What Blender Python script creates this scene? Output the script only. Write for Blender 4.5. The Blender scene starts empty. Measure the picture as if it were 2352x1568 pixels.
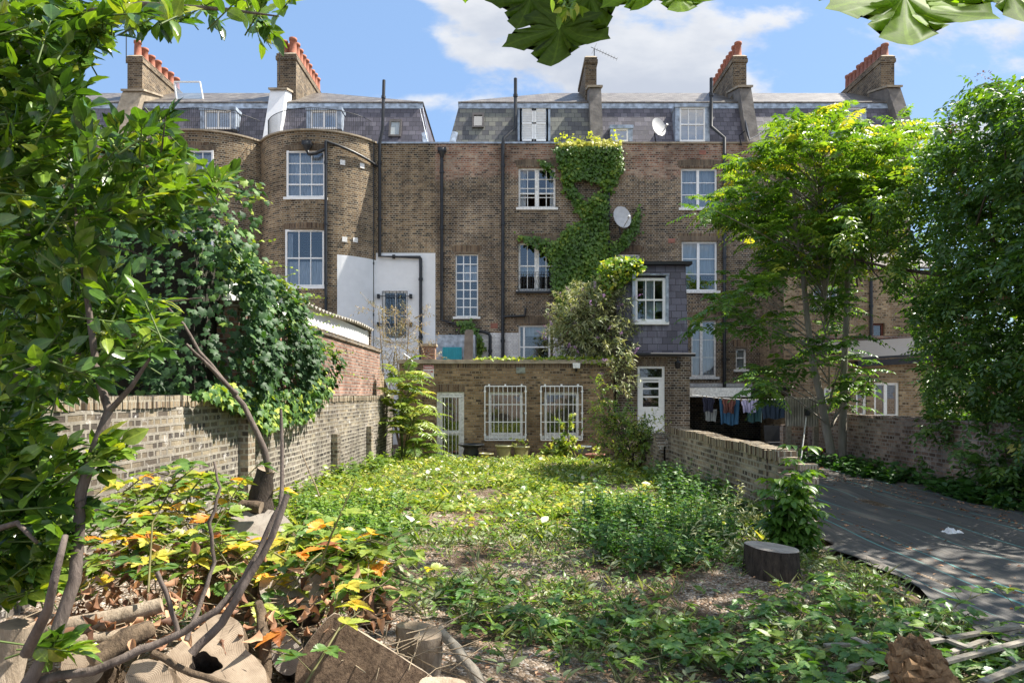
import bpy, bmesh, math, random
import numpy as np
from mathutils import Vector, Matrix
R = math.radians
S = bpy.context.scene
COL = S.collection
rng = np.random.default_rng(11)
random.seed(5)

# ---------------------------------------------------------------- camera, sky, sun, exposure
EYE = 1.5
cam = bpy.data.cameras.new("camera")
cam.lens = 24; cam.sensor_width = 36; cam.shift_y = 0.05145
cam.clip_start = 0.05; cam.clip_end = 2000
camo = bpy.data.objects.new("camera", cam); COL.objects.link(camo)
camo.location = (0, 0, EYE); camo.rotation_euler = (R(90), 0, 0)
S.camera = camo

SUN_EL, SUN_AZ = R(55), R(16)          # azimuth: from +X towards +Y (just behind the line of the terrace)
sun_dir = Vector((math.cos(SUN_EL)*math.cos(SUN_AZ), math.cos(SUN_EL)*math.sin(SUN_AZ), math.sin(SUN_EL)))
sl = bpy.data.lights.new("sun", 'SUN'); sl.energy = 4.7; sl.angle = R(0.5); sl.color = (1.0, 0.94, 0.84)
so = bpy.data.objects.new("sun", sl); COL.objects.link(so)
so.rotation_euler = (-sun_dir).to_track_quat('-Z', 'Y').to_euler()

S.view_settings.view_transform = 'Standard'
S.view_settings.look = 'None'
S.view_settings.exposure = 1.42
S.view_settings.gamma = 1.0
S.cycles.max_bounces = 8; S.cycles.transparent_max_bounces = 12
S.cycles.use_adaptive_sampling = True

class NT:
    """small helper for node trees"""
    def __init__(s, tree): s.t = tree; s.n = tree.nodes; s.l = tree.links
    def new(s, typ, **kw):
        n = s.n.new(typ)
        for k, v in kw.items(): setattr(n, k, v)
        return n
    def link(s, a, b): s.l.new(a, b)
    def setv(s, sock, v):
        if hasattr(v, 'is_linked') or isinstance(v, bpy.types.NodeSocket): s.l.new(v, sock)
        elif isinstance(v, (tuple, list)) and len(v) == 3 and sock.type == 'RGBA': sock.default_value = (*v, 1)
        else: sock.default_value = v
    def math(s, op, a, b=0.0, c=None, clamp=False):
        n = s.new('ShaderNodeMath', operation=op, use_clamp=clamp)
        s.setv(n.inputs[0], a); s.setv(n.inputs[1], b)
        if c is not None: s.setv(n.inputs[2], c)
        return n.outputs[0]
    def mix(s, f, a, b, mode='MIX'):
        n = s.new('ShaderNodeMix', data_type='RGBA', blend_type=mode)
        s.setv(n.inputs[0], f); s.setv(n.inputs[6], a); s.setv(n.inputs[7], b)
        return n.outputs[2]
    def noise(s, vec, scale, detail=4, rough=0.55, dist=0.0):
        n = s.new('ShaderNodeTexNoise'); n.inputs['Scale'].default_value = scale
        n.inputs['Detail'].default_value = detail; n.inputs['Roughness'].default_value = rough
        n.inputs['Distortion'].default_value = dist
        if vec is not None: s.link(vec, n.inputs['Vector'])
        return n.outputs['Fac']
    def ramp(s, f, stops, interp='LINEAR'):
        n = s.new('ShaderNodeValToRGB'); n.color_ramp.interpolation = interp
        e = n.color_ramp.elements
        while len(e) < len(stops): e.new(0.5)
        for i, (p, c) in enumerate(stops):
            e[i].position = p; e[i].color = (*c, 1) if len(c) == 3 else c
        s.setv(n.inputs[0], f)
        return n.outputs[0]
    def rng(s, f, a, b, c=0.0, d=1.0):
        n = s.new('ShaderNodeMapRange'); n.interpolation_type = 'SMOOTHSTEP'
        s.setv(n.inputs[0], f)
        for i, v in enumerate((a, b, c, d)): n.inputs[i+1].default_value = v
        return n.outputs[0]
    def mapping(s, vec, scale=(1, 1, 1), loc=(0, 0, 0)):
        n = s.new('ShaderNodeMapping'); s.link(vec, n.inputs['Vector'])
        n.inputs['Scale'].default_value = scale; n.inputs['Location'].default_value = loc
        return n.outputs[0]

world = bpy.data.worlds.new("World"); S.world = world; world.use_nodes = True
def make_sky():
    T = NT(world.node_tree); T.n.clear()
    out = T.new('ShaderNodeOutputWorld'); bg = T.new('ShaderNodeBackground')
    sky = T.new('ShaderNodeTexSky', sky_type='NISHITA'); sky.sun_disc = False
    sky.sun_elevation = SUN_EL; sky.sun_rotation = R(90) - SUN_AZ
    sky.air_density = 1.0; sky.dust_density = 0.6; sky.ozone_density = 2.0; sky.altitude = 50
    geo = T.new('ShaderNodeTexCoord')
    sep = T.new('ShaderNodeSeparateXYZ'); T.link(geo.outputs['Generated'], sep.inputs[0])
    x, y, z = sep.outputs
    # cumulus on a flat layer above the town: project the direction on the northern/eastern sky
    ya = T.math('MAXIMUM', T.math('ABSOLUTE', y), 0.12)
    u = T.math('DIVIDE', x, ya); v = T.math('DIVIDE', z, ya)
    cv = T.new('ShaderNodeCombineXYZ'); T.link(u, cv.inputs[0]); T.link(T.math('MULTIPLY', v, 1.9), cv.inputs[1]); T.setv(cv.inputs[2], 3.7)
    def dens(dv):
        c2 = T.new('ShaderNodeCombineXYZ'); T.link(u, c2.inputs[0])
        T.link(T.math('ADD', T.math('MULTIPLY', v, 1.9), dv), c2.inputs[1]); T.setv(c2.inputs[2], 3.7)
        n = T.noise(c2.outputs[0], 4.2, 9, 0.56, 0.15)
        # banks of cloud: (u, v, radius u, radius v, weight)
        tot = None
        for (bu, bv, ru, rv, w) in ((0.13, 0.535, 0.30, 0.075, .34), (-0.02, 0.53, 0.12, 0.06, .22), (0.22, 0.44, 0.26, 0.045, .32), (-0.17, 0.575, .04, .03, .0),
                                    (0.60, 0.55, 0.12, 0.05, .20), (-0.15, 0.425, 0.12, 0.03, .22), (0.62, 0.40, 0.2, 0.03, .2), (-.31, .60, .10, .03, .24),
                                    (0.72, 0.36, 0.2, 0.03, .2), (0.36, 0.53, 0.06, 0.04, .14), (-.62,.42,.2,.03,.1)):
            a = T.math('DIVIDE', T.math('SUBTRACT', u, bu), ru); b = T.math('DIVIDE', T.math('SUBTRACT', T.math('ADD', v, dv/1.9), bv), rv)
            d2 = T.math('ADD', T.math('MULTIPLY', a, a), T.math('MULTIPLY', b, b))
            g = T.math('MULTIPLY', T.math('POWER', 2.718, T.math('MULTIPLY', d2, -1.0)), w)
            tot = g if tot is None else T.math('ADD', tot, g)
        return T.math('ADD', n, T.math('MINIMUM', tot, .34))
    d0 = dens(0.0); d1 = dens(0.045)
    mask = T.rng(d0, 0.63, 0.76)
    thick = T.rng(d1, 0.58, 0.95)
    cloud = T.mix(thick, (4.35, 4.4, 4.5), (2.9, 3.1, 3.5))
    up = T.rng(z, 0.0, 0.10)
    fac = T.math('MULTIPLY', mask, T.math('MULTIPLY', up, 0.93))
    skyc = T.mix(0.6, sky.outputs[0], (1.7, 2.8, 4.7))
    col = T.mix(fac, skyc, cloud)
    # unseen bright clouds added behind the viewer, filling light onto the shaded house fronts
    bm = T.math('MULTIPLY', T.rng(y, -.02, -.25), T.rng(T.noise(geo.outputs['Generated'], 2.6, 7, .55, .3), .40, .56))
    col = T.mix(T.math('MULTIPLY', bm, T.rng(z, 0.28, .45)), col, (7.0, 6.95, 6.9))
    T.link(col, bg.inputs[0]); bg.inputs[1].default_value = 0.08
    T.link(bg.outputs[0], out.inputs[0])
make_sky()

# ---------------------------------------------------------------- helpers
FPX = 1568.0
def at(x, y, Y):
    """photo pixel (2352 wide) at distance Y -> point"""
    return Vector(((x-1176)/FPX*Y, Y, EYE + (905-y)/FPX*Y))
def atx(x, Y): return (x-1176)/FPX*Y
def atz(y, Y): return EYE + (905-y)/FPX*Y

def ground_z(x, y):
    x = np.asarray(x, float); y = np.asarray(y, float)
    g = -0.35*np.clip((y-7)/13, 0, 1.3)
    lane = np.clip((x-3.0)/.6, 0, 1)
    g = g*(1-lane) + (-0.12-0.0*y)*lane
    bump = .03*np.sin(x*2.1+y*.7)+.02*np.sin(x*4.3-y*3.1)+.02*np.sin(y*2.2+1.3)
    g = g + bump*(1-lane*.7)
    heap = np.exp(-((x+1.25)/1.15)**2-((y-2.9)/1.1)**2)*.22
    return g + heap

def thing(name, label, cat, loc=(0, 0, 0), group=None):
    o = bpy.data.objects.new(name, None); COL.objects.link(o)
    o.location = loc; o.empty_display_size = .3
    o['label'] = label; o['category'] = cat
    if group: o['group'] = group
    return o
def tag(o, label, cat, group=None):
    o['label'] = label; o['category'] = cat
    if group: o['group'] = group
    return o
def struct(o): o['kind'] = 'structure'; return o
def stuff(o): o['kind'] = 'stuff'; return o

def rootloc(p):
    v = Vector((0, 0, 0))
    while p is not None: v += p.location; p = p.parent
    return v

class MB:
    """collects polygons in world coordinates, builds ONE mesh"""
    def __init__(s): s.v = []; s.f = []; s.uv = []; s.mi = []; s.sm = []
    def face(s, pts, uv=None, m=0, sm=False):
        i = len(s.v); s.v.extend([tuple(p) for p in pts]); s.f.append(tuple(range(i, i+len(pts))))
        s.uv.append(uv); s.mi.append(m); s.sm.append(sm)
    def box(s, x0, x1, y0, y1, z0, z1, m=0):
        if x0 > x1: x0, x1 = x1, x0
        if y0 > y1: y0, y1 = y1, y0
        if z0 > z1: z0, z1 = z1, z0
        p = [(x0,y0,z0),(x1,y0,z0),(x1,y1,z0),(x0,y1,z0),(x0,y0,z1),(x1,y0,z1),(x1,y1,z1),(x0,y1,z1)]
        for q in ((0,1,5,4),(1,2,6,5),(2,3,7,6),(3,0,4,7),(4,5,6,7),(3,2,1,0)): s.face([p[k] for k in q], m=m)
    def hexa(s, p, m=0):
        for q in ((0,1,5,4),(1,2,6,5),(2,3,7,6),(3,0,4,7),(4,5,6,7),(3,2,1,0)): s.face([p[k] for k in q], m=m)
    def obox(s, a, b, w, h, up=(0,0,1), m=0):
        """a beam from a to b of width w and height h"""
        a = Vector(a); b = Vector(b); d = (b-a).normalized(); up = Vector(up)
        sd = d.cross(up)
        if sd.length < 1e-4: sd = d.cross(Vector((1,0,0)))
        sd = sd.normalized()*w/2; u = sd.cross(d).normalized()*h/2
        p = [a-sd-u, a+sd-u, b+sd-u, b-sd-u, a-sd+u, a+sd+u, b+sd+u, b-sd+u]
        s.hexa(p, m)
    def prism(s, poly, axis, c0, c1, m=0):
        """polygon in the two other axes, extruded along axis from c0 to c1"""
        def mk(p, c):
            if axis == 'x': return (c, p[0], p[1])
            if axis == 'y': return (p[0], c, p[1])
            return (p[0], p[1], c)
        n = len(poly)
        A = [mk(p, c0) for p in poly]; B = [mk(p, c1) for p in poly]
        s.face(A[::-1], m=m); s.face(B, m=m)
        for i in range(n): s.face([A[i], A[(i+1) % n], B[(i+1) % n], B[i]], m=m)
    def rings(s, rows, closed=True, m=0, sm=True, uvs=None, cap0=False, cap1=False, mcap=None):
        """rows: list of rings of points (shared verts)"""
        base = len(s.v); n = len(rows[0]); k = len(rows)
        for r in rows: s.v.extend([tuple(p) for p in r])
        L = 0.0; Ls = [0.0]
        for i in range(1, k):
            L += (Vector(rows[i][0])-Vector(rows[i-1][0])).length; Ls.append(L)
        circ = sum((Vector(rows[0][j])-Vector(rows[0][(j+1) % n])).length for j in range(n)) or 1
        circ = max(circ, .01)
        for i in range(k-1):
            for j in range(n if closed else n-1):
                j2 = (j+1) % n
                s.f.append((base+i*n+j, base+i*n+j2, base+(i+1)*n+j2, base+(i+1)*n+j))
                a, b = j/n*circ, (j+1)/n*circ
                s.uv.append(((a, Ls[i]), (b, Ls[i]), (b, Ls[i+1]), (a, Ls[i+1]))); s.mi.append(m); s.sm.append(sm)
        mc = m if mcap is None else mcap
        if cap0: s.face([rows[0][j] for j in range(n)][::-1], m=mc)
        if cap1: s.face([rows[-1][j] for j in range(n)], m=mc)
    def tube(s, pts, rad, n=8, m=0, cap=True, mcap=None, wob=0.0):
        pts = [Vector(p) for p in pts]; k = len(pts)
        if not hasattr(rad, '__len__'): rad = [rad]*k
        rows = []; prev = None
        for i in range(k):
            d = (pts[min(i+1, k-1)]-pts[max(i-1, 0)])
            d = d.normalized() if d.length > 1e-9 else Vector((0,0,1))
            if prev is None:
                a = d.cross(Vector((0,0,1)) if abs(d.z) < .9 else Vector((1,0,0))).normalized()
            else:
                a = (prev - d*prev.dot(d)).normalized()
            prev = a; b = d.cross(a)
            row = []
            for j in range(n):
                t = 2*math.pi*j/n; r = rad[i]*(1+wob*random.uniform(-1, 1))
                row.append(pts[i] + (a*math.cos(t)+b*math.sin(t))*r)
            rows.append(row)
        s.rings(rows, True, m, True, cap0=cap, cap1=cap, mcap=mcap)
    def lathe(s, prof, c=(0,0,0), n=20, m=0, cap=True):
        rows = [[(c[0]+r*math.cos(2*math.pi*j/n), c[1]+r*math.sin(2*math.pi*j/n), c[2]+z) for j in range(n)] for r, z in prof]
        s.rings(rows, True, m, True, cap0=cap, cap1=cap)
    def build(s, name, mats, parent=None, loc=None):
        if not isinstance(mats, (list, tuple)): mats = [mats]
        off = rootloc(parent) if parent is not None else Vector((0,0,0))
        if loc is not None: off = off + Vector(loc)
        me = bpy.data.meshes.new(name)
        me.from_pydata([(v[0]-off.x, v[1]-off.y, v[2]-off.z) for v in s.v], [], s.f)
        for mt in mats: me.materials.append(mt)
        me.polygons.foreach_set('material_index', s.mi)
        me.polygons.foreach_set('use_smooth', s.sm)
        uvl = me.uv_layers.new(name='uv')
        out = []
        for f, uv in zip(s.f, s.uv):
            if uv is not None: out.extend([c for q in uv for c in q]); continue
            P = [s.v[i] for i in f]
            nx = ny = nz = 0.0
            for i in range(len(P)):
                a = P[i]; b = P[(i+1) % len(P)]
                nx += (a[1]-b[1])*(a[2]+b[2]); ny += (a[2]-b[2])*(a[0]+b[0]); nz += (a[0]-b[0])*(a[1]+b[1])
            nx, ny, nz = abs(nx), abs(ny), abs(nz)
            for p in P:
                if nz > nx and nz > ny: out.extend((p[0], p[1]))
                elif nx > ny: out.extend((p[1], p[2]))
                else: out.extend((p[0], p[2]))
        uvl.data.foreach_set('uv', out)
        me.update()
        o = bpy.data.objects.new(name, me); COL.objects.link(o)
        if parent is not None: o.parent = parent
        if loc is not None: o.location = loc
        return o

def wall_grid(mb, fm, u0, u1, z0, z1, holes=(), depth=.12, extra_u=(), m=0, mrev=None, extra_z=()):
    """front face with openings; fm(u, z, d) -> point, d = depth behind the face"""
    us = sorted(set([u0, u1] + [h[0] for h in holes] + [h[1] for h in holes] + [u for u in extra_u if u0 < u < u1]))
    zs = sorted(set([z0, z1] + [h[2] for h in holes] + [h[3] for h in holes] + [z for z in extra_z if z0 < z < z1]))
    for i in range(len(us)-1):
        for j in range(len(zs)-1):
            a, b, c, d = us[i], us[i+1], zs[j], zs[j+1]
            um, zm = (a+b)/2, (c+d)/2
            if any(h[0] < um < h[1] and h[2] < zm < h[3] for h in holes): continue
            mb.face([fm(a, c, 0), fm(b, c, 0), fm(b, d, 0), fm(a, d, 0)], uv=[(a, c), (b, c), (b, d), (a, d)], m=m(um, zm) if callable(m) else m)
    mr = (0 if callable(m) else m) if mrev is None else mrev
    for (a, b, c, d) in holes:
        hu = [u for u in us if a <= u <= b]
        for k in range(len(hu)-1):
            p, q = hu[k], hu[k+1]
            mb.face([fm(p, d, 0), fm(q, d, 0), fm(q, d, depth), fm(p, d, depth)], uv=[(p, d), (q, d), (q, d+depth), (p, d+depth)], m=mr)
            mb.face([fm(q, c, 0), fm(p, c, 0), fm(p, c, depth), fm(q, c, depth)], uv=[(q, c), (p, c), (p, c-depth), (q, c-depth)], m=mr)
        mb.face([fm(a, c, 0), fm(a, d, 0), fm(a, d, depth), fm(a, c, depth)], uv=[(a, c), (a, d), (a-depth, d), (a-depth, c)], m=mr)
        mb.face([fm(b, d, 0), fm(b, c, 0), fm(b, c, depth), fm(b, d, depth)], uv=[(b, d), (b, c), (b+depth, c), (b+depth, d)], m=mr)

# ---------------------------------------------------------------- materials
def mat(name):
    m = bpy.data.materials.new(name); m.use_nodes = True
    T = NT(m.node_tree); p = T.n['Principled BSDF']
    return m, T, p
def plain(name, col, rough=.6, metal=0.0, var=.12, scale=6.0, bump=0.0, spec=.4):
    m, T, p = mat(name)
    tc = T.new('ShaderNodeTexCoord')
    n = T.noise(tc.outputs['Object'], scale, 6, .6)
    lo = tuple(c*(1-var*1.6) for c in col); hi = tuple(min(1, c*(1+var)) for c in col)
    T.link(T.ramp(n, [(.3, lo), (.7, hi)]), p.inputs['Base Color'])
    p.inputs['Roughness'].default_value = rough; p.inputs['Metallic'].default_value = metal
    p.inputs['Specular IOR Level'].default_value = spec
    if bump:
        b = T.new('ShaderNodeBump'); b.inputs['Strength'].default_value = bump; b.inputs['Distance'].default_value = .02
        T.link(T.noise(tc.outputs['Object'], scale*4, 6, .65), b.inputs['Height']); T.link(b.outputs[0], p.inputs['Normal'])
    return m

def brick_mat(name, cols, mortar, bw=.225, rh=.075, ms=.011, top=None, soot=.5, bump=.5, wash=None, sootscale=.5, var=1.0):
    """cols: 4 brick colours; top: (height, colours) another brick above that height; wash: patches of lime or paint"""
    m, T, p = mat(name)
    uv = T.new('ShaderNodeUVMap'); uv.uv_map = 'uv'
    # wobble of the courses
    wn = T.new('ShaderNodeTexNoise'); wn.inputs['Scale'].default_value = 2.3; wn.inputs['Detail'].default_value = 2
    T.link(uv.outputs[0], wn.inputs['Vector'])
    sub = T.new('ShaderNodeVectorMath', operation='SUBTRACT'); T.link(wn.outputs['Color'], sub.inputs[0]); sub.inputs[1].default_value = (.5, .5, .5)
    sc = T.new('ShaderNodeVectorMath', operation='SCALE'); T.link(sub.outputs[0], sc.inputs[0]); sc.inputs['Scale'].default_value = .02
    add = T.new('ShaderNodeVectorMath', operation='ADD'); T.link(uv.outputs[0], add.inputs[0]); T.link(sc.outputs[0], add.inputs[1])
    vec = add.outputs[0]
    def bk(c1, c2, seedx):
        b = T.new('ShaderNodeTexBrick'); b.offset = .5; b.squash = 0.5; b.squash_frequency = 2
        mp = T.mapping(vec, loc=(seedx, 0, 0)) if seedx else vec
        T.link(mp, b.inputs['Vector'])
        T.setv(b.inputs['Color1'], c1); T.setv(b.inputs['Color2'], c2); T.setv(b.inputs['Mortar'], mortar)
        b.inputs['Scale'].default_value = 1; b.inputs['Mortar Size'].default_value = ms; b.inputs['Mortar Smooth'].default_value = .25
        b.inputs['Brick Width'].default_value = bw; b.inputs['Row Height'].default_value = rh; b.inputs['Bias'].default_value = 0
        return b
    # per-brick random picks: brick-cell noise
    cell = T.new('ShaderNodeTexWhiteNoise', noise_dimensions='2D')
    sp = T.new('ShaderNodeSeparateXYZ'); T.link(vec, sp.inputs[0])
    row = T.math('FLOOR', T.math('DIVIDE', sp.outputs[1], rh))
    cx = T.math('FLOOR', T.math('ADD', T.math('DIVIDE', sp.outputs[0], bw*.75), T.math('MULTIPLY', row, .37)))
    cc = T.new('ShaderNodeCombineXYZ'); T.link(cx, cc.inputs[0]); T.link(row, cc.inputs[1]); T.link(cc.outputs[0], cell.inputs['Vector'])
    def pal(cs):
        return T.ramp(cell.outputs['Value'], [(0, cs[0]), (.28, cs[1]), (.62, cs[2]), (1, cs[3])])
    col = pal(cols)
    big = T.noise(vec, .55, 5, .6)
    if top is not None:
        h, tcols = top
        hn = T.math('ADD', sp.outputs[1], T.math('MULTIPLY', T.math('SUBTRACT', T.noise(vec, .9, 3), .5), 1.3))
        col = T.mix(T.rng(hn, h-.12, h+.12), col, pal(tcols))
    b1 = bk((1, 1, 1), (.72, .72, .75), 0)
    b1.inputs['Mortar'].default_value = (0, 0, 0, 1)
    fac = b1.outputs['Fac']
    col = T.mix(1.0, col, b1.outputs['Color'], 'MULTIPLY')
    sn = T.noise(vec, sootscale, 7, .65, .6)
    dark = T.ramp(sn, [(.35, (1-soot,)*3), (.62, (1.12, 1.12, 1.12))])
    mort = T.mix(T.noise(vec, 3.0, 5), mortar, tuple(c*.55 for c in mortar))
    col = T.mix(fac, col, mort)
    col = T.mix(1.0, col, dark, 'MULTIPLY')
    stk = T.noise(T.mapping(vec, scale=(1.6, .22, 1)), 1.0, 6, .62, .4)
    col = T.mix(1.0, col, T.ramp(stk, [(.3, (.70, .69, .70)), (.62, (1.12, 1.11, 1.08))]), 'MULTIPLY')
    fine = T.noise(vec, 40, 4, .7)
    col = T.mix(1.0, col, T.ramp(fine, [(.25, (.72, .72, .72)), (.75, (1.22, 1.22, 1.22))]), 'MULTIPLY')
    if wash is not None:
        wc, amt, wscale = wash
        w = T.rng(T.noise(vec, wscale, 8, .72, .5), 1-amt-.06, 1-amt+.10)
        col = T.mix(w, col, wc)
    T.link(col, p.inputs['Base Color']); p.inputs['Roughness'].default_value = .9; p.inputs['Specular IOR Level'].default_value = .2
    bp = T.new('ShaderNodeBump'); bp.inputs['Strength'].default_value = bump; bp.inputs['Distance'].default_value = .012
    hgt = T.math('ADD', T.math('SUBTRACT', 1.0, fac), T.math('MULTIPLY', fine, .35))
    hgt = T.math('ADD', hgt, T.math('MULTIPLY', cell.outputs['Value'], .35))
    T.link(hgt, bp.inputs['Height']); T.link(bp.outputs[0], p.inputs['Normal'])
    return m

def slate_mat(name, cols, bw=.26, rh=.2, light=None):
    m, T, p = mat(name)
    uv = T.new('ShaderNodeUVMap'); uv.uv_map = 'uv'
    b = T.new('ShaderNodeTexBrick'); b.offset = .5
    T.link(uv.outputs[0], b.inputs['Vector'])
    T.setv(b.inputs['Color1'], (0, 0, 0)); T.setv(b.inputs['Color2'], (1, 1, 1)); T.setv(b.inputs['Mortar'], (.5, .5, .5))
    b.inputs['Scale'].default_value = 1; b.inputs['Mortar Size'].default_value = .007; b.inputs['Mortar Smooth'].default_value = .1
    b.inputs['Brick Width'].default_value = bw; b.inputs['Row Height'].default_value = rh
    sp = T.new('ShaderNodeSeparateXYZ'); T.link(uv.outputs[0], sp.inputs[0])
    n = T.noise(uv.outputs[0], 1.1, 6, .6)
    f = T.math('ADD', T.math('MULTIPLY', b.outputs['Color'], .55), T.math('MULTIPLY', n, .45))
    col = T.ramp(f, [(.1, cols[0]), (.45, cols[1]), (.65, cols[2]), (.95, cols[3])])
    fn = T.noise(uv.outputs[0], 30, 5, .7)
    col = T.mix(1, col, T.ramp(fn, [(.3, (.75, .75, .75)), (.7, (1.2, 1.2, 1.2))]), 'MULTIPLY')
    if light is not None:
        st = T.mapping(uv.outputs[0], scale=(3.5, .5, 1))
        col = T.mix(T.rng(T.noise(st, 2.0, 5, .6), .56, .72), col, light)
    col = T.mix(b.outputs['Fac'], col, tuple(c*.25 for c in cols[0]))
    T.link(col, p.inputs['Base Color']); p.inputs['Roughness'].default_value = .5; p.inputs['Specular IOR Level'].default_value = .5
    fr = T.math('FRACT', T.math('DIVIDE', sp.outputs[1], rh))
    h = T.math('ADD', T.math('SUBTRACT', 1, fr), T.math('MULTIPLY', b.outputs['Color'], .35))
    bp = T.new('ShaderNodeBump'); bp.inputs['Strength'].default_value = .6; bp.inputs['Distance'].default_value = .012
    T.link(h, bp.inputs['Height']); T.link(bp.outputs[0], p.inputs['Normal'])
    return m

def glass_mat(name, tint=(.9, .95, 1), refl=.16):
    m, T, p = mat(name)
    tr = T.new('ShaderNodeBsdfTransparent'); tr.inputs[0].default_value = (*[c*.92 for c in tint], 1)
    gl = T.new('ShaderNodeBsdfGlossy'); gl.inputs['Roughness'].default_value = .02; gl.inputs['Color'].default_value = (1, 1, 1, 1)
    tc = T.new('ShaderNodeTexCoord')
    bp = T.new('ShaderNodeBump'); bp.inputs['Strength'].default_value = .08; bp.inputs['Distance'].default_value = .05
    T.link(T.noise(tc.outputs['Object'], 1.7, 2), bp.inputs['Height']); T.link(bp.outputs[0], gl.inputs['Normal'])
    lw = T.new('ShaderNodeLayerWeight'); lw.inputs['Blend'].default_value = .35
    f = T.math('ADD', T.math('MULTIPLY', lw.outputs['Fresnel'], .8), refl, clamp=True)
    mx = T.new('ShaderNodeMixShader'); T.link(f, mx.inputs[0]); T.link(tr.outputs[0], mx.inputs[1]); T.link(gl.outputs[0], mx.inputs[2])
    T.link(mx.outputs[0], T.n['Material Output'].inputs[0])
    return m

LIFT = (1.5, 1.3, 1.3)
def leaf_mat(name, stops, rough=.4, trans=.35, spec=.5, tcol=(1.25, 1.35, .35), veins=None, blotch=0):
    m, T, p = mat(name)
    a = T.new('ShaderNodeAttribute', attribute_name='tint')
    stops = [(q, tuple(min(.7, c*k) for c, k in zip(cc, LIFT))) for q, cc in stops]
    col = T.ramp(a.outputs['Fac'], stops)
    tc = T.new('ShaderNodeTexCoord')
    if blotch: col = T.mix(T.math('MULTIPLY', T.rng(T.noise(tc.outputs['Object'], 38, 4, .6), .58, .68), blotch), col, (.16, .085, .035))
    if veins:
        lu = T.new('ShaderNodeAttribute', attribute_name='luv'); sp = T.new('ShaderNodeSeparateXYZ'); T.link(lu.outputs['Vector'], sp.inputs[0]); lx, ly = sp.outputs[0], sp.outputs[1]
        if veins == 'palm':
            an = T.math('ARCTAN2', T.math('ABSOLUTE', lx), ly); v_ = None
            for a_ in (0.0, .907, 1.95):
                d_ = T.rng(T.math('ABSOLUTE', T.math('SUBTRACT', an, a_)), .012, .035, 1, 0); v_ = d_ if v_ is None else T.math('MAXIMUM', v_, d_)
            w_ = T.math('FRACT', T.math('ADD', T.math('MULTIPLY', T.math('ABSOLUTE', lx), 9), T.math('MULTIPLY', ly, 7)))
            v_ = T.math('MAXIMUM', v_, T.math('MULTIPLY', T.rng(T.math('ABSOLUTE', T.math('SUBTRACT', w_, .5)), .03, .09, 1, 0), .35))
        else:
            v_ = T.rng(T.math('ABSOLUTE', lx), .008, .035, 1, 0)
            if veins == 'side':
                w_ = T.math('FRACT', T.math('MULTIPLY', T.math('SUBTRACT', ly, T.math('MULTIPLY', T.math('ABSOLUTE', lx), .9)), 7.5))
                v_ = T.math('MAXIMUM', v_, T.math('MULTIPLY', T.rng(T.math('ABSOLUTE', T.math('SUBTRACT', w_, .5)), .05, .16, 1, 0), .55))
        col = T.mix(T.math('MULTIPLY', v_, .5), col, T.mix(1, col, (1.9, 1.75, 1.7), 'MULTIPLY'))
    col = T.mix(1, col, T.ramp(T.noise(tc.outputs['Object'], 60, 3), [(.3, (.8, .8, .8)), (.7, (1.15, 1.15, 1.15))]), 'MULTIPLY')
    T.link(col, p.inputs['Base Color']); p.inputs['Roughness'].default_value = rough
    p.inputs['Specular IOR Level'].default_value = spec
    tl = T.new('ShaderNodeBsdfTranslucent')
    T.link(T.mix(1, col, tcol, 'MULTIPLY'), tl.inputs[0])
    mx = T.new('ShaderNodeMixShader'); mx.inputs[0].default_value = trans
    T.link(p.outputs[0], mx.inputs[1]); T.link(tl.outputs[0], mx.inputs[2])
    T.link(mx.outputs[0], T.n['Material Output'].inputs[0])
    return m

M = {}
stock = [(.036, .028, .024), (.13, .086, .054), (.215, .145, .086), (.32, .225, .13)]
rosy = [(.12, .075, .06), (.36, .17, .11), (.42, .25, .165), (.52, .37, .27)]
M['brick_plain'] = brick_mat('stock_brick_rear', stock, (.50, .45, .37), top=(9.75, rosy), soot=.5, wash=((.42, .36, .28), .22, 1.1))
M['brick_bow'] = brick_mat('stock_brick_bow', [(.048, .036, .028), (.165, .107, .062), (.27, .178, .097), (.37, .26, .145)], (.50, .45, .35), soot=.38)
M['brick_ext'] = brick_mat('reclaimed_yellow_brick', [(.085, .06, .042), (.27, .175, .09), (.37, .245, .13), (.46, .33, .19)], (.34, .28, .2), soot=.3, ms=.012, wash=((.5, .45, .38), .27, 1.6))
M['brick_wall_old'] = brick_mat('old_garden_wall_brick', [(.05, .045, .042), (.11, .092, .08), (.17, .145, .12), (.30, .26, .22)], (.42, .38, .32), top=(.72, [(.075, .065, .06), (.17, .14, .11), (.28, .225, .15), (.42, .36, .27)]), soot=.55, ms=.017, bump=1.0, wash=((.62, .59, .56), .38, 7.0))
M['brick_wall_dark'] = brick_mat('sooty_garden_wall_brick', [(.075, .062, .052), (.19, .145, .105), (.29, .225, .155), (.42, .35, .26)], (.42, .38, .31), soot=.5, ms=.015, bump=1.0, wash=((.42, .40, .38), .36, 2.6))
M['brick_red'] = brick_mat('red_brick', [(.16, .085, .065), (.30, .15, .105), (.38, .20, .14), (.44, .29, .23)], (.40, .36, .32), soot=.3, ms=.012, bump=.8, wash=((.5, .45, .42), .30, 3.0))
M['brick_lane'] = brick_mat('lane_wall_brick', [(.13, .09, .07), (.27, .18, .135), (.36, .255, .195), (.46, .37, .31)], (.42, .38, .34), soot=.45, ms=.012, bump=.8, wash=((.42, .38, .36), .33, 1.7))
M['brick_yellow'] = brick_mat('yellow_brick', [(.13, .09, .055), (.27, .18, .10), (.36, .25, .145), (.44, .33, .2)], (.42, .36, .27), soot=.3)
M['brick_dark'] = brick_mat('dark_stock_brick', [(.045, .036, .031), (.11, .08, .058), (.18, .13, .086), (.26, .19, .125)], (.44, .40, .34), soot=.5)
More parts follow.
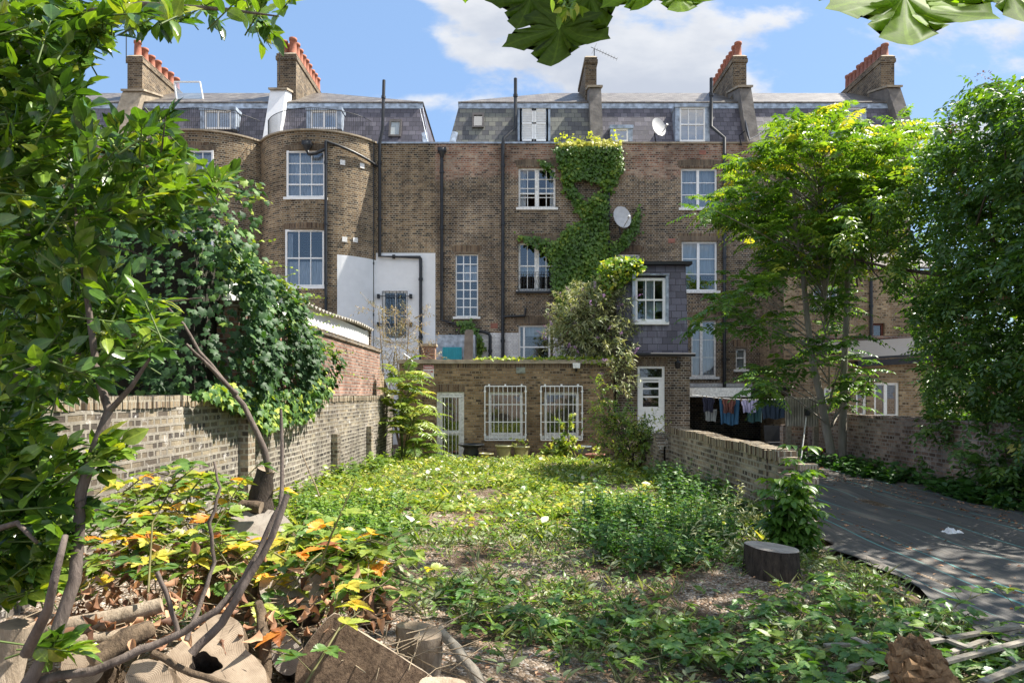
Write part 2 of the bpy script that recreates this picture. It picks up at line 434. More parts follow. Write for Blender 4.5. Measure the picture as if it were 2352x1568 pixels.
M['brick_chim'] = brick_mat('chimney_brick', [(.06, .045, .035), (.16, .11, .07), (.22, .155, .09), (.27, .2, .13)], (.36, .32, .25), soot=.4)
M['arch'] = brick_mat('gauged_brick_arch', [(.08, .05, .04), (.18, .115, .075), (.24, .16, .10), (.30, .22, .14)], (.3, .26, .2), bw=.07, rh=.3, ms=.009)
M['soldier'] = brick_mat('brick_on_edge', [(.08, .06, .05), (.24, .17, .11), (.33, .26, .17), (.46, .37, .26)], (.46, .41, .32), bw=.072, rh=.24, ms=.012, bump=1.0, soot=.3)
M['slate'] = slate_mat('blue_slate', [(.045, .042, .055), (.085, .077, .098), (.12, .11, .135), (.17, .16, .18)])
M['slate_old'] = slate_mat('mossy_slate', [(.045, .045, .05), (.095, .095, .097), (.14, .143, .12), (.23, .22, .18)])
M['slate_wing'] = slate_mat('purple_slate', [(.055, .052, .07), (.10, .092, .122), (.125, .118, .155), (.16, .155, .195)], bw=.3, rh=.2, light=(.2, .21, .25))
M['roof_top'] = slate_mat('weathered_slate', [(.06, .05, .042), (.12, .10, .083), (.17, .15, .125), (.23, .21, .18)], bw=.25, rh=.16)
M['lead'] = plain('lead_flashing', (.36, .42, .50), .45, .2, .35, 5, .2)
M['white'] = plain('white_gloss_paint', (.86, .86, .85), .45, 0, .06, 9)
M['white_old'] = plain('peeling_white_paint', (.80, .79, .76), .6, 0, .2, 14, .3)
M['white_render'] = plain('white_masonry_paint', (.80, .81, .82), .8, 0, .04, 3, .1)
M['white_brick'] = brick_mat('white_painted_brick', [(.72, .73, .74), (.76, .77, .78), (.78, .79, .79), (.80, .80, .80)], (.66, .67, .68), soot=.1, bump=.5)
M['concrete'] = plain('rendered_pier', (.20, .18, .16), .9, 0, .25, 3, .4)
M['stone'] = plain('stone_coping', (.36, .30, .22), .9, 0, .25, 5, .4)
M['black_iron'] = plain('black_iron', (.018, .019, .022), .45, 0, .2, 8)
M['pipe'] = plain('black_painted_pipe', (.022, .024, .028), .4, 0, .3, 6)
M['terracotta'] = plain('terracotta_pot', (.34, .125, .075), .85, 0, .22, 4, .2)
M['terracotta_dull'] = plain('weathered_terracotta', (.30, .13, .095), .9, 0, .3, 4, .2)
M['glass'] = glass_mat('window_glass', refl=.10)
M['glass_sky'] = glass_mat('sloping_glass', refl=.28)
def fabric_mat(name, col, transl=.3, fold=0, rough=.9):
    m, T, p = mat(name)
    tc = T.new('ShaderNodeTexCoord')
    f = T.ramp(T.noise(T.mapping(tc.outputs['Object'], scale=(12, 1, 1.2)), 1.5, 5, .6), [(.3, tuple(c*.72 for c in col)), (.7, tuple(min(.9, c*1.08) for c in col))])
    T.link(f, p.inputs['Base Color']); p.inputs['Roughness'].default_value = rough
    tl = T.new('ShaderNodeBsdfTranslucent'); T.link(f, tl.inputs[0])
    mx = T.new('ShaderNodeMixShader'); mx.inputs[0].default_value = transl
    T.link(p.outputs[0], mx.inputs[1]); T.link(tl.outputs[0], mx.inputs[2]); T.link(mx.outputs[0], T.n['Material Output'].inputs[0])
    return m
M['curtain'] = fabric_mat('net_curtain', (.72, .76, .8))
M['blind'] = fabric_mat('white_blind', (.6, .66, .68))
# ================================================================ THE TERRACE
FY = 26.0; K = FPX/FY
def fx(x): return (x-1176)/K
def fz(y): return EYE + (905-y)/K
GZ = -0.45; PZ = fz(327)                         # base and parapet

def curtain_mb(x0, x1, z0, z1, Y, amp=.025, folds=None):
    mb = MB(); n = max(8, int((x1-x0)*26)); pts = []
    for i in range(n+1):
        x = x0+(x1-x0)*i/n
        pts.append((x, Y+amp*math.sin(i*1.9)+amp*.5*math.sin(i*.7)))
    for i in range(n):
        (a, b), (c, d) = pts[i], pts[i+1]
        mb.face([(a, b, z0), (c, d, z0), (c, d, z1), (a, b, z1)], sm=True)
    return mb

def window(parent, x0, x1, z0, z1, Y=None, cols=2, rows=2, wm='white', fw=.07, mull=(), rails=(), sill=True, curtain=None, blind=None,
           glass='glass', open_low=None, bar=.028, name='window', halves=True, label=None, arch=True, archm='arch', depth=.07):
    """frame (a part), with pane, sill, curtain and lintel below it"""
    Y = FY+.10 if Y is None else Y
    w = x1-x0; h = z1-z0; mb = MB()
    mb.box(x0, x1, Y, Y+depth, z1-fw, z1); mb.box(x0, x1, Y, Y+depth, z0, z0+fw)
    mb.box(x0, x0+fw, Y, Y+depth, z0+fw, z1-fw); mb.box(x1-fw, x1, Y, Y+depth, z0+fw, z1-fw)
    xs = [x0+fw] ; 
    for f, mw in mull:
        c = x0+w*f; mb.box(c-mw/2, c+mw/2, Y-.004, Y+depth-.004, z0+fw, z1-fw); xs += [c-mw/2, c+mw/2]
    xs.append(x1-fw)
    zr = []
    for f in rails:
        c = z0+h*f; zr.append(c)
        for i in range(0, len(xs), 2): mb.box(xs[i], xs[i+1], Y+.003, Y+depth-.012, c-.024, c+.024)
    for i in range(0, len(xs), 2):
        for c in range(1, cols):
            u = xs[i]+(xs[i+1]-xs[i])*c/cols
            mb.box(u-bar/2, u+bar/2, Y+.012, Y+depth-.02, z0+fw, z1-fw)
        for r in range(1, rows):
            zc = z0+fw+(h-2*fw)*r/rows
            if any(abs(zc-q) < .05 for q in zr): continue
            mb.box(xs[i], xs[i+1], Y+.014, Y+depth-.022, zc-bar/2, zc+bar/2)
    fr = mb.build(name, M[wm], parent)
    if label: fr['label'] = label
    sub = fr if parent.parent is None and parent.get('category') is not None else parent
    g = MB(); lo = z0 if open_low is None else z0+h*open_low
    g.face([(x0, Y+.035, lo), (x1, Y+.035, lo), (x1, Y+.035, z1), (x0, Y+.035, z1)])
    g.build('pane', M[glass], sub)
    if sill:
        s = MB(); s.box(x0-.09, x1+.09, FY-.07 if Y > FY and abs(Y-FY) < .5 else Y-.1, Y+.02, z0-.09, z0-.002); s.build('sill', M['white_old' if sill is True else sill], sub)
    if arch and abs(Y-FY) < .5:
        a = MB(); d = .27
        a.prism([(x0-.05, z1+.004), (x0-.17, z1+d), (x0-.17+w*.3, z1+d+.05), (x1+.17-w*.3, z1+d+.05), (x1+.17, z1+d), (x1+.05, z1+.004)], 'y', FY-.006, FY+.05)
        a.build('lintel', M[archm], sub)
    for q in (curtain or ()):
        c = curtain_mb(x0+w*q[0], x0+w*q[1], z0+h*q[2], z0+h*q[3], Y+.16); c.build('curtain', M[q[4] if len(q) > 4 else 'curtain'], sub)
    if blind:
        for q in blind:
            b = MB(); b.box(x0+w*q[0], x0+w*q[1], Y+.13, Y+.14, z0+h*q[2], z0+h*q[3]); b.build('blind', M['blind'], sub)
    return fr

def shell(mb, xl, xr, m=0, zt=None, back=31.0):
    zt = PZ-.06 if zt is None else zt
    mb.face([(xl, FY, GZ), (xl, FY, zt), (xl, back, zt), (xl, back, GZ)], m=m)
    mb.face([(xr, FY, GZ), (xr, back, GZ), (xr, back, zt), (xr, FY, zt)], m=m)
    mb.face([(xl, back, GZ), (xl, back, zt), (xr, back, zt), (xr, back, GZ)], m=m)
    mb.face([(xl, FY+.3, PZ-.25), (xr, FY+.3, PZ-.25), (xr, back, PZ-.25), (xl, back, PZ-.25)], m=m)

MB0, MT0 = 26.42, 27.15                         # mansard foot and head (distance), heights
MZ0, MZ1 = PZ-.08, 13.06
RY, RZ = 30.0, 14.72
def mansard(parent, xl, xr, hl=0.0, hr=0.0, old=False, ridge=None, ridge_z=None):
    """steep slate slope, lead apron, shallow upper roof; hl / hr: how far a hipped end leans in"""
    mb = MB()
    a, b = (xl, MB0, MZ0), (xr, MB0, MZ0); c, d = (xr-hr, MT0, MZ1), (xl+hl, MT0, MZ1)
    mb.face([a, b, c, d])
    if hr: mb.face([b, (xr, 31, MZ0), (xr-hr, 31, MZ1), c])
    else: mb.face([b, (xr, 31, MZ0), (xr, 31, MZ1), c])
    if hl: mb.face([(xl, 31, MZ0), a, d, (xl+hl, 31, MZ1)])
    else: mb.face([(xl, 31, MZ0), a, d, (xl, 31, MZ1)])
    mb.build('mansard_roof', M['slate_old' if old else 'slate'], parent)
    # upper slope
    r0, r1 = ridge if ridge else (xl+(hl and 3), xr-(hr and 3))
    up = MB(); e = .10
    L0 = xl+hl-(.06 if hl else 0); L1 = xr-hr+(.06 if hr else 0); t = .05
    A = (L0, MT0-e, MZ1+.02); B = (L1, MT0-e, MZ1+.02); C = (r1, RY, RZ); D = (r0, RY, RZ); RB = 33.0
    up.face([A, B, C, D]); up.face([(A[0], A[1], A[2]-t), (B[0], B[1], B[2]-t), B, A])
    up.face([B, (L1, RB, MZ1), C]); up.face([(L0, RB, MZ1), A, D]); up.face([(L1, RB, MZ1), (L0, RB, MZ1), D, C])
    up.build('roof', M['roof_top'], parent)
    fl = MB(); q = .26
    fl.face([(xl+hl*.88, MT0-.115, MZ1-q), (xr-hr*.88, MT0-.115, MZ1-q), (L1, MT0-.075, MZ1-.032), (L0, MT0-.075, MZ1-.032)])
    if hr:
        fl.face([(xr-.01, MB0-.012, MZ0), (xr+.012, MB0+.1, MZ0), (xr-hr+.014, MT0+.1, MZ1-.05), (xr-hr-.12, MT0-.02, MZ1-.05)])
        fl.face([(xr-.22, MB0-.012, MZ0), (xr, MB0-.014, MZ0), (xr-hr, MT0-.014, MZ1-.1), (xr-hr-.16, MT0-.014, MZ1-.1)])
    if hl:
        fl.face([(xl, MB0-.014, MZ0), (xl+.26, MB0-.012, MZ0), (xl+hl+.2, MT0-.014, MZ1-.1), (xl+hl, MT0-.014, MZ1-.1)])
    fl.build('flashing', M['lead'], parent)

def dormer(parent, x0, x1, y0, y1, Y=26.40, win=None, shutters=False, label=None):
    """lead-cheeked dormer at photo rows y0 (head) and y1 (sill)"""
    X0, X1, Z1, Z0 = atx(x0, Y), atx(x1, Y), atz(y0, Y), atz(y1, Y)
    mb = MB(); c = .17
    back = MT0+.3
    mb.box(X0-.03, X1+.03, Y-.05, back, Z1-.13, Z1)
    mb.box(X0, X0+c, Y, back, Z0, Z1-.13); mb.box(X1-c, X1, Y, back, Z0, Z1-.13)
    o = mb.build('dormer', M['lead'], parent)
    if label: o['label'] = label
    fr = dict(cols=1, rows=1, sill=False, arch=False, glass='glass_sky', name='window_frame'); fr.update(win or {})
    if not shutters: window(o, X0+c-.01, X1-c+.01, Z0, Z1-.12, Y=Y+.02, **fr)
    else:
        s = MB(); xm = (X0+X1)/2
        for a, b in ((X0+c*.5, xm-.015), (xm+.015, X1-c*.5)):
            s.box(a, a+.07, Y+.0, Y+.05, Z0, Z1-.13); s.box(b-.07, b, Y, Y+.05, Z0, Z1-.13)
            s.box(a, b, Y, Y+.05, Z0, Z0+.08); s.box(a, b, Y, Y+.05, Z1-.21, Z1-.13); s.box(a, b, Y, Y+.05, (Z0+Z1)/2-.03, (Z0+Z1)/2+.03)
            z = Z0+.1
            while z < Z1-.25:
                s.face([(a+.07, Y+.012, z), (b-.07, Y+.012, z), (b-.07, Y+.04, z+.062), (a+.07, Y+.04, z+.062)]); z += .066
        s.box(X0+c*.5, X1-c*.5, Y+.042, Y+.06, Z0, Z1-.13)
        s.build('shutter', M['white'], o)
    # apron in front
    return o

def skylight(parent, x0, x1, y0, y1, Y=26.62, lit=False):
    X0, X1 = atx(x0, Y), atx(x1, Y); Z0, Z1 = atz(y1, Y), atz(y0, Y)
    sl = (MT0-MB0)/(MZ1-MZ0)
    def yy(z): return MB0+(z-MZ0)*sl
    mb = MB(); f = .07
    def bar(a, b, z0, z1): mb.hexa([(a, yy(z0)-.09, z0), (b, yy(z0)-.09, z0), (b, yy(z0)+.02, z0), (a, yy(z0)+.02, z0), (a, yy(z1)-.09, z1), (b, yy(z1)-.09, z1), (b, yy(z1)+.02, z1), (a, yy(z1)+.02, z1)])
    bar(X0, X0+f, Z0, Z1); bar(X1-f, X1, Z0, Z1); bar(X0+f, X1-f, Z0, Z0+f); bar(X0+f, X1-f, Z1-f*1.6, Z1)
    o = mb.build('skylight', M['skyframe'], parent)
    g = MB(); g.face([(X0+f, yy(Z0)-.05, Z0), (X1-f, yy(Z0)-.05, Z0), (X1-f, yy(Z1)-.05, Z1), (X0+f, yy(Z1)-.05, Z1)])
    g.build('pane', M['blind'] if lit else M['glass_sky'], o)
M['skyframe'] = plain('dark_window_metal', (.10, .09, .085), .4, 0, .15)
M['opal'] = plain('opal_blind_glass', (.62, .66, .6), .2, 0, .05)

def chimney(parent, x0, x1, ztop, zlow, y0=27.6, y1=31.0, pots=8, zt=None, potr=.14, poth=.6, first_h=None, double=False, potm='terracotta'):
    mb = MB(); mb.box(x0, x1, y0, y1, zlow, ztop-.22)
    mb.box(x0-.045, x1+.045, y0-.045, y1+.045, ztop-.30, ztop-.15); mb.box(x0-.02, x1+.02, y0-.02, y1+.02, ztop-.15, ztop-.06)
    o = mb.build('chimney_stack', M['brick_chim'], parent)
    c = MB(); c.hexa([(x0-.03, y0-.03, ztop-.06), (x1+.03, y0-.03, ztop-.06), (x1+.03, y1+.03, ztop-.06), (x0-.03, y1+.03, ztop-.06),
                      (x0+.06, y0+.06, ztop+.03), (x1-.06, y0+.06, ztop+.03), (x1-.06, y1-.06, ztop+.03), (x0+.06, y1-.06, ztop+.03)])
    c.build('mortar_cap', M['stone'], o)
    if pots:
        me = None; base = Vector(rootloc(parent))
        xs = [(x0+x1)/2] if not double else [x0+(x1-x0)*.27, x0+(x1-x0)*.75]
        for xi, xc in enumerate(xs):
            n = pots if xi == len(xs)-1 else 2
            for i in range(n):
                yy = y0+.22+(y1-y0-.4)*i/max(1, pots-1)
                if me is None:
                    p = MB(); r = potr
                    p.lathe([(r*1.12, 0), (r*1.12, .05), (r*1.0, .07), (r*.95, poth*.55), (r*.88, poth-.10), (r*1.08, poth-.085), (r*1.08, poth), (r*.8, poth), (r*.76, poth-.2)], n=14)
                    po = p.build('chimney_pot', M[potm], None); me = po.data
                else:
                    po = bpy.data.objects.new('chimney_pot', me); COL.objects.link(po)
                po.parent = o
                po.location = Vector((xc, yy, ztop)) - base
                s = random.uniform(.9, 1.12); po.scale = (1, 1, s)
    return o

def pier(parent, x0, x1, m='concrete', top=13.55, cap=True, dx=0.0):
    """rendered party-wall upstand that follows the mansard"""
    mb = MB()
    for (a, b) in ((x0, x1),):
        lo = [(26.12, MZ0-.02), (26.30, 11.4), (26.88, top), (28.2, top+.35), (28.2, MZ0)]
        n = len(lo); A = [(a+dx*(p[1]-MZ0)/2.6, p[0], p[1]) for p in lo]; B = [(b+dx*(p[1]-MZ0)/2.6, p[0], p[1]) for p in lo]
        mb.face(A); mb.face(B[::-1])
        for i in range(n): mb.face([A[i], A[(i+1) % n], B[(i+1) % n], B[i]][::-1])
    o = mb.build('party_wall_pier', M[m], parent)
    if cap:
        c = MB(); d = dx
        c.hexa([(x0-.06+d, 26.80, top), (x1+.06+d, 26.80, top), (x1+.06+d, 28.3, top+.40), (x0-.06+d, 28.3, top+.40), (x0-.06+d, 26.80, top+.08), (x1+.06+d, 26.80, top+.08), (x1+.06+d, 28.3, top+.48), (x0-.06+d, 28.3, top+.48)])
        c.build('coping', M['stone'], o)
    return o

def coping(parent, xl, xr, m='lead', z=None):
    z = PZ if z is None else z
    mb = MB(); mb.box(xl, xr, FY-.05, FY+.36, z-.06, z); return mb.build('parapet_coping', M[m], parent)

def pipe(parent, pts, r=.05, name='downpipe', m='pipe', collars=True):
    mb = MB(); P = []
    for p in pts: P.append(Vector(p))
    mb.tube(P, r, 8)
    if collars:
        for a, b in zip(P[:-1], P[1:]):
            L = (b-a).length
            if L < 1.0: continue
            d = (b-a).normalized(); k = max(1, int(L/1.9))
            for i in range(k):
                c = a+(b-a)*((i+.35)/k); mb.tube([c-d*.05, c+d*.05], r*1.35, 8)
    return mb.build(name, M[m], parent)

def hopper(parent, x, z, Y, m='pipe'):
    mb = MB(); mb.lathe([(.06, -.2), (.09, -.1), (.15, 0), (.16, .12), (.13, .12), (.1, 0)], (x, Y, z), 10)
    mb.box(x-.16, x+.16, Y-.12, Y+.14, z+.02, z+.16)
    return mb.build('rainwater_hopper', M[m], parent)

# ---------------------------------------------------------------- house with the ivied front wall etc.: right-hand row
X3, X4, X5, X6 = fx(1000), fx(1364), fx(1728), fx(2092)
hC = thing('terraced_house', 'dark brick terraced house with louvred attic shutters and a tall many-paned stair window', 'house', ((X3+X4)/2, FY, GZ), 'terraced houses')
w = MB()
WC = dict(A=(1191, 1276, 385, 477), B=(1191, 1275, 557, 667), C=(1191, 1275, 746, 858), D=(1046, 1098, 583, 727))
def hole(t): return (fx(t[0]), fx(t[1]), fz(t[3]), fz(t[2]))
zw = fz(764)
wall_grid(w, lambda u, z, d: (u, FY+d, z), X3, X4, GZ, PZ-.06, [hole(t) for t in WC.values()], extra_z=[zw], extra_u=[fx(1090)],
          m=lambda u, z: 1 if z < zw and u > fx(1090) else 0, mrev=0)
shell(w, X3, X4)
w.build('wall', [M['brick_plain'], M['white_brick']], hC)
coping(hC, X3, X4)
mansard(hC, X3+.42, X4, hl=.42, old=True, ridge=(fx(1265)*30/26, X4))
a = hole(WC['A']); window(hC, *a, cols=2, rows=4, mull=[(.5, .16)], rails=[.37], wm='white_old', open_low=.35,
       curtain=[(.03, .2, .0, .95), (.86, .98, 0, .95)], label='sash window pushed up over a dark room')
a = hole(WC['B']); window(hC, *a, cols=2, rows=2, mull=[(.5, .17)], rails=[.52], wm='white_old', blind=[(.03, .42, .33, .55)], open_low=.3, curtain=[(.5, .6, 0, .9)])
a = hole(WC['C']); window(hC, *a, cols=1, rows=1, mull=[(.15, .07), (.85, .07)], rails=[.55], wm='white', open_low=.0, blind=[(.2, .8, .78, .97)], sill=False)
a = hole(WC['D']); window(hC, *a, cols=3, rows=7, fw=.045, bar=.036, wm='white', rails=[.575], archm='arch', curtain=[(.3, 1, .6, .82)])
dormer(hC, 1189, 1264, 242, 324, shutters=True, label='dormer closed by a pair of white louvred shutters')
skylight(hC, 1084, 1111, 252, 291)
iron = MB()        # ironwork in front of the first-floor window
bx0, bx1, bz0, bz1, by = fx(1190), fx(1270), fz(668), fz(627), FY-.16
for z in (bz0, bz0+.06, bz1-.08, bz1): iron.box(bx0, bx1, by-.008, by+.008, z-.009, z+.009)
for i in range(13):
    x = bx0+(bx1-bx0)*i/12; iron.box(x-.007, x+.007, by-.006, by+.006, bz0, bz1)
for cx_ in (.14, .38, .62, .86):
    c = Vector((bx0+(bx1-bx0)*cx_, by, (bz0+bz1)/2))
    for r_ in (.12, .06): iron.tube([c+Vector((r_*math.cos(t*.5236), 0, r_*1.6*math.sin(t*.5236))) for t in range(13)], .008, 4)
for x in (bx0, bx1): iron.box(x-.008, x+.008, by, FY+.02, bz1-.01, bz1+.01); iron.box(x-.008, x+.008, by, FY+.02, bz0-.01, bz0+.01)
iron.box(bx0-.1, bx1+.1, by-.02, FY, bz0-.1, bz0-.03)
iron.build('window_guard', M['black_iron'], hC)
pier(hC, fx(1357)*1.012, fx(1385)*1.012, 'concrete')
chimney(hC, 2.96, 3.42, 15.16, 12.9, y1=30.2, pots=0, potm='terracotta_dull')
pipe(hC, [(fx(1015), FY-.09, fz(352)), (fx(1015), FY-.09, fz(736)), (fx(1122), FY-.12, fz(766)), (fx(1126), FY-.12, fz(772)), (fx(1126), FY-.12, fz(870))], .062)
hopper(hC, fx(1016), fz(352), FY-.12)
pipe(hC, [(fx(1184)*1.01, MB0-.1, atz(183, MB0)), (fx(1184)*1.01, MB0-.1, atz(296, MB0)), (fx(1157), FY-.1, fz(320)), (fx(1155), FY-.1, fz(335)), (fx(1155), FY-.1, fz(870))], .065, 'soil_pipe')
pipe(hC, [(fx(1155), FY-.1, fz(728)), (fx(1205), FY-.12, fz(726)), (fx(1207), FY-.12, fz(708))], .05, 'waste_pipe', collars=False)
bmb = MB(); bmb.box(fx(1127), fx(1143), FY-.004, FY+.02, fz(754), fz(742)); bmb.build('air_brick', M['terracotta_dull'], hC)
hd = MB(); hd.prism([(fx(1008), 2.05), (fx(1008), fz(775)), (fx(1095), fz(775)), (fx(1095), 2.05)], 'y', FY-1.2, FY-.02); 
hd.build('porch', M['lead'], hC)
dr = MB(); dr.box(atx(1017, 24.7), atx(1060, 24.7), 24.72, 24.78, -.2, atz(797, 24.7))
for i in range(9):
    x = atx(1017, 24.7)+(atx(1060, 24.7)-atx(1017, 24.7))*i/8; dr.box(x-.008, x+.008, 24.69, 24.72, -.2, atz(797, 24.7))
M['turq'] = plain('turquoise_paint', (.03, .36, .45), .5, 0, .15, 2)
dr.build('door', M['turq'], hC)

hD = thing('terraced_house', 'dark brick terraced house with a wide green creeper along its edge and an open casement', 'house', ((X4+X5)/2, FY, GZ), 'terraced houses')
WD = dict(E=(1564, 1648, 386, 478), F=(1566, 1648, 554, 668), G=(1588, 1646, 735, 865), H=(1410, 1470, 583, 625), I=(1690, 1715, 800, 848))
w = MB(); zb = fz(880)
wall_grid(w, lambda u, z, d: (u, FY+d, z), X4, X5, GZ, PZ-.06, [hole(t) for t in WD.values()], extra_z=[zb, fz(916)], extra_u=[fx(1560)], m=lambda u, z: 1 if z < zb and u > fx(1560) else 0, mrev=0)
shell(w, X4, X5); w.build('wall', [M['brick_plain'], M['white_brick']], hD)
coping(hD, X4, X5, 'stone')
mansard(hD, X4, X5)
a = hole(WD['E']); window(hD, *a, cols=1, rows=3, mull=[(.48, .1)], wm='white', curtain=[(.02, .98, .0, .98)])
a = hole(WD['F']); window(hD, *a, cols=1, rows=3, mull=[(.48, .1)], wm='white', blind=[(.5, .97, .36, .97), (.03, .45, .36, .97)])
a = hole(WD['G']); window(hD, *a, cols=1, rows=3, mull=[(.42, .1)], wm='white_old', curtain=[(.0, 1, .0, .98)], sill=True)
a = hole(WD['H']); window(hD, *a, cols=1, rows=1, wm='white_old', sill=False)
a = hole(WD['I']); window(hD, *a, cols=1, rows=1, rails=[.55], wm='white_old', blind=[(.05, .95, .0, 1)])
dormer(hD, 1551, 1630, 239, 325, win=dict(cols=3, rows=1, rails=[.5], wm='white'), label='tall dormer with a six-pane white sash')
dormer(hD, 1402, 1453, 288, 325, win=dict(wm='white'), label='small low dormer at the parapet')
pier(hD, fx(1716)*1.012, fx(1744)*1.012, 'concrete', dx=-.12)
chimney(hD, 8.94, 9.48, 15.2, 12.9, pots=9, potm='terracotta')
pipe(hD, [(fx(1398), FY-.09, fz(356)), (fx(1397), FY-.09, fz(590))], .045)
hopper(hD, fx(1397), fz(353), FY-.12)
pipe(hD, [(fx(1632)*1.015, MB0-.12, atz(183, MB0)), (fx(1632)*1.015, MB0-.12, atz(294, MB0)), (fx(1662), FY-.1, fz(319)), (fx(1662), FY-.1, fz(900))], .065, 'soil_pipe')
pipe(hD, [(fx(1560), FY-.14, fz(913)), (fx(1660), FY-.14, fz(911)), (fx(1700), FY-.14, fz(908))], .07, 'waste_pipe')
for q in ((1535, 548), (1606, 345)):
    bmb = MB(); bmb.box(fx(q[0]), fx(q[0]+16), FY-.005, FY+.02, fz(q[1]+10), fz(q[1])); bmb.build('air_brick', M['terracotta_dull'], hD)

hE = thing('terraced_house', 'dark brick terraced house mostly hidden behind the tree of heaven', 'house', ((X5+X6)/2, FY, GZ), 'terraced houses')
WE = dict(A=(1905, 1985, 386, 478), B=(1905, 1985, 556, 668))
w = MB(); wall_grid(w, lambda u, z, d: (u, FY+d, z), X5, X6, GZ, PZ-.06, [hole(t) for t in WE.values()])
shell(w, X5, X6); w.build('wall', [M['brick_plain']], hE)
coping(hE, X5, X6, 'stone'); mansard(hE, X5, X6)
for k in 'AB':
    a = hole(WE[k]); window(hE, *a, cols=1, rows=2, mull=[(.5, .1)], wm='white', curtain=[(.02, .98, 0, 1)])
dormer(hE, 1910, 1990, 240, 325, win=dict(cols=2, rows=1, rails=[.5], wm='white'), label='dormer half hidden behind tree tops')
dormer(hE, 1778, 1840, 290, 325, win=dict(wm='white'), label='small low dormer at the parapet')
pier(hE, fx(2078)*1.012, fx(2108)*1.012, 'concrete', dx=-.35)
chimney(hE, 14.92, 15.46, 15.2, 12.9, pots=10, potm='terracotta_dull')
pipe(hE, [(fx(1800), FY-.1, fz(340)), (fx(1800), FY-.1, fz(900))], .06)

# ---------------------------------------------------------------- left-hand row: two bow-backed houses
XB0, XB1, XB2, XB3 = -22.0, -15.25, -9.42, X3
BR, BYC = 2.51, 27.21
AM = math.acos((BYC-FY)/BR)
def bow_house(name_label, xl, xr, bc, wins, white=None, straight_holes=(), hipr=0.0, ridge=None):
    h = thing('terraced_house', name_label, 'house', ((xl+xr)/2, FY, GZ), 'terraced houses')
    w = MB()
    def fb(u, z, d):
        a = u/BR; return (bc+(BR-d)*math.sin(a), BYC-(BR-d)*math.cos(a), z)
    U = AM*BR; half = BR*math.sin(AM)
    hs = []
    for (x0, x1, y0, y1) in wins:
        Yw = BYC-BR
        u0 = BR*math.asin((atx(x0, Yw)-bc)/BR); u1 = BR*math.asin((atx(x1, Yw)-bc)/BR)
        hs.append((u0, u1, atz(y1, Yw), atz(y0, Yw)))
    wz = None
    ez = []; mf = 0
    uw = 9.0
    if white:
        uw = BR*math.asin((white[0]-bc)/BR); ez = [white[1]]
        mf = lambda u, z: 1 if (u > uw and z < white[1]) else 0
    wall_grid(w, fb, -U, U, GZ, PZ-.06, hs, extra_u=[(-U+2*U*i/36) for i in range(37)]+([uw] if white else []), depth=.14, m=mf, mrev=0, extra_z=ez)
    # straight walls left and right of the bow
    mf2 = (lambda u, z: 1 if z < white[2] else 0) if white else 0
    if bc-half-xl > .05: wall_grid(w, lambda u, z, d: (u, FY+d, z), xl, bc-half, GZ, PZ-.06)
    wall_grid(w, lambda u, z, d: (u, FY+d, z), bc+half, xr, GZ, PZ-.06, straight_holes, extra_z=[white[2]] if white else [], m=mf2, mrev=1 if white else 0)
    shell(w, xl, xr)
    tp = MB()
    arc = [fb(-U+2*U*i/36, PZ-.2, .02) for i in range(37)]
    w.face([*arc[::-1]][::-1])
    w.build('wall', [M['brick_bow'], M['white_render']], h)
    c = MB()
    for i in range(36):
        u0, u1 = -U+2*U*i/36, -U+2*U*(i+1)/36
        p = [fb(u0, PZ-.06, -.06), fb(u1, PZ-.06, -.06), fb(u1, PZ-.06, .3), fb(u0, PZ-.06, .3), fb(u0, PZ, -.06), fb(u1, PZ, -.06), fb(u1, PZ, .3), fb(u0, PZ, .3)]
        c.hexa(p)
    c.build('bow_coping', M['stone'], h)
    rail = MB(); rr = .28
    P = [fb(-U*1.02+2.04*U*i/64, 0, rr) for i in range(65)]
    for z in (PZ+.06, PZ+.88): rail.tube([(p[0], p[1], z) for p in P], .013, 5)
    for p in P: rail.tube([(p[0], p[1], PZ-.1), (p[0], p[1], PZ+.88)], .008, 4)
    rail.build('roof_railing', M['black_iron'], h)
    coping(h, bc+half, xr)
    mansard(h, xl, xr-(.28 if hipr else 0), hr=hipr, ridge=ridge)
    Yw = BYC-BR+.10
    for k, (x0, x1, y0, y1) in enumerate(wins):
        z0, z1 = atz(y1, BYC-BR), atz(y0, BYC-BR); xa, xb = atx(x0, BYC-BR), atx(x1, BYC-BR)
        fr = window(h, xa, xb, z0, z1, Y=Yw, cols=3 if k != 1 else 3, rows=4 if k == 0 else 2, rails=[.5] if k else [.28], wm='white', arch=False, sill='white',
                    curtain=[(.02, .98, 0, .93)] if k == 0 else [(.03, .97, .0, .45), (.0, .16, .5, .95)])
        a = MB(); d = .24; w_ = xb-xa; s_ = .05
        for i in range(14):   # arch bricks following the bow
            q0 = xa-.1+(w_+.2)*i/14; q1 = xa-.1+(w_+.2)*(i+1)/14-.012
            f0 = BR*math.asin((q0-bc)/BR); f1 = BR*math.asin((q1-bc)/BR)
            def rise(q): return s_*(1-((q-(xa+xb)/2)/(w_/2+.1))**2)
            zz0, zz1 = z1-.02+rise(q0)-.02, z1-.02+rise(q1)-.02
            a.hexa([fb(f0, zz0, -.008), fb(f1, zz1, -.008), fb(f1, zz1, .08), fb(f0, zz0, .08), fb(f0, zz0+d, -.008), fb(f1, zz1+d, -.008), fb(f1, zz1+d, .08), fb(f0, zz0+d, .08)])
        a.build('lintel', M['arch'], fr)
    return h, fb
hA, fbA = bow_house('bow-backed brick terraced house with a white rendered lower wall and two net-curtained sashes', XB2, XB3, -7.38,
                    [(656, 745, 344, 452), (653, 743, 526, 657)], white=(atx(779, 25.2), fz(598), fz(581)),
                    straight_holes=[(fx(879), fx(936), fz(780), fz(668))], hipr=.38, ridge=(fx(560), fx(748)*30/26))
a = (fx(879), fx(936), fz(780), fz(668))
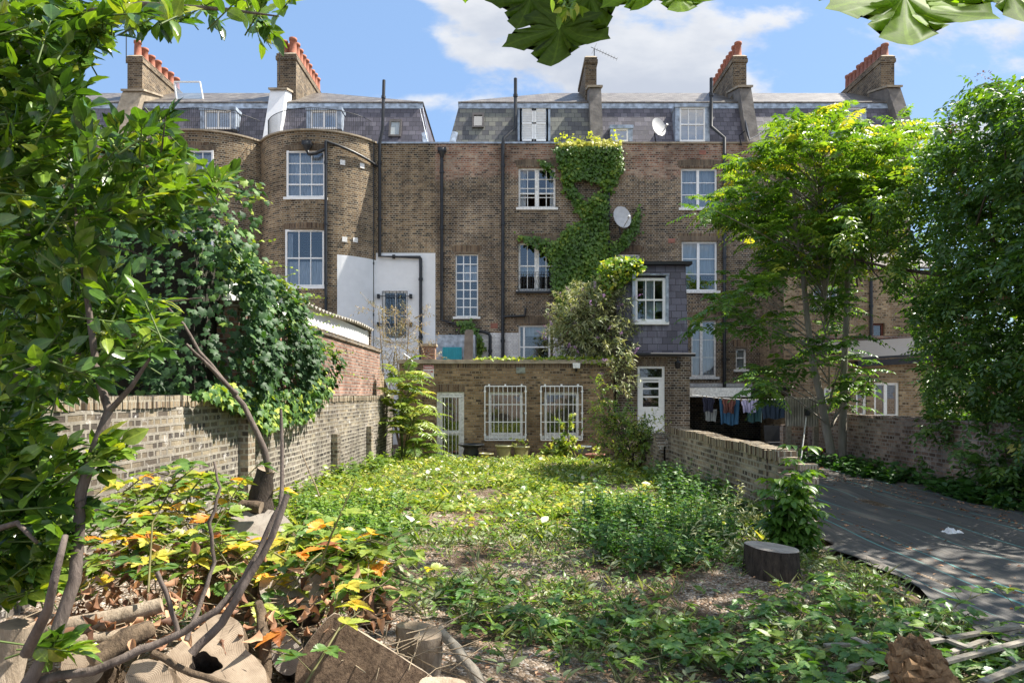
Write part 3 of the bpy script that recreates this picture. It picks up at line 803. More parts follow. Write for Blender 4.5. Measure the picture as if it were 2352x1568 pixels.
window(hA, *a, cols=2, rows=2, wm='white', arch=False)
gr = MB()
for i in range(8):
    x = a[0]+(a[1]-a[0])*i/7; gr.box(x-.009, x+.009, FY-.10, FY-.08, fz(770), fz(669))
for y in (681, 745): gr.box(fx(868), fx(946), FY-.12, FY-.10, fz(y)-.015, fz(y)+.015)
for y in (681, 745):
    for x in (870, 944): gr.box(fx(x)-.05, fx(x)+.05, FY-.13, FY+.0, fz(y)-.08, fz(y)+.08)
gr.build('window_grille', M['black_iron'], hA)
dormer(hA, 704, 784, 246, 296, win=dict(cols=1, rows=1, mull=[(.5, .06)], wm='white', curtain=[(.02, .25, 0, 1), (.75, .98, 0, 1)]), label='dormer with a pair of white casements behind the roof railing')
skylight(hA, 893, 921, 270, 315, lit=True)
pier(hA, fx(603)*1.012, fx(640)*1.012, 'white_render', top=13.45, dx=.1)
chimney(hA, -9.5, -8.73, 15.3, 12.9, pots=9, double=True, y1=31.4, poth=.62, potr=.15)
mm = MB(); mm.lathe([(.10, -.2), (.12, -.06), (.17, 0), (.17, .26), (.14, .26), (.14, .05)], (0, 0, 0), 4)
p0 = Vector(fbA(BR*math.asin((atx(706, 24.6)+7.38)/BR), 0, -.14))
pz = atz(336, 24.6)
o = hopper(hA, p0.x, pz, p0.y, 'pipe')
pts = [(p0.x, p0.y, pz-.15), (p0.x+.06, p0.y, pz-.3), (p0.x+.3, p0.y, pz-.28)]
pipe(hA, pts+[tuple(Vector(fbA(BR*math.asin((atx(746, 24.7)+7.38)/BR), atz(343, 24.7), -.1)))], .06, 'waste_pipe', collars=False)
u748 = BR*math.asin((atx(748, 24.75)+7.38)/BR)
q = fbA(u748, 0, -.10)
pipe(hA, [(q[0], q[1], atz(326, 24.75)), (q[0], q[1], -.3)], .055)
arcp = [fbA(u748+(AM*BR*.985-u748)*i/8, atz(326, 24.75)-(.5*(i/8)), -.09) for i in range(9)]
pipe(hA, arcp, .05, 'rainwater_pipe', collars=False)
pipe(hA, [(fx(882)*1.005, MB0-.3, atz(193, MB0)), (fx(880), FY-.12, fz(300)), (fx(873), FY-.1, fz(330)), (fx(873), FY-.1, fz(590)), (fx(966), FY-.1, fz(592)), (fx(967), FY-.1, fz(596)), (fx(967), FY-.1, fz(860))], .062, 'soil_pipe')
pipe(hA, [(fx(859), FY-.1, fz(330)), (fx(858), FY-.1, fz(800))], .035, 'rainwater_pipe')
for (x, y) in ((790, 376), (828, 374), (794, 551), (815, 549)):
    u = BR*math.asin((atx(x, 25.2)+7.38)/BR); z = atz(y, 25.1)
    v = MB(); v.hexa([fbA(u-.09, z-.09, -.03), fbA(u+.09, z-.09, -.03), fbA(u+.09, z-.09, .02), fbA(u-.09, z-.09, .02), fbA(u-.09, z+.09, -.03), fbA(u+.09, z+.09, -.03), fbA(u+.09, z+.09, .02), fbA(u-.09, z+.09, .02)])
    v.build('extractor_vent', M['white_old'], hA)

hB, fbB = bow_house('bow-backed brick terraced house partly hidden by the holly, tilted-open roof light beside its chimney', XB1, XB2, -11.65,
                    [(418, 487, 343, 452), (418, 487, 526, 657)], ridge=(fx(300)*30/26, XB2))
dormer(hB, 460, 541, 246, 296, win=dict(cols=1, rows=1, mull=[(.5, .06)], wm='white', curtain=[(.02, .4, 0, 1)]), label='dormer with white casements behind the roof railing')
skylight(hB, 308, 340, 275, 330, lit=True)
pier(hB, fx(243)*1.012, fx(290)*1.012, 'stone', top=13.4, dx=.35)
chimney(hB, -15.55, -14.95, 15.2, 12.9, pots=7, potm='terracotta', y1=31.2)
rl = MB()        # the tilted-open roof light
q = [(-13.75, 28.0, 13.5), (-12.65, 28.0, 13.5), (-12.75, 27.9, 14.25), (-13.8, 27.9, 14.25)]
for i in range(4): rl.obox(q[i], q[(i+1) % 4], .06, .05)
rlo = rl.build('roof_light', M['white'], hB)
g = MB(); g.face(q); g.build('pane', M['glass_sky'], rlo)

hF = thing('terraced_house', 'outermost brick terraced house glimpsed through the holly leaves beyond the stone pier', 'house', ((XB0+XB1)/2, FY, GZ), 'terraced houses')
w = MB(); wall_grid(w, lambda u, z, d: (u, FY+d, z), XB0, XB1, GZ, PZ-.06, [(-19.6, -18.2, 7.8, 9.6)]); shell(w, XB0, XB1); w.build('wall', M['brick_bow'], hF)
window(hF, -19.6, -18.2, 7.8, 9.6, cols=3, rows=4, rails=[.5], curtain=[(.02, .98, 0, 1)])
coping(hF, XB0, XB1); mansard(hF, XB0, XB1)
dormer(hF, 40, 120, 246, 300, win=dict(mull=[(.5, .06)], wm='white'))
chimney(hF, -21.6, -21.0, 15.1, 12.9, pots=7)

# ---------------------------------------------------------------- aerials and dishes
def dish(x, y, Y, r, face, label, m='dish', arm=1):
    c = at(x, y, Y); o = thing('satellite_dish', label, 'satellite dish', tuple(c), 'satellite dishes')
    fd = Vector(face).normalized(); s = fd.cross(Vector((0, 0, 1))).normalized(); u = s.cross(fd)
    mb = MB(); rows = []
    for k in range(6):
        t = k/5; rows.append([c+(s*math.cos(j*.3927)*.86+u*math.sin(j*.3927)*1.08)*r*t+fd*(.14*r*t*t) for j in range(16)])
    for k in range(5):
        for j in range(16):
            j2 = (j+1) % 16; mb.face([rows[k][j], rows[k][j2], rows[k+1][j2], rows[k+1][j]] if k else [rows[1][j], rows[0][0], rows[1][j2]], sm=False)
    back = [[p-fd*.018 for p in r_] for r_ in rows]
    for k in range(1, 5):
        for j in range(16):
            j2 = (j+1) % 16; mb.face([back[k][j2], back[k][j], back[k+1][j], back[k+1][j2]])
    mb.build('reflector', M[m], o)
    a = MB(); lo = c-u*r*1.0; tip = c-u*r*.75+fd*r*1.25
    a.tube([lo, tip], .018, 5); a.tube([tip-fd*.06+u*.03, tip+fd*.07+u*.05], .04, 6); a.build('arm', M['dish'], o)
    b = MB(); b.tube([c-fd*.05, c-fd*.28-u*.1, c-fd*.28-u*r*1.2], .025, 5); b.build('bracket', M['black_iron'], o)
M['dish'] = plain('dish_grey', (.46, .46, .46), .5, 0, .1)
M['dish_dark'] = plain('dish_charcoal', (.06, .07, .09), .5, 0, .1)
dish(1512, 293, 25.95, .36, (.45, -1, .3), 'pale satellite dish at the parapet between the low dormer and the six-pane dormer')
dish(1428, 500, 25.6, .42, (.3, -1, .3), 'pale satellite dish on the brick wall above the slate-hung wing')
dish(1714, 300, 25.8, .40, (.9, -.45, .2), 'dark satellite dish seen edge-on beside the concrete pier', m='dish_dark')
def aerial(x, y, Y, elems, boom, label, mast=1.6, tilt=0.0):
    c = at(x, y, Y); o = thing('tv_aerial', label, 'aerial', (c.x, c.y, c.z-mast), 'television aerials')
    m_ = MB(); m_.tube([c-Vector((0, 0, mast)), c], .02, 5); m_.build('mast', M['black_iron'], o)
    b = MB(); bv = Vector(boom); b.tube([c-bv*.15, c+bv], .014, 4)
    n = Vector((-bv.z, .5, bv.x)).normalized()
    for i in range(elems):
        p = c+bv*(i/(elems-1)); L = .11+.03*(i == 0); b.tube([p-n*L, p+n*L], .009, 3)
    b.tube([c-n*.35, c+n*.35], .01, 3)
    b.build('antenna', M['black_iron'], o)
aerial(1365, 112, 28, 9, (.95, .1, -.38), 'black television aerial leaning from the potless chimney')
aerial(642, 106, 27.4, 8, (-.55, -.2, .12), 'silver television aerial on the tallest chimney beside the bow', mast=1.4)
aerial(290, 62, 28, 3, (.25, .1, .02), 'tall thin aerial mast beside the chimney near the holly', mast=1.5)
# ================================================================ GROUND
def soil_mat():
    m, T, p = mat('stony_soil')
    tc = T.new('ShaderNodeTexCoord'); o = tc.outputs['Object']
    v = T.new('ShaderNodeTexVoronoi'); v.inputs['Scale'].default_value = 55; T.link(o, v.inputs['Vector'])
    v2 = T.new('ShaderNodeTexVoronoi'); v2.inputs['Scale'].default_value = 23; T.link(o, v2.inputs['Vector'])
    peb = T.ramp(T.math('FRACT', T.math('MULTIPLY', v.outputs['Color'], 7.3)), [(0, (.11, .08, .055)), (.4, (.26, .205, .155)), (.75, (.38, .32, .26)), (1, (.58, .54, .5))])
    n = T.noise(o, 1.3, 6, .6)
    col = T.mix(T.rng(n, .36, .56), (.14, .10, .066), peb)
    col = T.mix(1, col, T.ramp(T.noise(o, 9, 5, .7), [(.3, (.6, .58, .55)), (.7, (1.15, 1.1, 1.05))]), 'MULTIPLY')
    T.link(col, p.inputs['Base Color']); p.inputs['Roughness'].default_value = .95; p.inputs['Specular IOR Level'].default_value = .15
    b = T.new('ShaderNodeBump'); b.inputs['Strength'].default_value = 1; b.inputs['Distance'].default_value = .02
    T.link(T.math('ADD', T.math('MULTIPLY', v.outputs['Distance'], -1.2), T.math('MULTIPLY', T.noise(o, 14, 5, .7), 1.0)), b.inputs['Height']); T.link(b.outputs[0], p.inputs['Normal'])
    return m
M['soil'] = soil_mat()
def grid_mesh(name, xs, ys, zf, m, smooth=True):
    X, Y = np.meshgrid(xs, ys); Z = zf(X, Y)
    v = np.stack([X, Y, Z], -1).reshape(-1, 3)
    nx, ny = len(xs), len(ys)
    i = np.arange(nx*ny).reshape(ny, nx)
    f = np.stack([i[:-1, :-1], i[:-1, 1:], i[1:, 1:], i[1:, :-1]], -1).reshape(-1, 4)
    me = bpy.data.meshes.new(name); me.from_pydata(v.tolist(), [], f.tolist()); me.materials.append(m)
    uv = me.uv_layers.new(name='uv')
    uv.data.foreach_set('uv', v[f.reshape(-1)][:, :2].astype(np.float32).ravel())
    me.polygons.foreach_set('use_smooth', [smooth]*len(f)); me.update()
    o = bpy.data.objects.new(name, me); COL.objects.link(o); return o
xs = np.concatenate([[-400, -120, -40, -20], np.linspace(-9, 14, 116), [20, 40, 120, 400]])
ys = np.concatenate([[-400, -120, -40, -15, -6], np.linspace(-3, 27, 150), [40, 80, 200, 600]])
struct(grid_mesh('ground', xs, ys, ground_z, M['soil']))

def membrane_mat():
    m, T, p = mat('woven_weed_membrane')
    tc = T.new('ShaderNodeTexCoord'); o = tc.outputs['Object']
    sp = T.new('ShaderNodeSeparateXYZ'); T.link(o, sp.inputs[0])
    st = T.mapping(o, scale=(30, .35, 1)); n = T.noise(st, 1.0, 5, .6)
    col = T.ramp(n, [(.3, (.054, .052, .050)), (.7, (.11, .104, .098))])
    for c in (.02, .62, 1.3, 1.78):
        d = T.math('ABSOLUTE', T.math('SUBTRACT', T.math('FLOORED_MODULO', T.math('SUBTRACT', sp.outputs[0], 4.1), 2.0), c))
        col = T.mix(T.rng(d, .006, .014, 1, 0), col, (.10, .25, .24))
    dust = T.noise(T.mapping(o, scale=(3.0, .6, 1)), 1.2, 6, .65)
    col = T.mix(T.rng(dust, .50, .75), col, (.20, .17, .14))
    T.link(col, p.inputs['Base Color']); p.inputs['Roughness'].default_value = .68; p.inputs['Specular IOR Level'].default_value = .3
    b = T.new('ShaderNodeBump'); b.inputs['Strength'].default_value = .6; b.inputs['Distance'].default_value = .02
    T.link(T.math('ADD', n, T.math('MULTIPLY', T.noise(T.mapping(o, scale=(2.2, .8, 1)), 1, 4), 2.5)), b.inputs['Height']); T.link(b.outputs[0], p.inputs['Normal'])
    return m
M['membrane'] = membrane_mat()
def lane_z(X, Y):
    e = np.exp(-((X-3.25)/.10)**2)*.06*(.6+.4*np.sin(Y*2.1)) + np.exp(-((X-3.55)/.07)**2)*.035
    edge = .03*np.sin(Y*1.7)+.015*np.sin(Y*4.1)
    return ground_z(X, Y)+.03 + e + .010*np.sin(X*9+Y*.6)+.014*np.sin(X*3.1+1.2*np.sin(Y*.9))+.006*np.sin(X*17+Y*1.9) + edge*.3
lane = grid_mesh('lane', np.concatenate([np.linspace(3.0, 4.2, 46), np.linspace(4.25, 12, 70)]), np.linspace(-6, 16.6, 130), lane_z, M['membrane'])
# ragged edge of the sheet on the garden side
for vtx in lane.data.vertices:
    if vtx.co.x < 3.12 : vtx.co.x += .13*math.sin(vtx.co.y*1.3)+.05*math.sin(vtx.co.y*5.1)
    if vtx.co.x < 3.35 and vtx.co.y > 6.9: vtx.co.x = max(vtx.co.x, 3.28)
struct(lane)
struct(grid_mesh('yard', np.linspace(3.1, 9.4, 20), np.linspace(16.4, 25.9, 20), lambda X, Y: ground_z(X, Y)*0-.12+.03, plain('yard_concrete', (.12, .11, .10), .9, 0, .3, 2, .3)))

# ================================================================ GARDEN WALLS
def rough_wall(mb, x0, x1, y0, y1, z0, ztop, axis='y', step=.225, jit=.012, m=0, mt=1, cap=.115):
    """a wall running along y with slightly uneven faces, brick-on-edge coping as a second material"""
    n = int((y1-y0)/step); 
    ys_ = [y0+(y1-y0)*i/n for i in range(n+1)]
    zt = [ztop(y) if callable(ztop) else ztop for y in ys_]
    rnd = [random.uniform(-jit, jit) for _ in ys_]
    for i in range(n):
        a, b = ys_[i], ys_[i+1]; za, zb_ = zt[i], zt[i+1]; xa, xb = x0+rnd[i], x0+rnd[i+1]; xc, xd = x1+rnd[i], x1+rnd[i+1]
        mb.face([(xd, b, z0), (xd, b, zb_-cap), (xc, a, za-cap), (xc, a, z0)][::-1], uv=None, m=m)
        mb.face([(xa, a, z0), (xa, a, za-cap), (xb, b, zb_-cap), (xb, b, z0)][::-1], m=m)
        mb.face([(xa, a, za-cap), (xc, a, za-cap), (xd, b, zb_-cap), (xb, b, zb_-cap)], m=m)
    # coping bricks one by one
    y = y0
    while y < y1-.03:
        t = .068+random.uniform(-.004, .006); z = (ztop(y) if callable(ztop) else ztop)+random.uniform(-.008, .006)
        dx = random.uniform(-.012, .012)
        if random.random() > .015: mb.box(x0-.012+dx, x1+.012+dx, y, y+t, z-cap+.002, z, m=mt)
        y += t+random.uniform(.007, .014)
    mb.face([(x0, y0, z0), (x1, y0, z0), (x1, y0, zt[0]-cap), (x0, y0, zt[0]-cap)], m=m)
    mb.face([(x1, y1, z0), (x0, y1, z0), (x0, y1, zt[-1]-cap), (x1, y1, zt[-1]-cap)], m=m)

wl = thing('garden_wall', 'long weathered stock-brick garden wall with lime-stained face, below the ivy', 'garden wall', (-3.5, 11, -.2), 'garden walls')
mb = MB()
rough_wall(mb, -3.62, -3.38, 1.2, 8.45, -.3, 1.485)
rough_wall(mb, -3.66, -3.42, 8.70, 19.6, -.6, 1.47)
mb.build('wall', [M['brick_wall_old'], M['soldier']], wl)
pm = MB()
for y in (8.45, 12.9, 16.0):
    pm.box(-3.63, -3.30 if y > 9 else -3.27, y+.01, y+.24, -.6, 1.30 if y < 9 else .75)
pm.build('buttress', M['brick_wall_dark'], wl)

wr = thing('garden_wall', 'tall red-brick wall standing behind the stock-brick wall, sunlit, with dark brick coping', 'garden wall', (-3.8, 14, -.4), 'garden walls')
mb = MB(); mb.box(-3.98, -3.70, 9.2, 19.1, -.4, 2.66); mb.build('wall', M['brick_red'], wr)
mb = MB(); y = 9.2
while y < 19.1:
    mb.box(-4.0, -3.665, y, min(y+.216, 19.12), 2.662, 2.76+random.uniform(-.004, .004)); y += .226
mb.build('coping', M['brick_dark'], wr)
mb = MB(); mb.prism([(19.11, -.4), (19.11, 2.35), (20.3, 1.75), (20.3, -.4)], 'x', -3.94, -3.72); mb.build('end_wall', M['brick_yellow'], wr)

# lean-to with a corrugated roof behind the red wall
sh = thing('lean_to_shed', 'lean-to with corrugated roof and white fascia above the red-brick wall', 'shed', (-4.6, 14, 0))
mb = MB()
mb.box(-4.02, -3.97, 9.5, 18.9, 2.6, 3.22); mb.build('fascia', M['white'], sh)
M['fibre'] = plain('fibre_cement', (.36, .33, .28), .9, 0, .3, 3, .3)
mb = MB(); N = 150
for i in range(N):
    y0, y1 = 9.3+9.7*i/N, 9.3+9.7*(i+1)/N
    a, b = .03*math.sin(i*math.pi/2), .03*math.sin((i+1)*math.pi/2)
    w0 = .05*math.sin(y0*.8)
    p = [(-3.84, y0, 3.25+a+w0), (-3.84, y1, 3.25+b+w0), (-6.8, y1, 3.55+b), (-6.8, y0, 3.55+a)]
    mb.face(p); mb.face([(q[0], q[1], q[2]-.015) for q in p][::-1])
mb.build('roof', M['fibre'], sh)
mb = MB(); mb.box(-6.8, -4.05, 9.5, 18.9, -.4, 3.1); mb.box(-4.0, -3.92, 18.9, 19.02, 2.62, 3.3); mb.build('wall', M['brick_dark'], sh)

# right-hand broken wall
wb = thing('garden_wall', 'low broken brick garden wall between the weeds and the lane, its near end crumbling in steps', 'garden wall', (3.1, 10, -.1), 'garden walls')
mb = MB(); rough_wall(mb, 3.0, 3.23, 8.05, 13.1, -.6, lambda y: .86+.012*math.sin(y*3)+.004*(y-8))
rough_wall(mb, 3.02, 3.24, 7.75, 8.05, -.6, .86, step=.1)
for (a, b, z) in ((7.52, 7.75, .62), (7.30, 7.52, .40), (7.2, 7.30, .16)): mb.box(3.0, 3.23, a, b, -.4, z)
mb.build('wall', [M['brick_wall_dark'], M['soldier']], wb)
mb = MB()
for (x, y, z, r, lx, ly) in ((3.10, 7.64, .73, .3, .21, .1), (3.28, 7.60, .66, .1, .21, .1), (3.16, 7.42, .44, .5, .2, .1), (3.05, 7.25, .2, .9, .2, .1), (3.3, 7.5, .52, -.2, .12, .1), (2.9, 7.2, -.02, .7, .2, .1), (3.0, 6.95, 0, .2, .2, .1)):
    c, s_ = math.cos(r), math.sin(r); h = .065
    P = [(x+c*a*lx/2-s_*b*ly/2, y+s_*a*lx/2+c*b*ly/2) for a, b in ((-1, -1), (1, -1), (1, 1), (-1, 1))]
    mb.hexa([(p[0], p[1], z) for p in P]+[(p[0], p[1], z+h) for p in P])
mb.build('loose_brick', M['soldier'], wb)
mb = MB(); rough_wall(mb, 2.95, 3.2, 13.12, 15.2, -.6, lambda y: .62+.22*math.sin(y*4.1)-.12*(y-13), cap=.02, jit=.05)
rough_wall(mb, 3.0, 3.2, 15.2, 20.0, -.6, .55, cap=.02, jit=.03)
mb.build('tumbled_end', [M['brick_wall_dark'], M['brick_wall_dark']], wb)

# lane boundary wall on the right
wn = thing('garden_wall', 'pinkish-brown brick boundary wall along the far side of the dark lane under the elder', 'garden wall', (7.7, 11, -.1), 'garden walls')
mb = MB(); rough_wall(mb, 7.55, 7.8, 2.0, 18.4, -.4, lambda y: 1.06+.01*math.sin(y*2), cap=.05)
mb.build('wall', [M['brick_lane'], M['brick_lane']], wn)

# ================================================================ SINGLE-STOREY BRICK EXTENSION
EY = 20.0
def ex(x): return atx(x, EY)
def ez(y): return atz(y, EY)
X0, X1 = ex(917), ex(1409); ZT = ez(824)
xt = thing('brick_extension', 'single-storey yellow-brown brick extension with flat roof, barred door and two barred windows', 'extension', ((X0+X1)/2, EY, -.4))
W1 = (ex(1122), ex(1201), ez(1000), ez(900)); W2 = (ex(1250), ex(1330), ez(1000), ez(900)); DO = (ex(1003), ex(1066), ez(1052), ez(900))
mb = MB(); wall_grid(mb, lambda u, z, d: (u, EY+d, z), X0, X1, -.6, ZT-.14, [W1, W2, (DO[0], DO[1], -.6, DO[3])], depth=.1)
for x in (X0, X1):
    mb.face([(x, EY, -.6), (x, EY, ZT-.14), (x, FY-.02, ZT-.14), (x, FY-.02, -.6)][::(1 if x == X0 else -1)])
mb.face([(X0, EY, ZT-.1), (X1, EY, ZT-.1), (X1, FY, ZT-.1), (X0, FY, ZT-.1)])
mb.face([(X0, EY+3.2, -.6), (X1, EY+3.2, -.6), (X1, EY+3.2, ZT-.1), (X0, EY+3.2, ZT-.1)])
mb.build('wall', M['brick_ext'], xt)
mb = MB(); x = X0
while x < X1-.02:
    mb.box(x, min(X1, x+.066), EY-.004, EY+.08, ZT-.26, ZT-.142); x += .077
mb.build('brick_course', M['arch'], xt)
mb = MB(); mb.box(X0-.04, X1+.04, EY-.07, EY+.5, ZT-.14, ZT-.06); mb.box(X0-.03, X1+.03, EY-.05, EY+.5, ZT-.06, ZT-.02); mb.build('roof_edge', M['stone'], xt)
def ext_window(a, shelf):
    fr = window(xt, *a, Y=EY+.06, cols=1, rows=1, fw=.085, wm='white_old', arch=False, sill=True, glass='glass')
    mb = MB(); b0, b1, c0, c1 = a[0]-.10, a[1]+.08, a[2]-.12, a[3]+.17; Y = EY-.13
    t = .016
    for x in (b0, b1): mb.box(x-t, x+t, Y-.012, Y+.012, c0, c1)
    for z in (c0, c1): mb.box(b0, b1, Y-.011, Y+.011, z-t, z+t)
    for i in range(1, 9):
        x = b0+(b1-b0)*i/9; mb.tube([(x, Y, c0), (x, Y, c1)], .0105, 5)
    for f in (.335, .66): mb.box(b0, b1, Y-.012, Y+.012, c0+(c1-c0)*f-.012, c0+(c1-c0)*f+.012)
    for x in (b0, b1):
        for z in (c0+.15, (c0+c1)/2, c1-.15): mb.box(x-.03, x+.03, Y, EY+.01, z-.025, z+.025)
    for f in (.1, .5, .9): mb.box(b0+(b1-b0)*f-.025, b0+(b1-b0)*f+.025, Y, EY+.01, c1-.0, c1+.06)
    mb.build('window_grille', M['white'], xt)
    b = MB(); z = a[2]+.25
    while z < a[3]-.05:
        b.face([(a[0], EY+.30, z), (a[1], EY+.30, z), (a[1], EY+.315, z+.035), (a[0], EY+.315, z+.035)]); z += .045
    if shelf: b.build('blind', M['slat_blind'], fr)
    L = MB(); n = 9; w = a[1]-a[0]
    for i in range(13):
        q0 = a[0]-.12+(w+.24)*i/13; L.box(q0, q0+(w+.24)/13-.012, EY-.005, EY+.05, a[3]+.004, a[3]+.225)
    L.build('lintel', M['arch'], fr)
M['slat_blind'] = plain('brown_slat_blind', (.14, .10, .06), .6, 0, .2, 2)
ext_window(W1, True); ext_window(W2, True)
dframe = MB(); x0, x1, z0, z1 = DO; z0 = -.42
f = .075
dframe.box(x0, x0+f, EY+.03, EY+.1, z0, z1); dframe.box(x1-f, x1, EY+.03, EY+.1, z0, z1); dframe.box(x0+f, x1-f, EY+.03, EY+.1, z1-f, z1)
g = .09
dframe.box(x0+f, x0+f+g, EY+.05, EY+.09, z0, z1-f); dframe.box(x1-f-g, x1-f, EY+.05, EY+.09, z0, z1-f); dframe.box(x0+f+g, x1-f-g, EY+.05, EY+.09, z1-f-g, z1-f)
dframe.box(x0+f+g, x1-f-g, EY+.05, EY+.09, z0+.72, z0+.86); dframe.box(x0+f+g, x1-f-g, EY+.05, EY+.09, z0, z0+.14)
do = dframe.build('door', M['white_old'], xt)
mb = MB(); mb.face([(x0+f, EY+.07, z0), (x1-f, EY+.07, z0), (x1-f, EY+.07, z1-f), (x0+f, EY+.07, z1-f)]); mb.build('pane', M['glass'], do)
mb = MB()
for i in range(6):
    x = x0+.12+(x1-x0-.24)*i/5; mb.tube([(x, EY+.0, z0+.05), (x, EY+.0, z1-.12)], .0105, 5)
for z in (z0+.07, z1-.13, z0+.8): mb.box(x0+.08, x1-.08, EY-.008, EY+.010, z-.014, z+.014)
mb.build('door_grille', M['white'], do)
L = MB()
for i in range(11): L.box(x0-.02+(x1-x0+.06)*i/11, x0-.02+(x1-x0+.06)*(i+.86)/11, EY-.005, EY+.05, z1+.004, z1+.225)
L.build('lintel', M['arch'], do)
# fittings on it
vt = thing('wall_vent', 'square metal vent plate high on the extension wall between the barred windows', 'vent', tuple(at(1196, 850, EY)))
mb = MB(); c = at(1196, 850, EY-.03); mb.box(c.x-.13, c.x+.13, EY-.03, EY, c.z-.085, c.z+.085)
for i in range(5): mb.box(c.x-.11, c.x+.11, EY-.045, EY-.03, c.z-.07+i*.032, c.z-.055+i*.032)
mb.build('plate', plain('galvanised_plate', (.32, .33, .26), .4, .5, .3, 9), vt)
fl = thing('floodlight', 'small white floodlight on the extension wall above the second barred window', 'floodlight', tuple(at(1323, 842, EY)))
mb = MB(); c = at(1323, 840, EY); mb.hexa([(c.x-.1, EY-.16, c.z-.07), (c.x+.1, EY-.16, c.z-.07), (c.x+.09, EY-.05, c.z-.08), (c.x-.09, EY-.05, c.z-.08), (c.x-.11, EY-.15, c.z+.08), (c.x+.11, EY-.15, c.z+.08), (c.x+.09, EY-.04, c.z+.06), (c.x-.09, EY-.04, c.z+.06)]); mb.build('lamp_head', M['white_old'], fl)
mb = MB(); mb.tube([(c.x, EY-.08, c.z-.05), (c.x, EY-.05, c.z-.15), (c.x, EY, c.z-.15)], .03, 7); mb.build('sensor', M['black_iron'], fl)
cm = thing('security_lamp', 'round black bulkhead lamp beside the red and white warning sign', 'lamp', tuple(at(962, 855, EY)))
c = at(962, 855, EY); mb = MB(); mb.tube([(c.x, EY, c.z), (c.x, EY-.06, c.z)], .10, 14); mb.build('base', M['black_iron'], cm)
mb = MB(); mb.lathe([(.001, .065), (.045, .05), (.065, 0), (.045, -.05), (.001, -.065)], (c.x, EY-.09, c.z), 12, cap=False); mb.build('lens', plain('dark_lens', (.05, .055, .06), .1, 0, .05), cm)
cond = thing('cable_conduit', 'thin white cable conduit bent down over the edge of the extension roof', 'conduit', tuple(at(950, 860, EY)))
mb = MB(); mb.tube([at(927, 812, EY-.2), at(941, 822, EY-.12), at(947, 829, EY-.08), at(944, 868, EY-.03), at(959, 870, EY-.03)], .018, 6); mb.build('tube', M['white'], cond)
# the warning sign
sg = thing('warning_sign', 'small red and white sign reading WARNING ANTI CLIMB PAINT on the extension wall', 'sign', tuple(at(984, 855, EY)))
a, b = at(973, 867, EY), at(996, 839, EY); Y = EY-.012
mb = MB(); mb.box(a.x-.006, b.x+.006, Y, EY, a.z-.006, b.z+.006); mb.build('board', plain('sign_white', (.8, .79, .77), .4, 0, .03), sg)
M['sign_red'] = plain('sign_red', (.42, .03, .04), .4, 0, .05)
h = (b.z-a.z); mb = MB(); mb.box(a.x, b.x, Y-.002, Y-.0005, a.z+h*.70, b.z); mb.build('red_band', M['sign_red'], sg)
def text(s, xc, zc, size, wid, Y, m, parent, name='lettering'):
    cu = bpy.data.curves.new('lettering', 'FONT'); cu.body = s; cu.size = size; cu.align_x = 'CENTER'; cu.align_y = 'CENTER'; cu.extrude = .0008; cu.offset = size*.025
    to = bpy.data.objects.new('tmp', cu); COL.objects.link(to); bpy.context.view_layer.update()
    dg = bpy.context.evaluated_depsgraph_get(); me = bpy.data.meshes.new_from_object(to.evaluated_get(dg)); bpy.data.objects.remove(to)
    xs_ = [v.co.x for v in me.vertices]; k = wid/(max(xs_)-min(xs_))
    off = rootloc(parent)
    for v in me.vertices: v.co = Vector((xc+v.co.x*k, Y-v.co.z, zc+v.co.y))-off
    me.materials.clear(); me.materials.append(m); o = bpy.data.objects.new(name, me); COL.objects.link(o); o.parent = parent
    for v in me.polygons: pass
    return o
xc = (a.x+b.x)/2; W_ = b.x-a.x
text('WARNING', xc, a.z+h*.84, .085, W_*.88, Y-.004, plain('sign_letter_white', (.8, .8, .8), .5, 0, .02), sg)
text('ANTI CLIMB', xc, a.z+h*.48, .10, W_*.92, Y-.002, M['sign_red'], sg)
text('PAINT', xc, a.z+h*.19, .10, W_*.52, Y-.002, M['sign_red'], sg)

# ================================================================ SLATE-HUNG WING (next door)
SY = 20.4
def sx(x): return atx(x, SY)
def sz(y): return atz(y, SY)
sw = thing('slate_hung_wing', 'two-storey rear wing hung with purple slates above a brick ground floor, white door and window', 'house wing', ((sx(1415)+sx(1588))/2, SY, -.2))
xa, xb = sx(1418), sx(1588); zt, zm = sz(605), sz(812)
DW = (sx(1467), sx(1530), sz(1040), sz(840))
mb = MB(); wall_grid(mb, lambda u, z, d: (u, SY+.18+d, z), xa, xb, -.3, zm, [(DW[0], DW[1], -.3, DW[3])], depth=.1)
mb.face([(xa, SY+.18, -.3), (xa, FY, -.3), (xa, FY, zm), (xa, SY+.18, zm)]); mb.face([(xb, SY+.18, -.3), (xb, SY+.18, zm), (xb, FY-.02, zm), (xb, FY-.02, -.3)][::-1])
mb.face([(xa, SY+2.5, -.3), (xb, SY+2.5, -.3), (xb, SY+2.5, zm), (xa, SY+2.5, zm)])
mb.build('wall', M['brick_dark'], sw)
ln = .32          # batter of the slated storey
mb = MB(); SW = (sx(1458)+.02, sx(1530), sz(738), sz(637))
def fs(u, z, d):
    t = (z-zm)/(zt-zm); return (u, SY+ln*t+d, z)
wall_grid(mb, fs, xa, xb-.09, zm, zt, [(SW[0], SW[1], SW[2], SW[3])], depth=.15)
mb.face([(xb-.09, SY, zm), (xb-.09, SY+ln, zt), (xb-.12, FY-.02, zt), (xb-.02, FY-.02, zm)])
mb.face([(xa, SY, zm), (xa, FY-.02, zm), (xa, FY-.02, zt), (xa, SY+ln, zt)])
mb.face([(xa, SY+ln+.02, zt-.02), (xb-.1, SY+ln+.02, zt-.02), (xb-.1, FY-.03, zt+.1), (xa, FY-.03, zt+.1)])
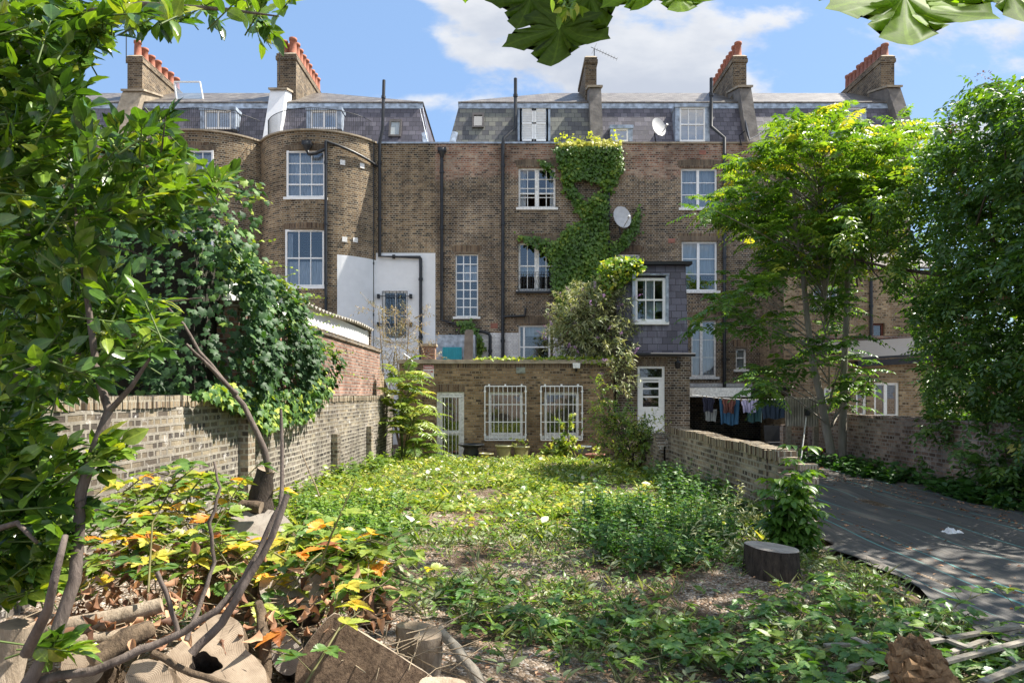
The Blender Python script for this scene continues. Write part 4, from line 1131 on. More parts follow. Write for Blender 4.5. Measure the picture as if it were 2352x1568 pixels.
mb.face([(xa, SY+.3, zm+.01), (xb-.1, SY+.3, zm+.01), (xb-.1, FY-.03, zm+.01), (xa, FY-.03, zm+.01)])
mb.build('slate_cladding', M['slate_wing'], sw)
mb = MB(); mb.box(xa-.05, xb+.06, SY+ln-.22, SY+ln+.2, zt, zt+.09); mb.hexa([(xb-.25, SY+ln-.2, zt+.09), (xb+.06, SY+ln-.2, zt+.06), (xb+.06, FY-.05, zt+.1), (xb-.25, FY-.05, zt+.14), (xb-.25, SY+ln-.2, zt+.1), (xb+.06, SY+ln-.2, zt+.07), (xb+.06, FY-.05, zt+.17), (xb-.25, FY-.05, zt+.17)])
mb.build('eaves_board', M['black_iron'], sw)
mb = MB(); mb.tube([(xa-.05, SY-.12, zm-.02), (xb+.08, SY-.12, zm-.04)], .055, 8); mb.build('gutter', M['black_iron'], sw)
t0 = (SW[2]-zm)/(zt-zm)*ln
fr = window(sw, SW[0], SW[1], SW[2], SW[3], Y=SY+.10, cols=3, rows=2, rails=[.5], fw=.08, wm='white', arch=False, sill='white', blind=[(.30, .68, .02, .98), (.72, .96, .25, .46)], depth=.12)
mb = MB(); mb.box(SW[0]-.09, SW[0]-.002, SY-.02, SY+.3, SW[2]-.03, SW[3]+.07); mb.box(SW[1]+.002, SW[1]+.07, SY-.02, SY+.3, SW[2]-.03, SW[3]+.07); mb.box(SW[0]-.09, SW[1]+.09, SY-.04, SY+.3, SW[3]+.072, SW[3]+.10)
mb.build('window_cheek', M['lead'], sw)
mb = MB(); d0, d1, e0, e1 = DW[0], DW[1], -.3, DW[3]; f = .07; Y = SY+.22
zr = sz(868)
mb.box(d0, d0+f, Y, Y+.07, e0, e1); mb.box(d1-f, d1, Y, Y+.07, e0, e1); mb.box(d0+f, d1-f, Y, Y+.07, e1-f, e1); mb.box(d0+f, d1-f, Y, Y+.07, zr-.05, zr+.03)
mb.box(d0+f, d0+f+.1, Y+.02, Y+.06, e0, zr-.05); mb.box(d1-f-.1, d1-f, Y+.02, Y+.06, e0, zr-.05)
zs = [zr-.05, sz(893), sz(910), sz(935)]
for q in (zr-.1, sz(892), sz(911)): mb.box(d0+f+.1, d1-f-.1, Y+.02, Y+.06, q-.025, q+.025)
mb.box(d0+f+.1, d1-f-.1, Y+.02, Y+.06, e0, sz(934))
dd = mb.build('door', M['white'], sw)
mb = MB(); mb.face([(d0+f, Y+.04, sz(936)), (d1-f, Y+.04, sz(936)), (d1-f, Y+.04, e1-f), (d0+f, Y+.04, e1-f)]); mb.build('pane', M['glass'], dd)
L = MB()
for i in range(11): L.box(d0-.1+(d1-d0+.2)*i/11, d0-.1+(d1-d0+.2)*(i+.86)/11, SY+.174, SY+.25, e1+.004, e1+.22)
L.build('lintel', M['arch'], dd)
lt = thing('wall_lantern', 'small black lantern on the brick beside the white panelled door', 'lantern', tuple(at(1554, 838, SY)))
c = at(1554, 838, SY+.18); mb = MB(); mb.lathe([(.02, -.12), (.07, -.1), (.09, .04), (.11, .05), (.02, .14)], (c.x, c.y-.14, c.z), 6); mb.build('lantern_case', M['black_iron'], lt)
mb = MB(); mb.tube([(c.x, c.y-.14, c.z+.13), (c.x, c.y-.1, c.z+.22), (c.x, c.y, c.z+.2)], .012, 5); mb.build('bracket', M['black_iron'], lt)

# ================================================================ REAR WING AND ANNEX ON THE RIGHT
rw = thing('rear_wing', 'brown brick rear wing with a small slate roof behind the two slim trunks', 'house wing', (11.5, 23.7, -.2))
RW = 23.7; xa, xb = 9.44, 15.2; zt = atz(620, RW)
rwin = (atx(1868, RW), atx(1928, RW), atz(712, RW), atz(655, RW))
dwin = (atx(2005, RW), atx(2032, RW), atz(776, RW), atz(742, RW))
op = (atx(1822, RW), atx(1862, RW), atz(870, RW), atz(822, RW))
mb = MB(); wall_grid(mb, lambda u, z, d: (u, RW+d, z), xa, xb, -.3, zt, [rwin, dwin, op])
mb.face([(xa, RW, -.3), (xa, RW, zt), (xa, FY-.02, zt), (xa, FY-.02, -.3)][::-1]); mb.face([(xb, RW, -.3), (xb, FY-.02, -.3), (xb, FY-.02, zt), (xb, RW, zt)])
mb.face([(xa, RW+1.8, -.3), (xb, RW+1.8, -.3), (xb, RW+1.8, zt), (xa, RW+1.8, zt)])
mb.build('wall', M['brick_yellow'], rw)
mb = MB(); mb.hexa([(xa-.12, RW-.15, zt), (xb, RW-.15, zt), (xb, FY-.03, zt+1.0), (xa-.12, FY-.03, zt+1.0), (xa-.12, RW-.15, zt+.08), (xb, RW-.15, zt+.08), (xb, FY-.03, zt+1.08), (xa-.12, FY-.03, zt+1.08)]); mb.build('roof', M['roof_top'], rw)
window(rw, *rwin, Y=RW+.1, cols=3, rows=2, rails=[.5], arch=False, sill=True)
window(rw, *dwin, Y=RW+.1, cols=1, rows=1, wm='redwood', arch=False, sill=False) if False else None
M['redwood'] = plain('red_brown_wood', (.16, .05, .03), .5, 0, .2)
window(rw, *dwin, Y=RW+.1, cols=1, rows=1, wm='redwood', arch=False, sill=False)
pipe(rw, [(atx(1998, RW), RW-.08, atz(640, RW)), (atx(1998, RW), RW-.08, 0)], .055)
L = MB()
for i in range(11): L.box(rwin[0]-.1+(rwin[1]-rwin[0]+.2)*i/11, rwin[0]-.1+(rwin[1]-rwin[0]+.2)*(i+.86)/11, RW-.006, RW+.05, rwin[3]+.004, rwin[3]+.26)
L.build('lintel', M['arch'], rw)

AY = 19.2
an = thing('brick_annexe', 'low yellow-brick annexe with white casement windows behind the lane wall', 'annexe', (11.5, AY, -.2))
def ax(x): return atx(x, AY)
def az(y): return atz(y, AY)
aw = [(ax(1966), ax(1991), az(955), az(900)), (ax(2008), ax(2066), az(957), az(878)), (ax(2150), ax(2190), az(957), az(885)), (ax(1893), ax(1912), az(925), az(890))]
mb = MB(); wall_grid(mb, lambda u, z, d: (u, AY+d, z), ax(1880), 16.5, -.3, az(828), aw)
mb.face([(ax(1880), AY, -.3), (ax(1880), AY, az(828)), (ax(1880), RW-.02, az(828)), (ax(1880), RW-.02, -.3)][::-1])
mb.face([(ax(1880), AY+2.2, -.3), (16.5, AY+2.2, -.3), (16.5, AY+2.2, az(828)), (ax(1880), AY+2.2, az(828))])
mb.build('wall', M['brick_yellow'], an)
for k, q in enumerate(aw): window(an, *q, Y=AY+.05, cols=1, rows=1, mull=[(.48, .09)] if k == 1 else (), arch=False, sill=False, fw=.07)
mb = MB(); e = az(828)
mb.hexa([(ax(1950), AY-.25, e), (16.6, AY-.25, e+.4), (16.6, AY+2.3, e+1.0), (ax(1950), AY+2.3, e+.6), (ax(1950), AY-.25, e+.07), (16.6, AY-.25, e+.47), (16.6, AY+2.3, e+1.07), (ax(1950), AY+2.3, e+.67)]); mb.build('roof', M['black_iron'], an)
mb = MB(); mb.hexa([(ax(1962), AY-.22, e-.18), (16.6, AY-.22, e+.22), (16.6, AY-.02, e+.22), (ax(1962), AY-.02, e-.18), (ax(1962), AY-.22, e-.01), (16.6, AY-.22, e+.39), (16.6, AY-.02, e+.39), (ax(1962), AY-.02, e-.01)]); mb.build('fascia', M['black_iron'], an)
mb = MB(); mb.box(ax(1955), 16.5, AY+2.3, AY+2.5, e+.3, az(786)+.3); mb.box(ax(1953), 16.5, AY+2.25, AY+2.55, az(786)+.3, az(782)+.33); mb.build('parapet', M['brick_red'], an)
# ================================================================ LEAVES
def T_leaf(w=.5, n=4, fold=.12, curl=.12, wave=0.0, tipp=1.0, wide=.42):
    """a pointed leaf, length 1 along y, with a folded midrib"""
    v = [(0, 0, 0)]; f = []; st = []
    for i in range(1, n):
        t = i/n; r = (math.sin(math.pi*t**(math.log(.5)/math.log(wide)))**.9)*w/2*(1-.12*t)
        z = -curl*t*t; wv = wave*(1 if i % 2 else -1)
        st.append(len(v)); v += [(-r, t, z+fold*r*2+wv), (0, t, z), (r, t, z+fold*r*2-wv)]
    v.append((0, tipp, -curl)); tip = len(v)-1
    a = st[0]; f += [(0, a+1, a), (0, a+2, a+1)]
    for p, q in zip(st[:-1], st[1:]): f += [(p, p+1, q+1, q), (p+1, p+2, q+2, q+1)]
    a = st[-1]; f += [(a, a+1, tip), (a+1, a+2, tip)]
    return np.array(v, float), f
def T_fan(outline, cz=.06, cy=.4, zf=None):
    """outline of one half (x>=0) from base to tip, mirrored; fanned from a raised centre"""
    half = list(outline); full = half + [(-x, y) for x, y in half[-2:0:-1]]
    v = [(0, cy, cz)] + [(x, y, (zf(x, y) if zf else 0)) for x, y in full]; n = len(full)
    return np.array(v, float), [(0, 1+i, 1+(i+1) % n) for i in range(n)]
L_HOLLY = T_leaf(.56, 7, .16, .14, .012)
L_PLAIN = T_leaf(.50, 4, .18, .22)
L_LANCE = T_leaf(.24, 3, .2, .3)
L_ROUND = T_leaf(.74, 4, .12, .18)
L_RHOMB = (np.array([(0, 0, 0), (-.22, .45, .07), (0, 1, -.1), (.22, .45, .07)], float), [(0, 2, 1), (0, 3, 2)])
L_SLIM = (np.array([(0, 0, 0), (-.14, .4, .05), (0, 1, -.15), (.14, .4, .05)], float), [(0, 2, 1), (0, 3, 2)])
L_IVY = T_fan([(0, .04), (.24, -.12), (.54, .08), (.36, .36), (.45, .62), (.17, .66), (0, 1.02)], .08, .38, lambda x, y: -.22*x*x-.10*y*y)
L_VINE = T_fan([(0, .03), (.22, .0), (.46, .22), (.30, .48), (.22, .62), (0, 1.0)], .07, .38, lambda x, y: -.2*x*x)
def T_fan2(outline, cz, cy, zf):
    half = list(outline); full = half + [(-x, y) for x, y in half[-2:0:-1]]; n = len(full); v = [(0, cy, 0)]; f = []
    for s in (.35, .7, 1.0): v += [(x*s, cy+(y-cy)*s, zf(x*s, cy+(y-cy)*s)) for x, y in full]
    f += [(0, 1+i, 1+(i+1) % n) for i in range(n)]
    for k in range(2): f += [(1+k*n+i, 1+(k+1)*n+i, 1+(k+1)*n+(i+1) % n, 1+k*n+(i+1) % n) for i in range(n)]
    return np.array(v, float), f
def serr(n=9, w=.66, k=.10):
    h = [(0, 0)]
    for i in range(1, n):
        t = i/n; r = math.sin(math.pi*t**.78)*w/2
        h += [(r*(1-k), t-.35/n), (r*(1+k), t+.1/n)]
    h.append((0, 1.04)); return T_fan(h, -.05, .42, lambda x, y: .24*abs(x)-.16*y*y)
L_BRAMBLE = serr(7)
L_CURL = T_leaf(.62, 5, .55, .5, .05)
L_NETTLE = serr(5, .58, .13)
def maple_outline():
    lobes = [(R(90), 1.0, .33), (R(38), .88, .30), (R(-22), .58, .26)]
    pts = []
    # walk from base (angle -70) to the tip (angle 90) with teeth
    def lobe(a, r, w, rin0, rin1):
        res = []; d = Vector((math.cos(a), math.sin(a))); s = Vector((-d.y, d.x))
        for t, ww in ((.40, -.33), (.56, -.29), (.60, -.32), (.72, -.20), (.76, -.225), (.88, -.08)): res.append(d*r*t + s*ww*r)
        res.append(d*r)
        for t, ww in ((.88, .08), (.76, .225), (.72, .20), (.60, .32), (.56, .29), (.40, .33)): res.append(d*r*t + s*ww*r)
        return res
    pts.append((0, -.02))
    low = lobe(*lobes[2], 0, 0); mid = lobe(*lobes[1], 0, 0); top = lobe(*lobes[0], 0, 0)[:7]
    pts += [(.10, -.14), (.22, -.16)] + [(p.x, p.y) for p in low[3:11]] + [(p.x, p.y) for p in mid[1:12]] + [(p.x, p.y) for p in top[1:6]] + [(0, 1.0)]
    return [(max(x, 0.0), y) for x, y in pts]
L_MAPLE = T_fan2(maple_outline(), 0, .08, lambda x, y: -.16*max(0, x*x+y*y-.2)+.035*math.sin(5*x+3*y)+.02*math.sin(9*y-4*x))
L_PALM = T_fan([(0, 0), (.3, -.12), (.5, .02), (.35, .22), (.72, .5), (.28, .5), (0, 1.0)], .04, .2, lambda x, y: -.15*(x*x+y*y))

def nrm(a):
    return a/np.maximum(np.linalg.norm(a, axis=-1, keepdims=True), 1e-9)
class Leaves:
    def __init__(s): s.V = []; s.F = {}; s.n = 0; s.tint = []; s.lu = []
    def add(s, tpl, pos, d, up, size, tint, width=None):
        pos = np.asarray(pos, float).reshape(-1, 3); N = len(pos)
        if N == 0: return
        d = nrm(np.broadcast_to(np.asarray(d, float), (N, 3))); up = np.broadcast_to(np.asarray(up, float), (N, 3))
        x = np.cross(d, up); bad = np.linalg.norm(x, axis=1) < 1e-4; x[bad] = np.cross(d[bad], [.3, .9, .1]); x = nrm(x); z = np.cross(x, d)
        size = np.broadcast_to(np.asarray(size, float), (N,)); tint = np.broadcast_to(np.asarray(tint, float), (N,))
        tv, tf = tpl; k = len(tv)
        wd = 1.0 if width is None else np.broadcast_to(np.asarray(width, float), (N,))[:, None, None]
        V = pos[:, None, :] + size[:, None, None]*(tv[None, :, 0:1]*x[:, None, :]*wd + tv[None, :, 1:2]*d[:, None, :] + tv[None, :, 2:3]*z[:, None, :])
        s.V.append(V.reshape(-1, 3)); s.tint.append(np.repeat(tint, k)); s.lu.append(np.tile(tv, (N, 1)))
        off = s.n + np.arange(N)*k
        for fl in set(len(f) for f in tf):
            ff = np.array([f for f in tf if len(f) == fl])
            s.F.setdefault(fl, []).append((off[:, None, None]+ff[None]).reshape(-1, fl))
        s.n += N*k
    def build(s, name, m, parent=None, smooth=True):
        V = np.concatenate(s.V); off = np.array(rootloc(parent)) if parent is not None else np.zeros(3)
        me = bpy.data.meshes.new(name); me.vertices.add(len(V)); me.vertices.foreach_set('co', (V-off).astype(np.float32).ravel())
        loops = []; starts = []; tot = []; c = 0
        for fl, lst in s.F.items():
            a = np.concatenate(lst); loops.append(a.ravel()); starts.append(c+np.arange(len(a))*fl); tot.append(np.full(len(a), fl)); c += a.size
        loops = np.concatenate(loops); starts = np.concatenate(starts); tot = np.concatenate(tot)
        me.loops.add(len(loops)); me.loops.foreach_set('vertex_index', loops.astype(np.int32))
        me.polygons.add(len(starts)); me.polygons.foreach_set('loop_start', starts.astype(np.int32)); me.polygons.foreach_set('loop_total', tot.astype(np.int32))
        if smooth: me.polygons.foreach_set('use_smooth', np.ones(len(starts), bool))
        at_ = me.attributes.new('tint', 'FLOAT', 'POINT'); at_.data.foreach_set('value', np.concatenate(s.tint).astype(np.float32))
        if len(V) < 400000:
            lu = me.attributes.new('luv', 'FLOAT_VECTOR', 'POINT'); lu.data.foreach_set('vector', np.concatenate(s.lu).astype(np.float32).ravel())
        me.update(calc_edges=True); me.validate()
        me.materials.append(m)
        o = bpy.data.objects.new(name, me); COL.objects.link(o)
        if parent is not None: o.parent = parent
        return o

def in_poly(px, py, poly):
    c = np.zeros(px.shape, bool); n = len(poly)
    for i in range(n):
        x0, y0 = poly[i]; x1, y1 = poly[(i+1) % n]
        m_ = ((y0 > py) != (y1 > py)) & (px < (x1-x0)*(py-y0)/((y1-y0) if y1 != y0 else 1e-9)+x0)
        c ^= m_
    return c
def sample_poly(poly, n):
    P = np.array(poly, float); lo = P.min(0); hi = P.max(0); out = []
    got = 0
    while got < n:
        q = lo+(hi-lo)*rng.random((n*2, 2)); q = q[in_poly(q[:, 0], q[:, 1], poly)]; out.append(q); got += len(q)
    return np.concatenate(out)[:n]
def pix(q, Y):
    """photo points at distances Y -> world"""
    q = np.asarray(q, float); Y = np.broadcast_to(np.asarray(Y, float), (len(q),))
    return np.stack([(q[:, 0]-1176)/FPX*Y, Y, EYE+(905-q[:, 1])/FPX*Y], 1)
def rdir(n): return nrm(rng.normal(size=(n, 3)))

def fronds(L, base, d, length, pairs, ll, droop=.3, tint=.5, tpl=None, fwd=.35, tip=True, hang=.25, tj=.12, width=None, start=.18):
    """pinnate leaves: base (N,3), direction (N,3)"""
    tpl = tpl or L_RHOMB
    base = np.asarray(base, float); d = nrm(np.asarray(d, float)); N = len(base)
    length = np.broadcast_to(np.asarray(length, float), (N,)); tint = np.broadcast_to(np.asarray(tint, float), (N,))
    up = np.array([0, 0, 1.0]); side = np.cross(d, up); side = nrm(side+1e-4)
    for k in range(pairs):
        t = start+(1-start)*(k+.5)/pairs
        p = base + d*(length*t)[:, None]; p[:, 2] -= droop*length*t*t
        tang = d.copy(); tang[:, 2] -= 2*droop*t; tang = nrm(tang)
        n2 = nrm(np.cross(side, tang))
        s = ll*(math.sin(math.pi*(.22+.70*(k+.5)/pairs))**.7)
        for sg in (-1, 1):
            dd = side*sg + tang*fwd + rng.normal(size=(N, 3))*tj; dd[:, 2] -= hang
            L.add(tpl, p, dd, n2+rng.normal(size=(N, 3))*.22, s*(.85+.3*rng.random(N)), tint+rng.normal(size=N)*.05, width)
    if tip:
        p = base + d*length[:, None]; p[:, 2] -= droop*length
        tang = d.copy(); tang[:, 2] -= 2*droop
        L.add(tpl, p, tang, up+rng.normal(size=(N, 3))*.2, ll*.8, tint)

def rachis(mb, base, d, length, droop, r=.006, n=3):
    for b, q, l in zip(np.asarray(base), nrm(np.asarray(d, float)), np.broadcast_to(length, (len(base),))):
        pts = []
        for i in range(5):
            t = i/4; p = Vector(b)+Vector(q)*l*t; p.z -= droop*l*t*t; pts.append(p)
        mb.tube(pts, [r*(1-.6*i/4) for i in range(5)], n, cap=False)

def bark_mat(name, c0, c1, scale=6, stretch=.25, bump=.6, uvb=False):
    m, T, p = mat(name)
    tc = T.new('ShaderNodeTexCoord'); v = T.mapping(tc.outputs['Object'], scale=(1, 1, stretch))
    n = T.noise(v, scale*2, 7, .68, .3)
    T.link(T.ramp(n, [(.32, c0), (.68, c1)]), p.inputs['Base Color']); p.inputs['Roughness'].default_value = .9; p.inputs['Specular IOR Level'].default_value = .2
    b = T.new('ShaderNodeBump'); b.inputs['Strength'].default_value = bump; b.inputs['Distance'].default_value = .02
    T.link(T.noise(v, scale*5, 7, .7), b.inputs['Height']); T.link(b.outputs[0], p.inputs['Normal'])
    return m
M['bark_grey'] = bark_mat('smooth_grey_bark', (.16, .14, .115), (.33, .30, .255), 3)
M['bark_brown'] = bark_mat('brown_bark', (.045, .034, .028), (.14, .11, .085), 8)
M['bark_holly'] = bark_mat('holly_bark', (.075, .058, .05), (.21, .17, .145), 10)
M['bark_pale'] = bark_mat('pale_twig', (.2, .15, .10), (.36, .29, .2), 8)
M['stem_green'] = plain('green_stem', (.10, .15, .035), .6, 0, .25, 9)
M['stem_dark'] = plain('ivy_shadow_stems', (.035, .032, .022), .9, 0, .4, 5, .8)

G = lambda *s: [(p, c) for p, c in s]
M['l_holly'] = leaf_mat('holly_leaf', G((0, (.016, .042, .012)), (.4, (.04, .10, .018)), (.75, (.10, .185, .025)), (1, (.20, .25, .035))), rough=.26, trans=.26, spec=.5, tcol=(2.1, 2.2, .4), veins='mid')
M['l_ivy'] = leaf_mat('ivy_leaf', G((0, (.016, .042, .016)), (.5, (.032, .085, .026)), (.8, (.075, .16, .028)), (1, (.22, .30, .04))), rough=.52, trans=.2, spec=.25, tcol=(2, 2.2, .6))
M['l_vine'] = leaf_mat('creeper_leaf', G((0, (.03, .075, .012)), (.5, (.065, .15, .02)), (.85, (.15, .24, .03)), (1, (.38, .40, .07))), rough=.45, trans=.35, tcol=(1.7, 1.8, .5))
M['l_tree'] = leaf_mat('bright_tree_leaf', G((0, (.025, .065, .014)), (.5, (.055, .135, .022)), (.85, (.12, .22, .03)), (1, (.32, .33, .05))), rough=.38, trans=.38, tcol=(2.0, 1.95, .5))
M['l_elder'] = leaf_mat('elder_leaf', G((0, (.022, .055, .018)), (.5, (.055, .125, .027)), (.85, (.13, .21, .03)), (1, (.30, .30, .06))), rough=.40, trans=.32, tcol=(2.0, 2.2, .45))
M['l_weed'] = leaf_mat('weed_leaf', G((0, (.03, .075, .016)), (.5, (.085, .165, .028)), (.8, (.17, .25, .045)), (1, (.36, .38, .12))), rough=.38, trans=.33, tcol=(1.8, 1.75, .5))
M['l_nettle'] = leaf_mat('nettle_leaf', G((0, (.02, .065, .018)), (.5, (.045, .125, .025)), (1, (.12, .22, .03))), rough=.5, trans=.32, tcol=(1.6, 1.8, .5))
M['l_bramble'] = leaf_mat('bramble_leaf', G((0, (.03, .085, .02)), (.35, (.085, .175, .03)), (.6, (.20, .28, .045)), (.78, (.50, .36, .04)), (.9, (.46, .20, .03)), (1, (.20, .09, .04))), rough=.42, trans=.38, tcol=(1.45, 1.5, .5), veins='side', blotch=.5)
M['l_grey'] = leaf_mat('grey_green_leaf', G((0, (.07, .11, .05)), (.5, (.15, .21, .10)), (1, (.30, .34, .19))), rough=.5, trans=.28, tcol=(1.4, 1.4, .6))
M['l_olive'] = leaf_mat('dry_olive_leaf', G((0, (.09, .10, .05)), (.5, (.2, .2, .09)), (1, (.34, .28, .15))), rough=.5, trans=.3, tcol=(1.3, 1.2, .6))
M['l_maple'] = leaf_mat('sycamore_leaf', G((0, (.022, .042, .012)), (.4, (.045, .085, .016)), (1, (.10, .20, .02))), rough=.6, trans=.62, spec=.2, tcol=(2.5, 2.7, .2), veins='palm')
M['flower'] = leaf_mat('lilac_flower', G((0, (.22, .12, .30)), (1, (.45, .30, .52))), rough=.7, trans=.2, tcol=(1.1, 1, 1.1))
M['berry'] = plain('green_holly_berry', (.24, .30, .05), .3, 0, .15, 40)
M['umbel'] = leaf_mat('dry_berry_head', G((0, (.12, .06, .05)), (1, (.32, .18, .13))), rough=.8, trans=.1, tcol=(1, 1, 1))
M['l_dry'] = leaf_mat('dry_brown_leaf', G((0, (.09, .05, .03)), (.5, (.24, .14, .075)), (1, (.42, .29, .17))), rough=.7, trans=.2, tcol=(1.3, 1.1, .8))

M['l_bramble2'] = leaf_mat('green_bramble_leaf', G((0, (.03, .09, .025)), (.35, (.07, .165, .035)), (.6, (.15, .25, .04)), (1, (.35, .34, .06))), rough=.4, trans=.35, tcol=(1.5, 1.6, .5), veins='side', blotch=.25)
M['wood_slab'] = bark_mat('brown_bark_face', (.07, .045, .03), (.25, .17, .11), 14, .8, 1.0)
M['wood_face'] = bark_mat('pale_split_wood', (.3, .22, .15), (.52, .42, .31), 6, .5, .6)
M['l_pale'] = leaf_mat('pale_glint_leaf', G((0, (.30, .36, .24)), (1, (.50, .54, .42))), rough=.5, trans=.2, tcol=(1, 1, .8))  # pale leaf backs, whitened to stand in for glints of light
U3 = np.array([0, 0, 1.0])
# ---------------------------------------------------------------- ivy over the left wall
iv = thing('ivy', 'huge dark glossy ivy mass billowing over the left stock-brick wall', 'ivy', (-5, 9.5, 0))
def ivy_surface(n):
    """points and outward normals on a rounded hedge-like body"""
    out_p, out_n = [], []
    x0, x1, y0, y1 = -9.0, -3.2, 7.4, 12.9
    def topz(x, y): return 4.15 - .25*np.clip(y-7.4, 0, 9)**1.0 + .14*np.sin(x*1.9)+.12*np.sin(y*2.6+1)
    k = n//100
    # front face (towards -Y)
    m_ = k*48; x = x0+(x1-x0)*rng.random(m_); v = rng.random(m_)**.9; zt = topz(x, 7.6); z = 1.25+(zt-1.25)*v
    bul = .45*np.sin(np.pi*np.clip(v, 0, 1))+.22*np.sin(x*2.3+z*1.7)+.15*np.sin(x*5.1-z*2.9)
    yy = 7.9-bul*.8 + .9*np.clip(v-.72, 0, 1)**2*9*.5
    rx = np.clip((x-(x1-.55))/.55, 0, 1); yy = yy+rx**2*.75
    nn = np.stack([.25*np.cos(x*2.3+z*1.7)+rx*1.1, -np.ones(m_), .25+1.3*np.clip(v-.6, 0, 1)], 1)
    out_p.append(np.stack([x, yy, z], 1)); out_n.append(nrm(nn))
    # right face (towards +X)
    m_ = k*38; y = 7.9+(y1-7.9)*rng.random(m_); v = rng.random(m_)
    low = 1.45-.5*np.clip(1-np.abs(y-9.6)/1.5, 0, 1)*0 - .55*np.clip((y-11.0)/1.8, 0, 1)*rng.random(m_)
    zt = topz(-3.5, y)-.15; z = low+(zt-low)*v
    rnd = np.clip(v-.62, 0, 1)/.38
    xx = x1-.05-.07*(y-7.9)+.16*np.sin(y*2.7+z*2)+.10*np.sin(y*6-z*3)+.12*np.sin(np.pi*v)-.75*rnd**2.2
    endf = np.clip((y-(y1-.6))/.6, 0, 1)
    nn = np.stack([np.ones(m_), .25*np.cos(y*2.7)+endf*.8-.15, .25+1.6*rnd], 1)
    out_p.append(np.stack([xx, y, z], 1)); out_n.append(nrm(nn))
    # top
    m_ = n-len(out_p[0])-len(out_p[1]); x = x0+(x1-.5-x0)*rng.random(m_); y = 8.1+(y1-8.1)*rng.random(m_)
    out_p.append(np.stack([x, y, topz(x, y)+.05*rng.normal(size=m_)], 1)); out_n.append(nrm(np.stack([.2*rng.normal(size=m_), .2*rng.normal(size=m_), np.ones(m_)], 1)))
    return np.concatenate(out_p), np.concatenate(out_n)
P, Nn = ivy_surface(11000)
L = Leaves(); N = len(P)
P = P + Nn*(rng.normal(size=N)*.07)[:, None]
d = Nn*.55 + np.array([0, 0, -1.0]) + rng.normal(size=(N, 3))*.42
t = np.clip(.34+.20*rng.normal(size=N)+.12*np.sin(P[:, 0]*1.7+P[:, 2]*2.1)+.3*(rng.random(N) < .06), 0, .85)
edge = (P[:, 1] > 8.2) & ((P[:, 2] > 3.0) | (P[:, 1] > 11.6)); t = np.where(edge & (rng.random(N) < .45), t+.35, t)  # some leaves along the top and far edge tinted lighter, as if lit
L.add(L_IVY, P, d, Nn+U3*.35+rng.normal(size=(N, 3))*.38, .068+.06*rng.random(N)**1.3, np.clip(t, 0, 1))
# clump hanging over the wall top
q = sample_poly([(440, 905), (500, 880), (560, 885), (610, 900), (650, 930), (640, 975), (590, 985), (560, 950), (500, 925)], 620)
Y = np.clip(3.30*FPX/(1176-q[:, 0]), 5, 12); p = pix(q, Y); p[:, 0] += .12*rng.random(len(p))
L.add(L_IVY, p, np.array([.45, -.2, -.9])+rng.normal(size=(len(p), 3))*.4, np.array([1, -.25, .6])+rng.normal(size=(len(p), 3))*.35, .07+.05*rng.random(len(p)), np.clip(.72+.2*rng.normal(size=len(p)), 0, 1))
q = sample_poly([(640, 900), (745, 860), (750, 905), (720, 930), (700, 960), (650, 975)], 420)
Y = 3.34*FPX/(1176-q[:, 0]); p = pix(q, Y); p[:, 0] += .16*rng.random(len(p))
L.add(L_IVY, p, np.array([.3, -.2, -.9])+rng.normal(size=(len(p), 3))*.35, np.array([1, -.2, .5])+rng.normal(size=(len(p), 3))*.35, .06+.05*rng.random(len(p)), np.clip(.6+.25*rng.normal(size=len(p)), 0, 1))
# young tendrils along the sky edge
tend = MB()
for i in range(46):
    y = 7.8+5.2*rng.random(); z0 = 4.0-.25*(y-7.4)-.1; p0 = Vector((-3.45-.06*(y-8)+rng.normal()*.15, y, z0*rng.uniform(.72, 1.0)))
    dv = Vector((rng.uniform(.3, 1), rng.uniform(-.2, .9), rng.uniform(-.15, .45))).normalized(); ln_ = rng.uniform(.25, .75); pts = [p0+dv*ln_*s+Vector((0, 0, -.18*s*s*ln_)) for s in (0, .25, .5, .75, 1)]
    tend = MB(); tend.tube(pts, .004, 3, cap=False); tend.build('tendril', M['stem_green'], iv)
    ss = np.linspace(.1, 1, 9); pp = np.array([[*(p0+dv*ln_*s+Vector((0, 0, -.18*s*s*ln_)))] for s in ss])
    L.add(L_IVY, pp, np.array([*dv])+rng.normal(size=(9, 3))*.7-U3*.4, U3+rng.normal(size=(9, 3))*.5, .07-.03*ss, .95)
L.build('foliage', M['l_ivy'], iv)

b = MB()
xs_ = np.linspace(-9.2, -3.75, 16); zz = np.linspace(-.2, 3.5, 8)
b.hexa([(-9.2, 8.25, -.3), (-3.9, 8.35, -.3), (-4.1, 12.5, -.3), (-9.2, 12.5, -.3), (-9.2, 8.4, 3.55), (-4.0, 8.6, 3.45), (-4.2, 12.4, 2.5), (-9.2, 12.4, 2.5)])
b.build('woody_core', M['stem_dark'], iv)

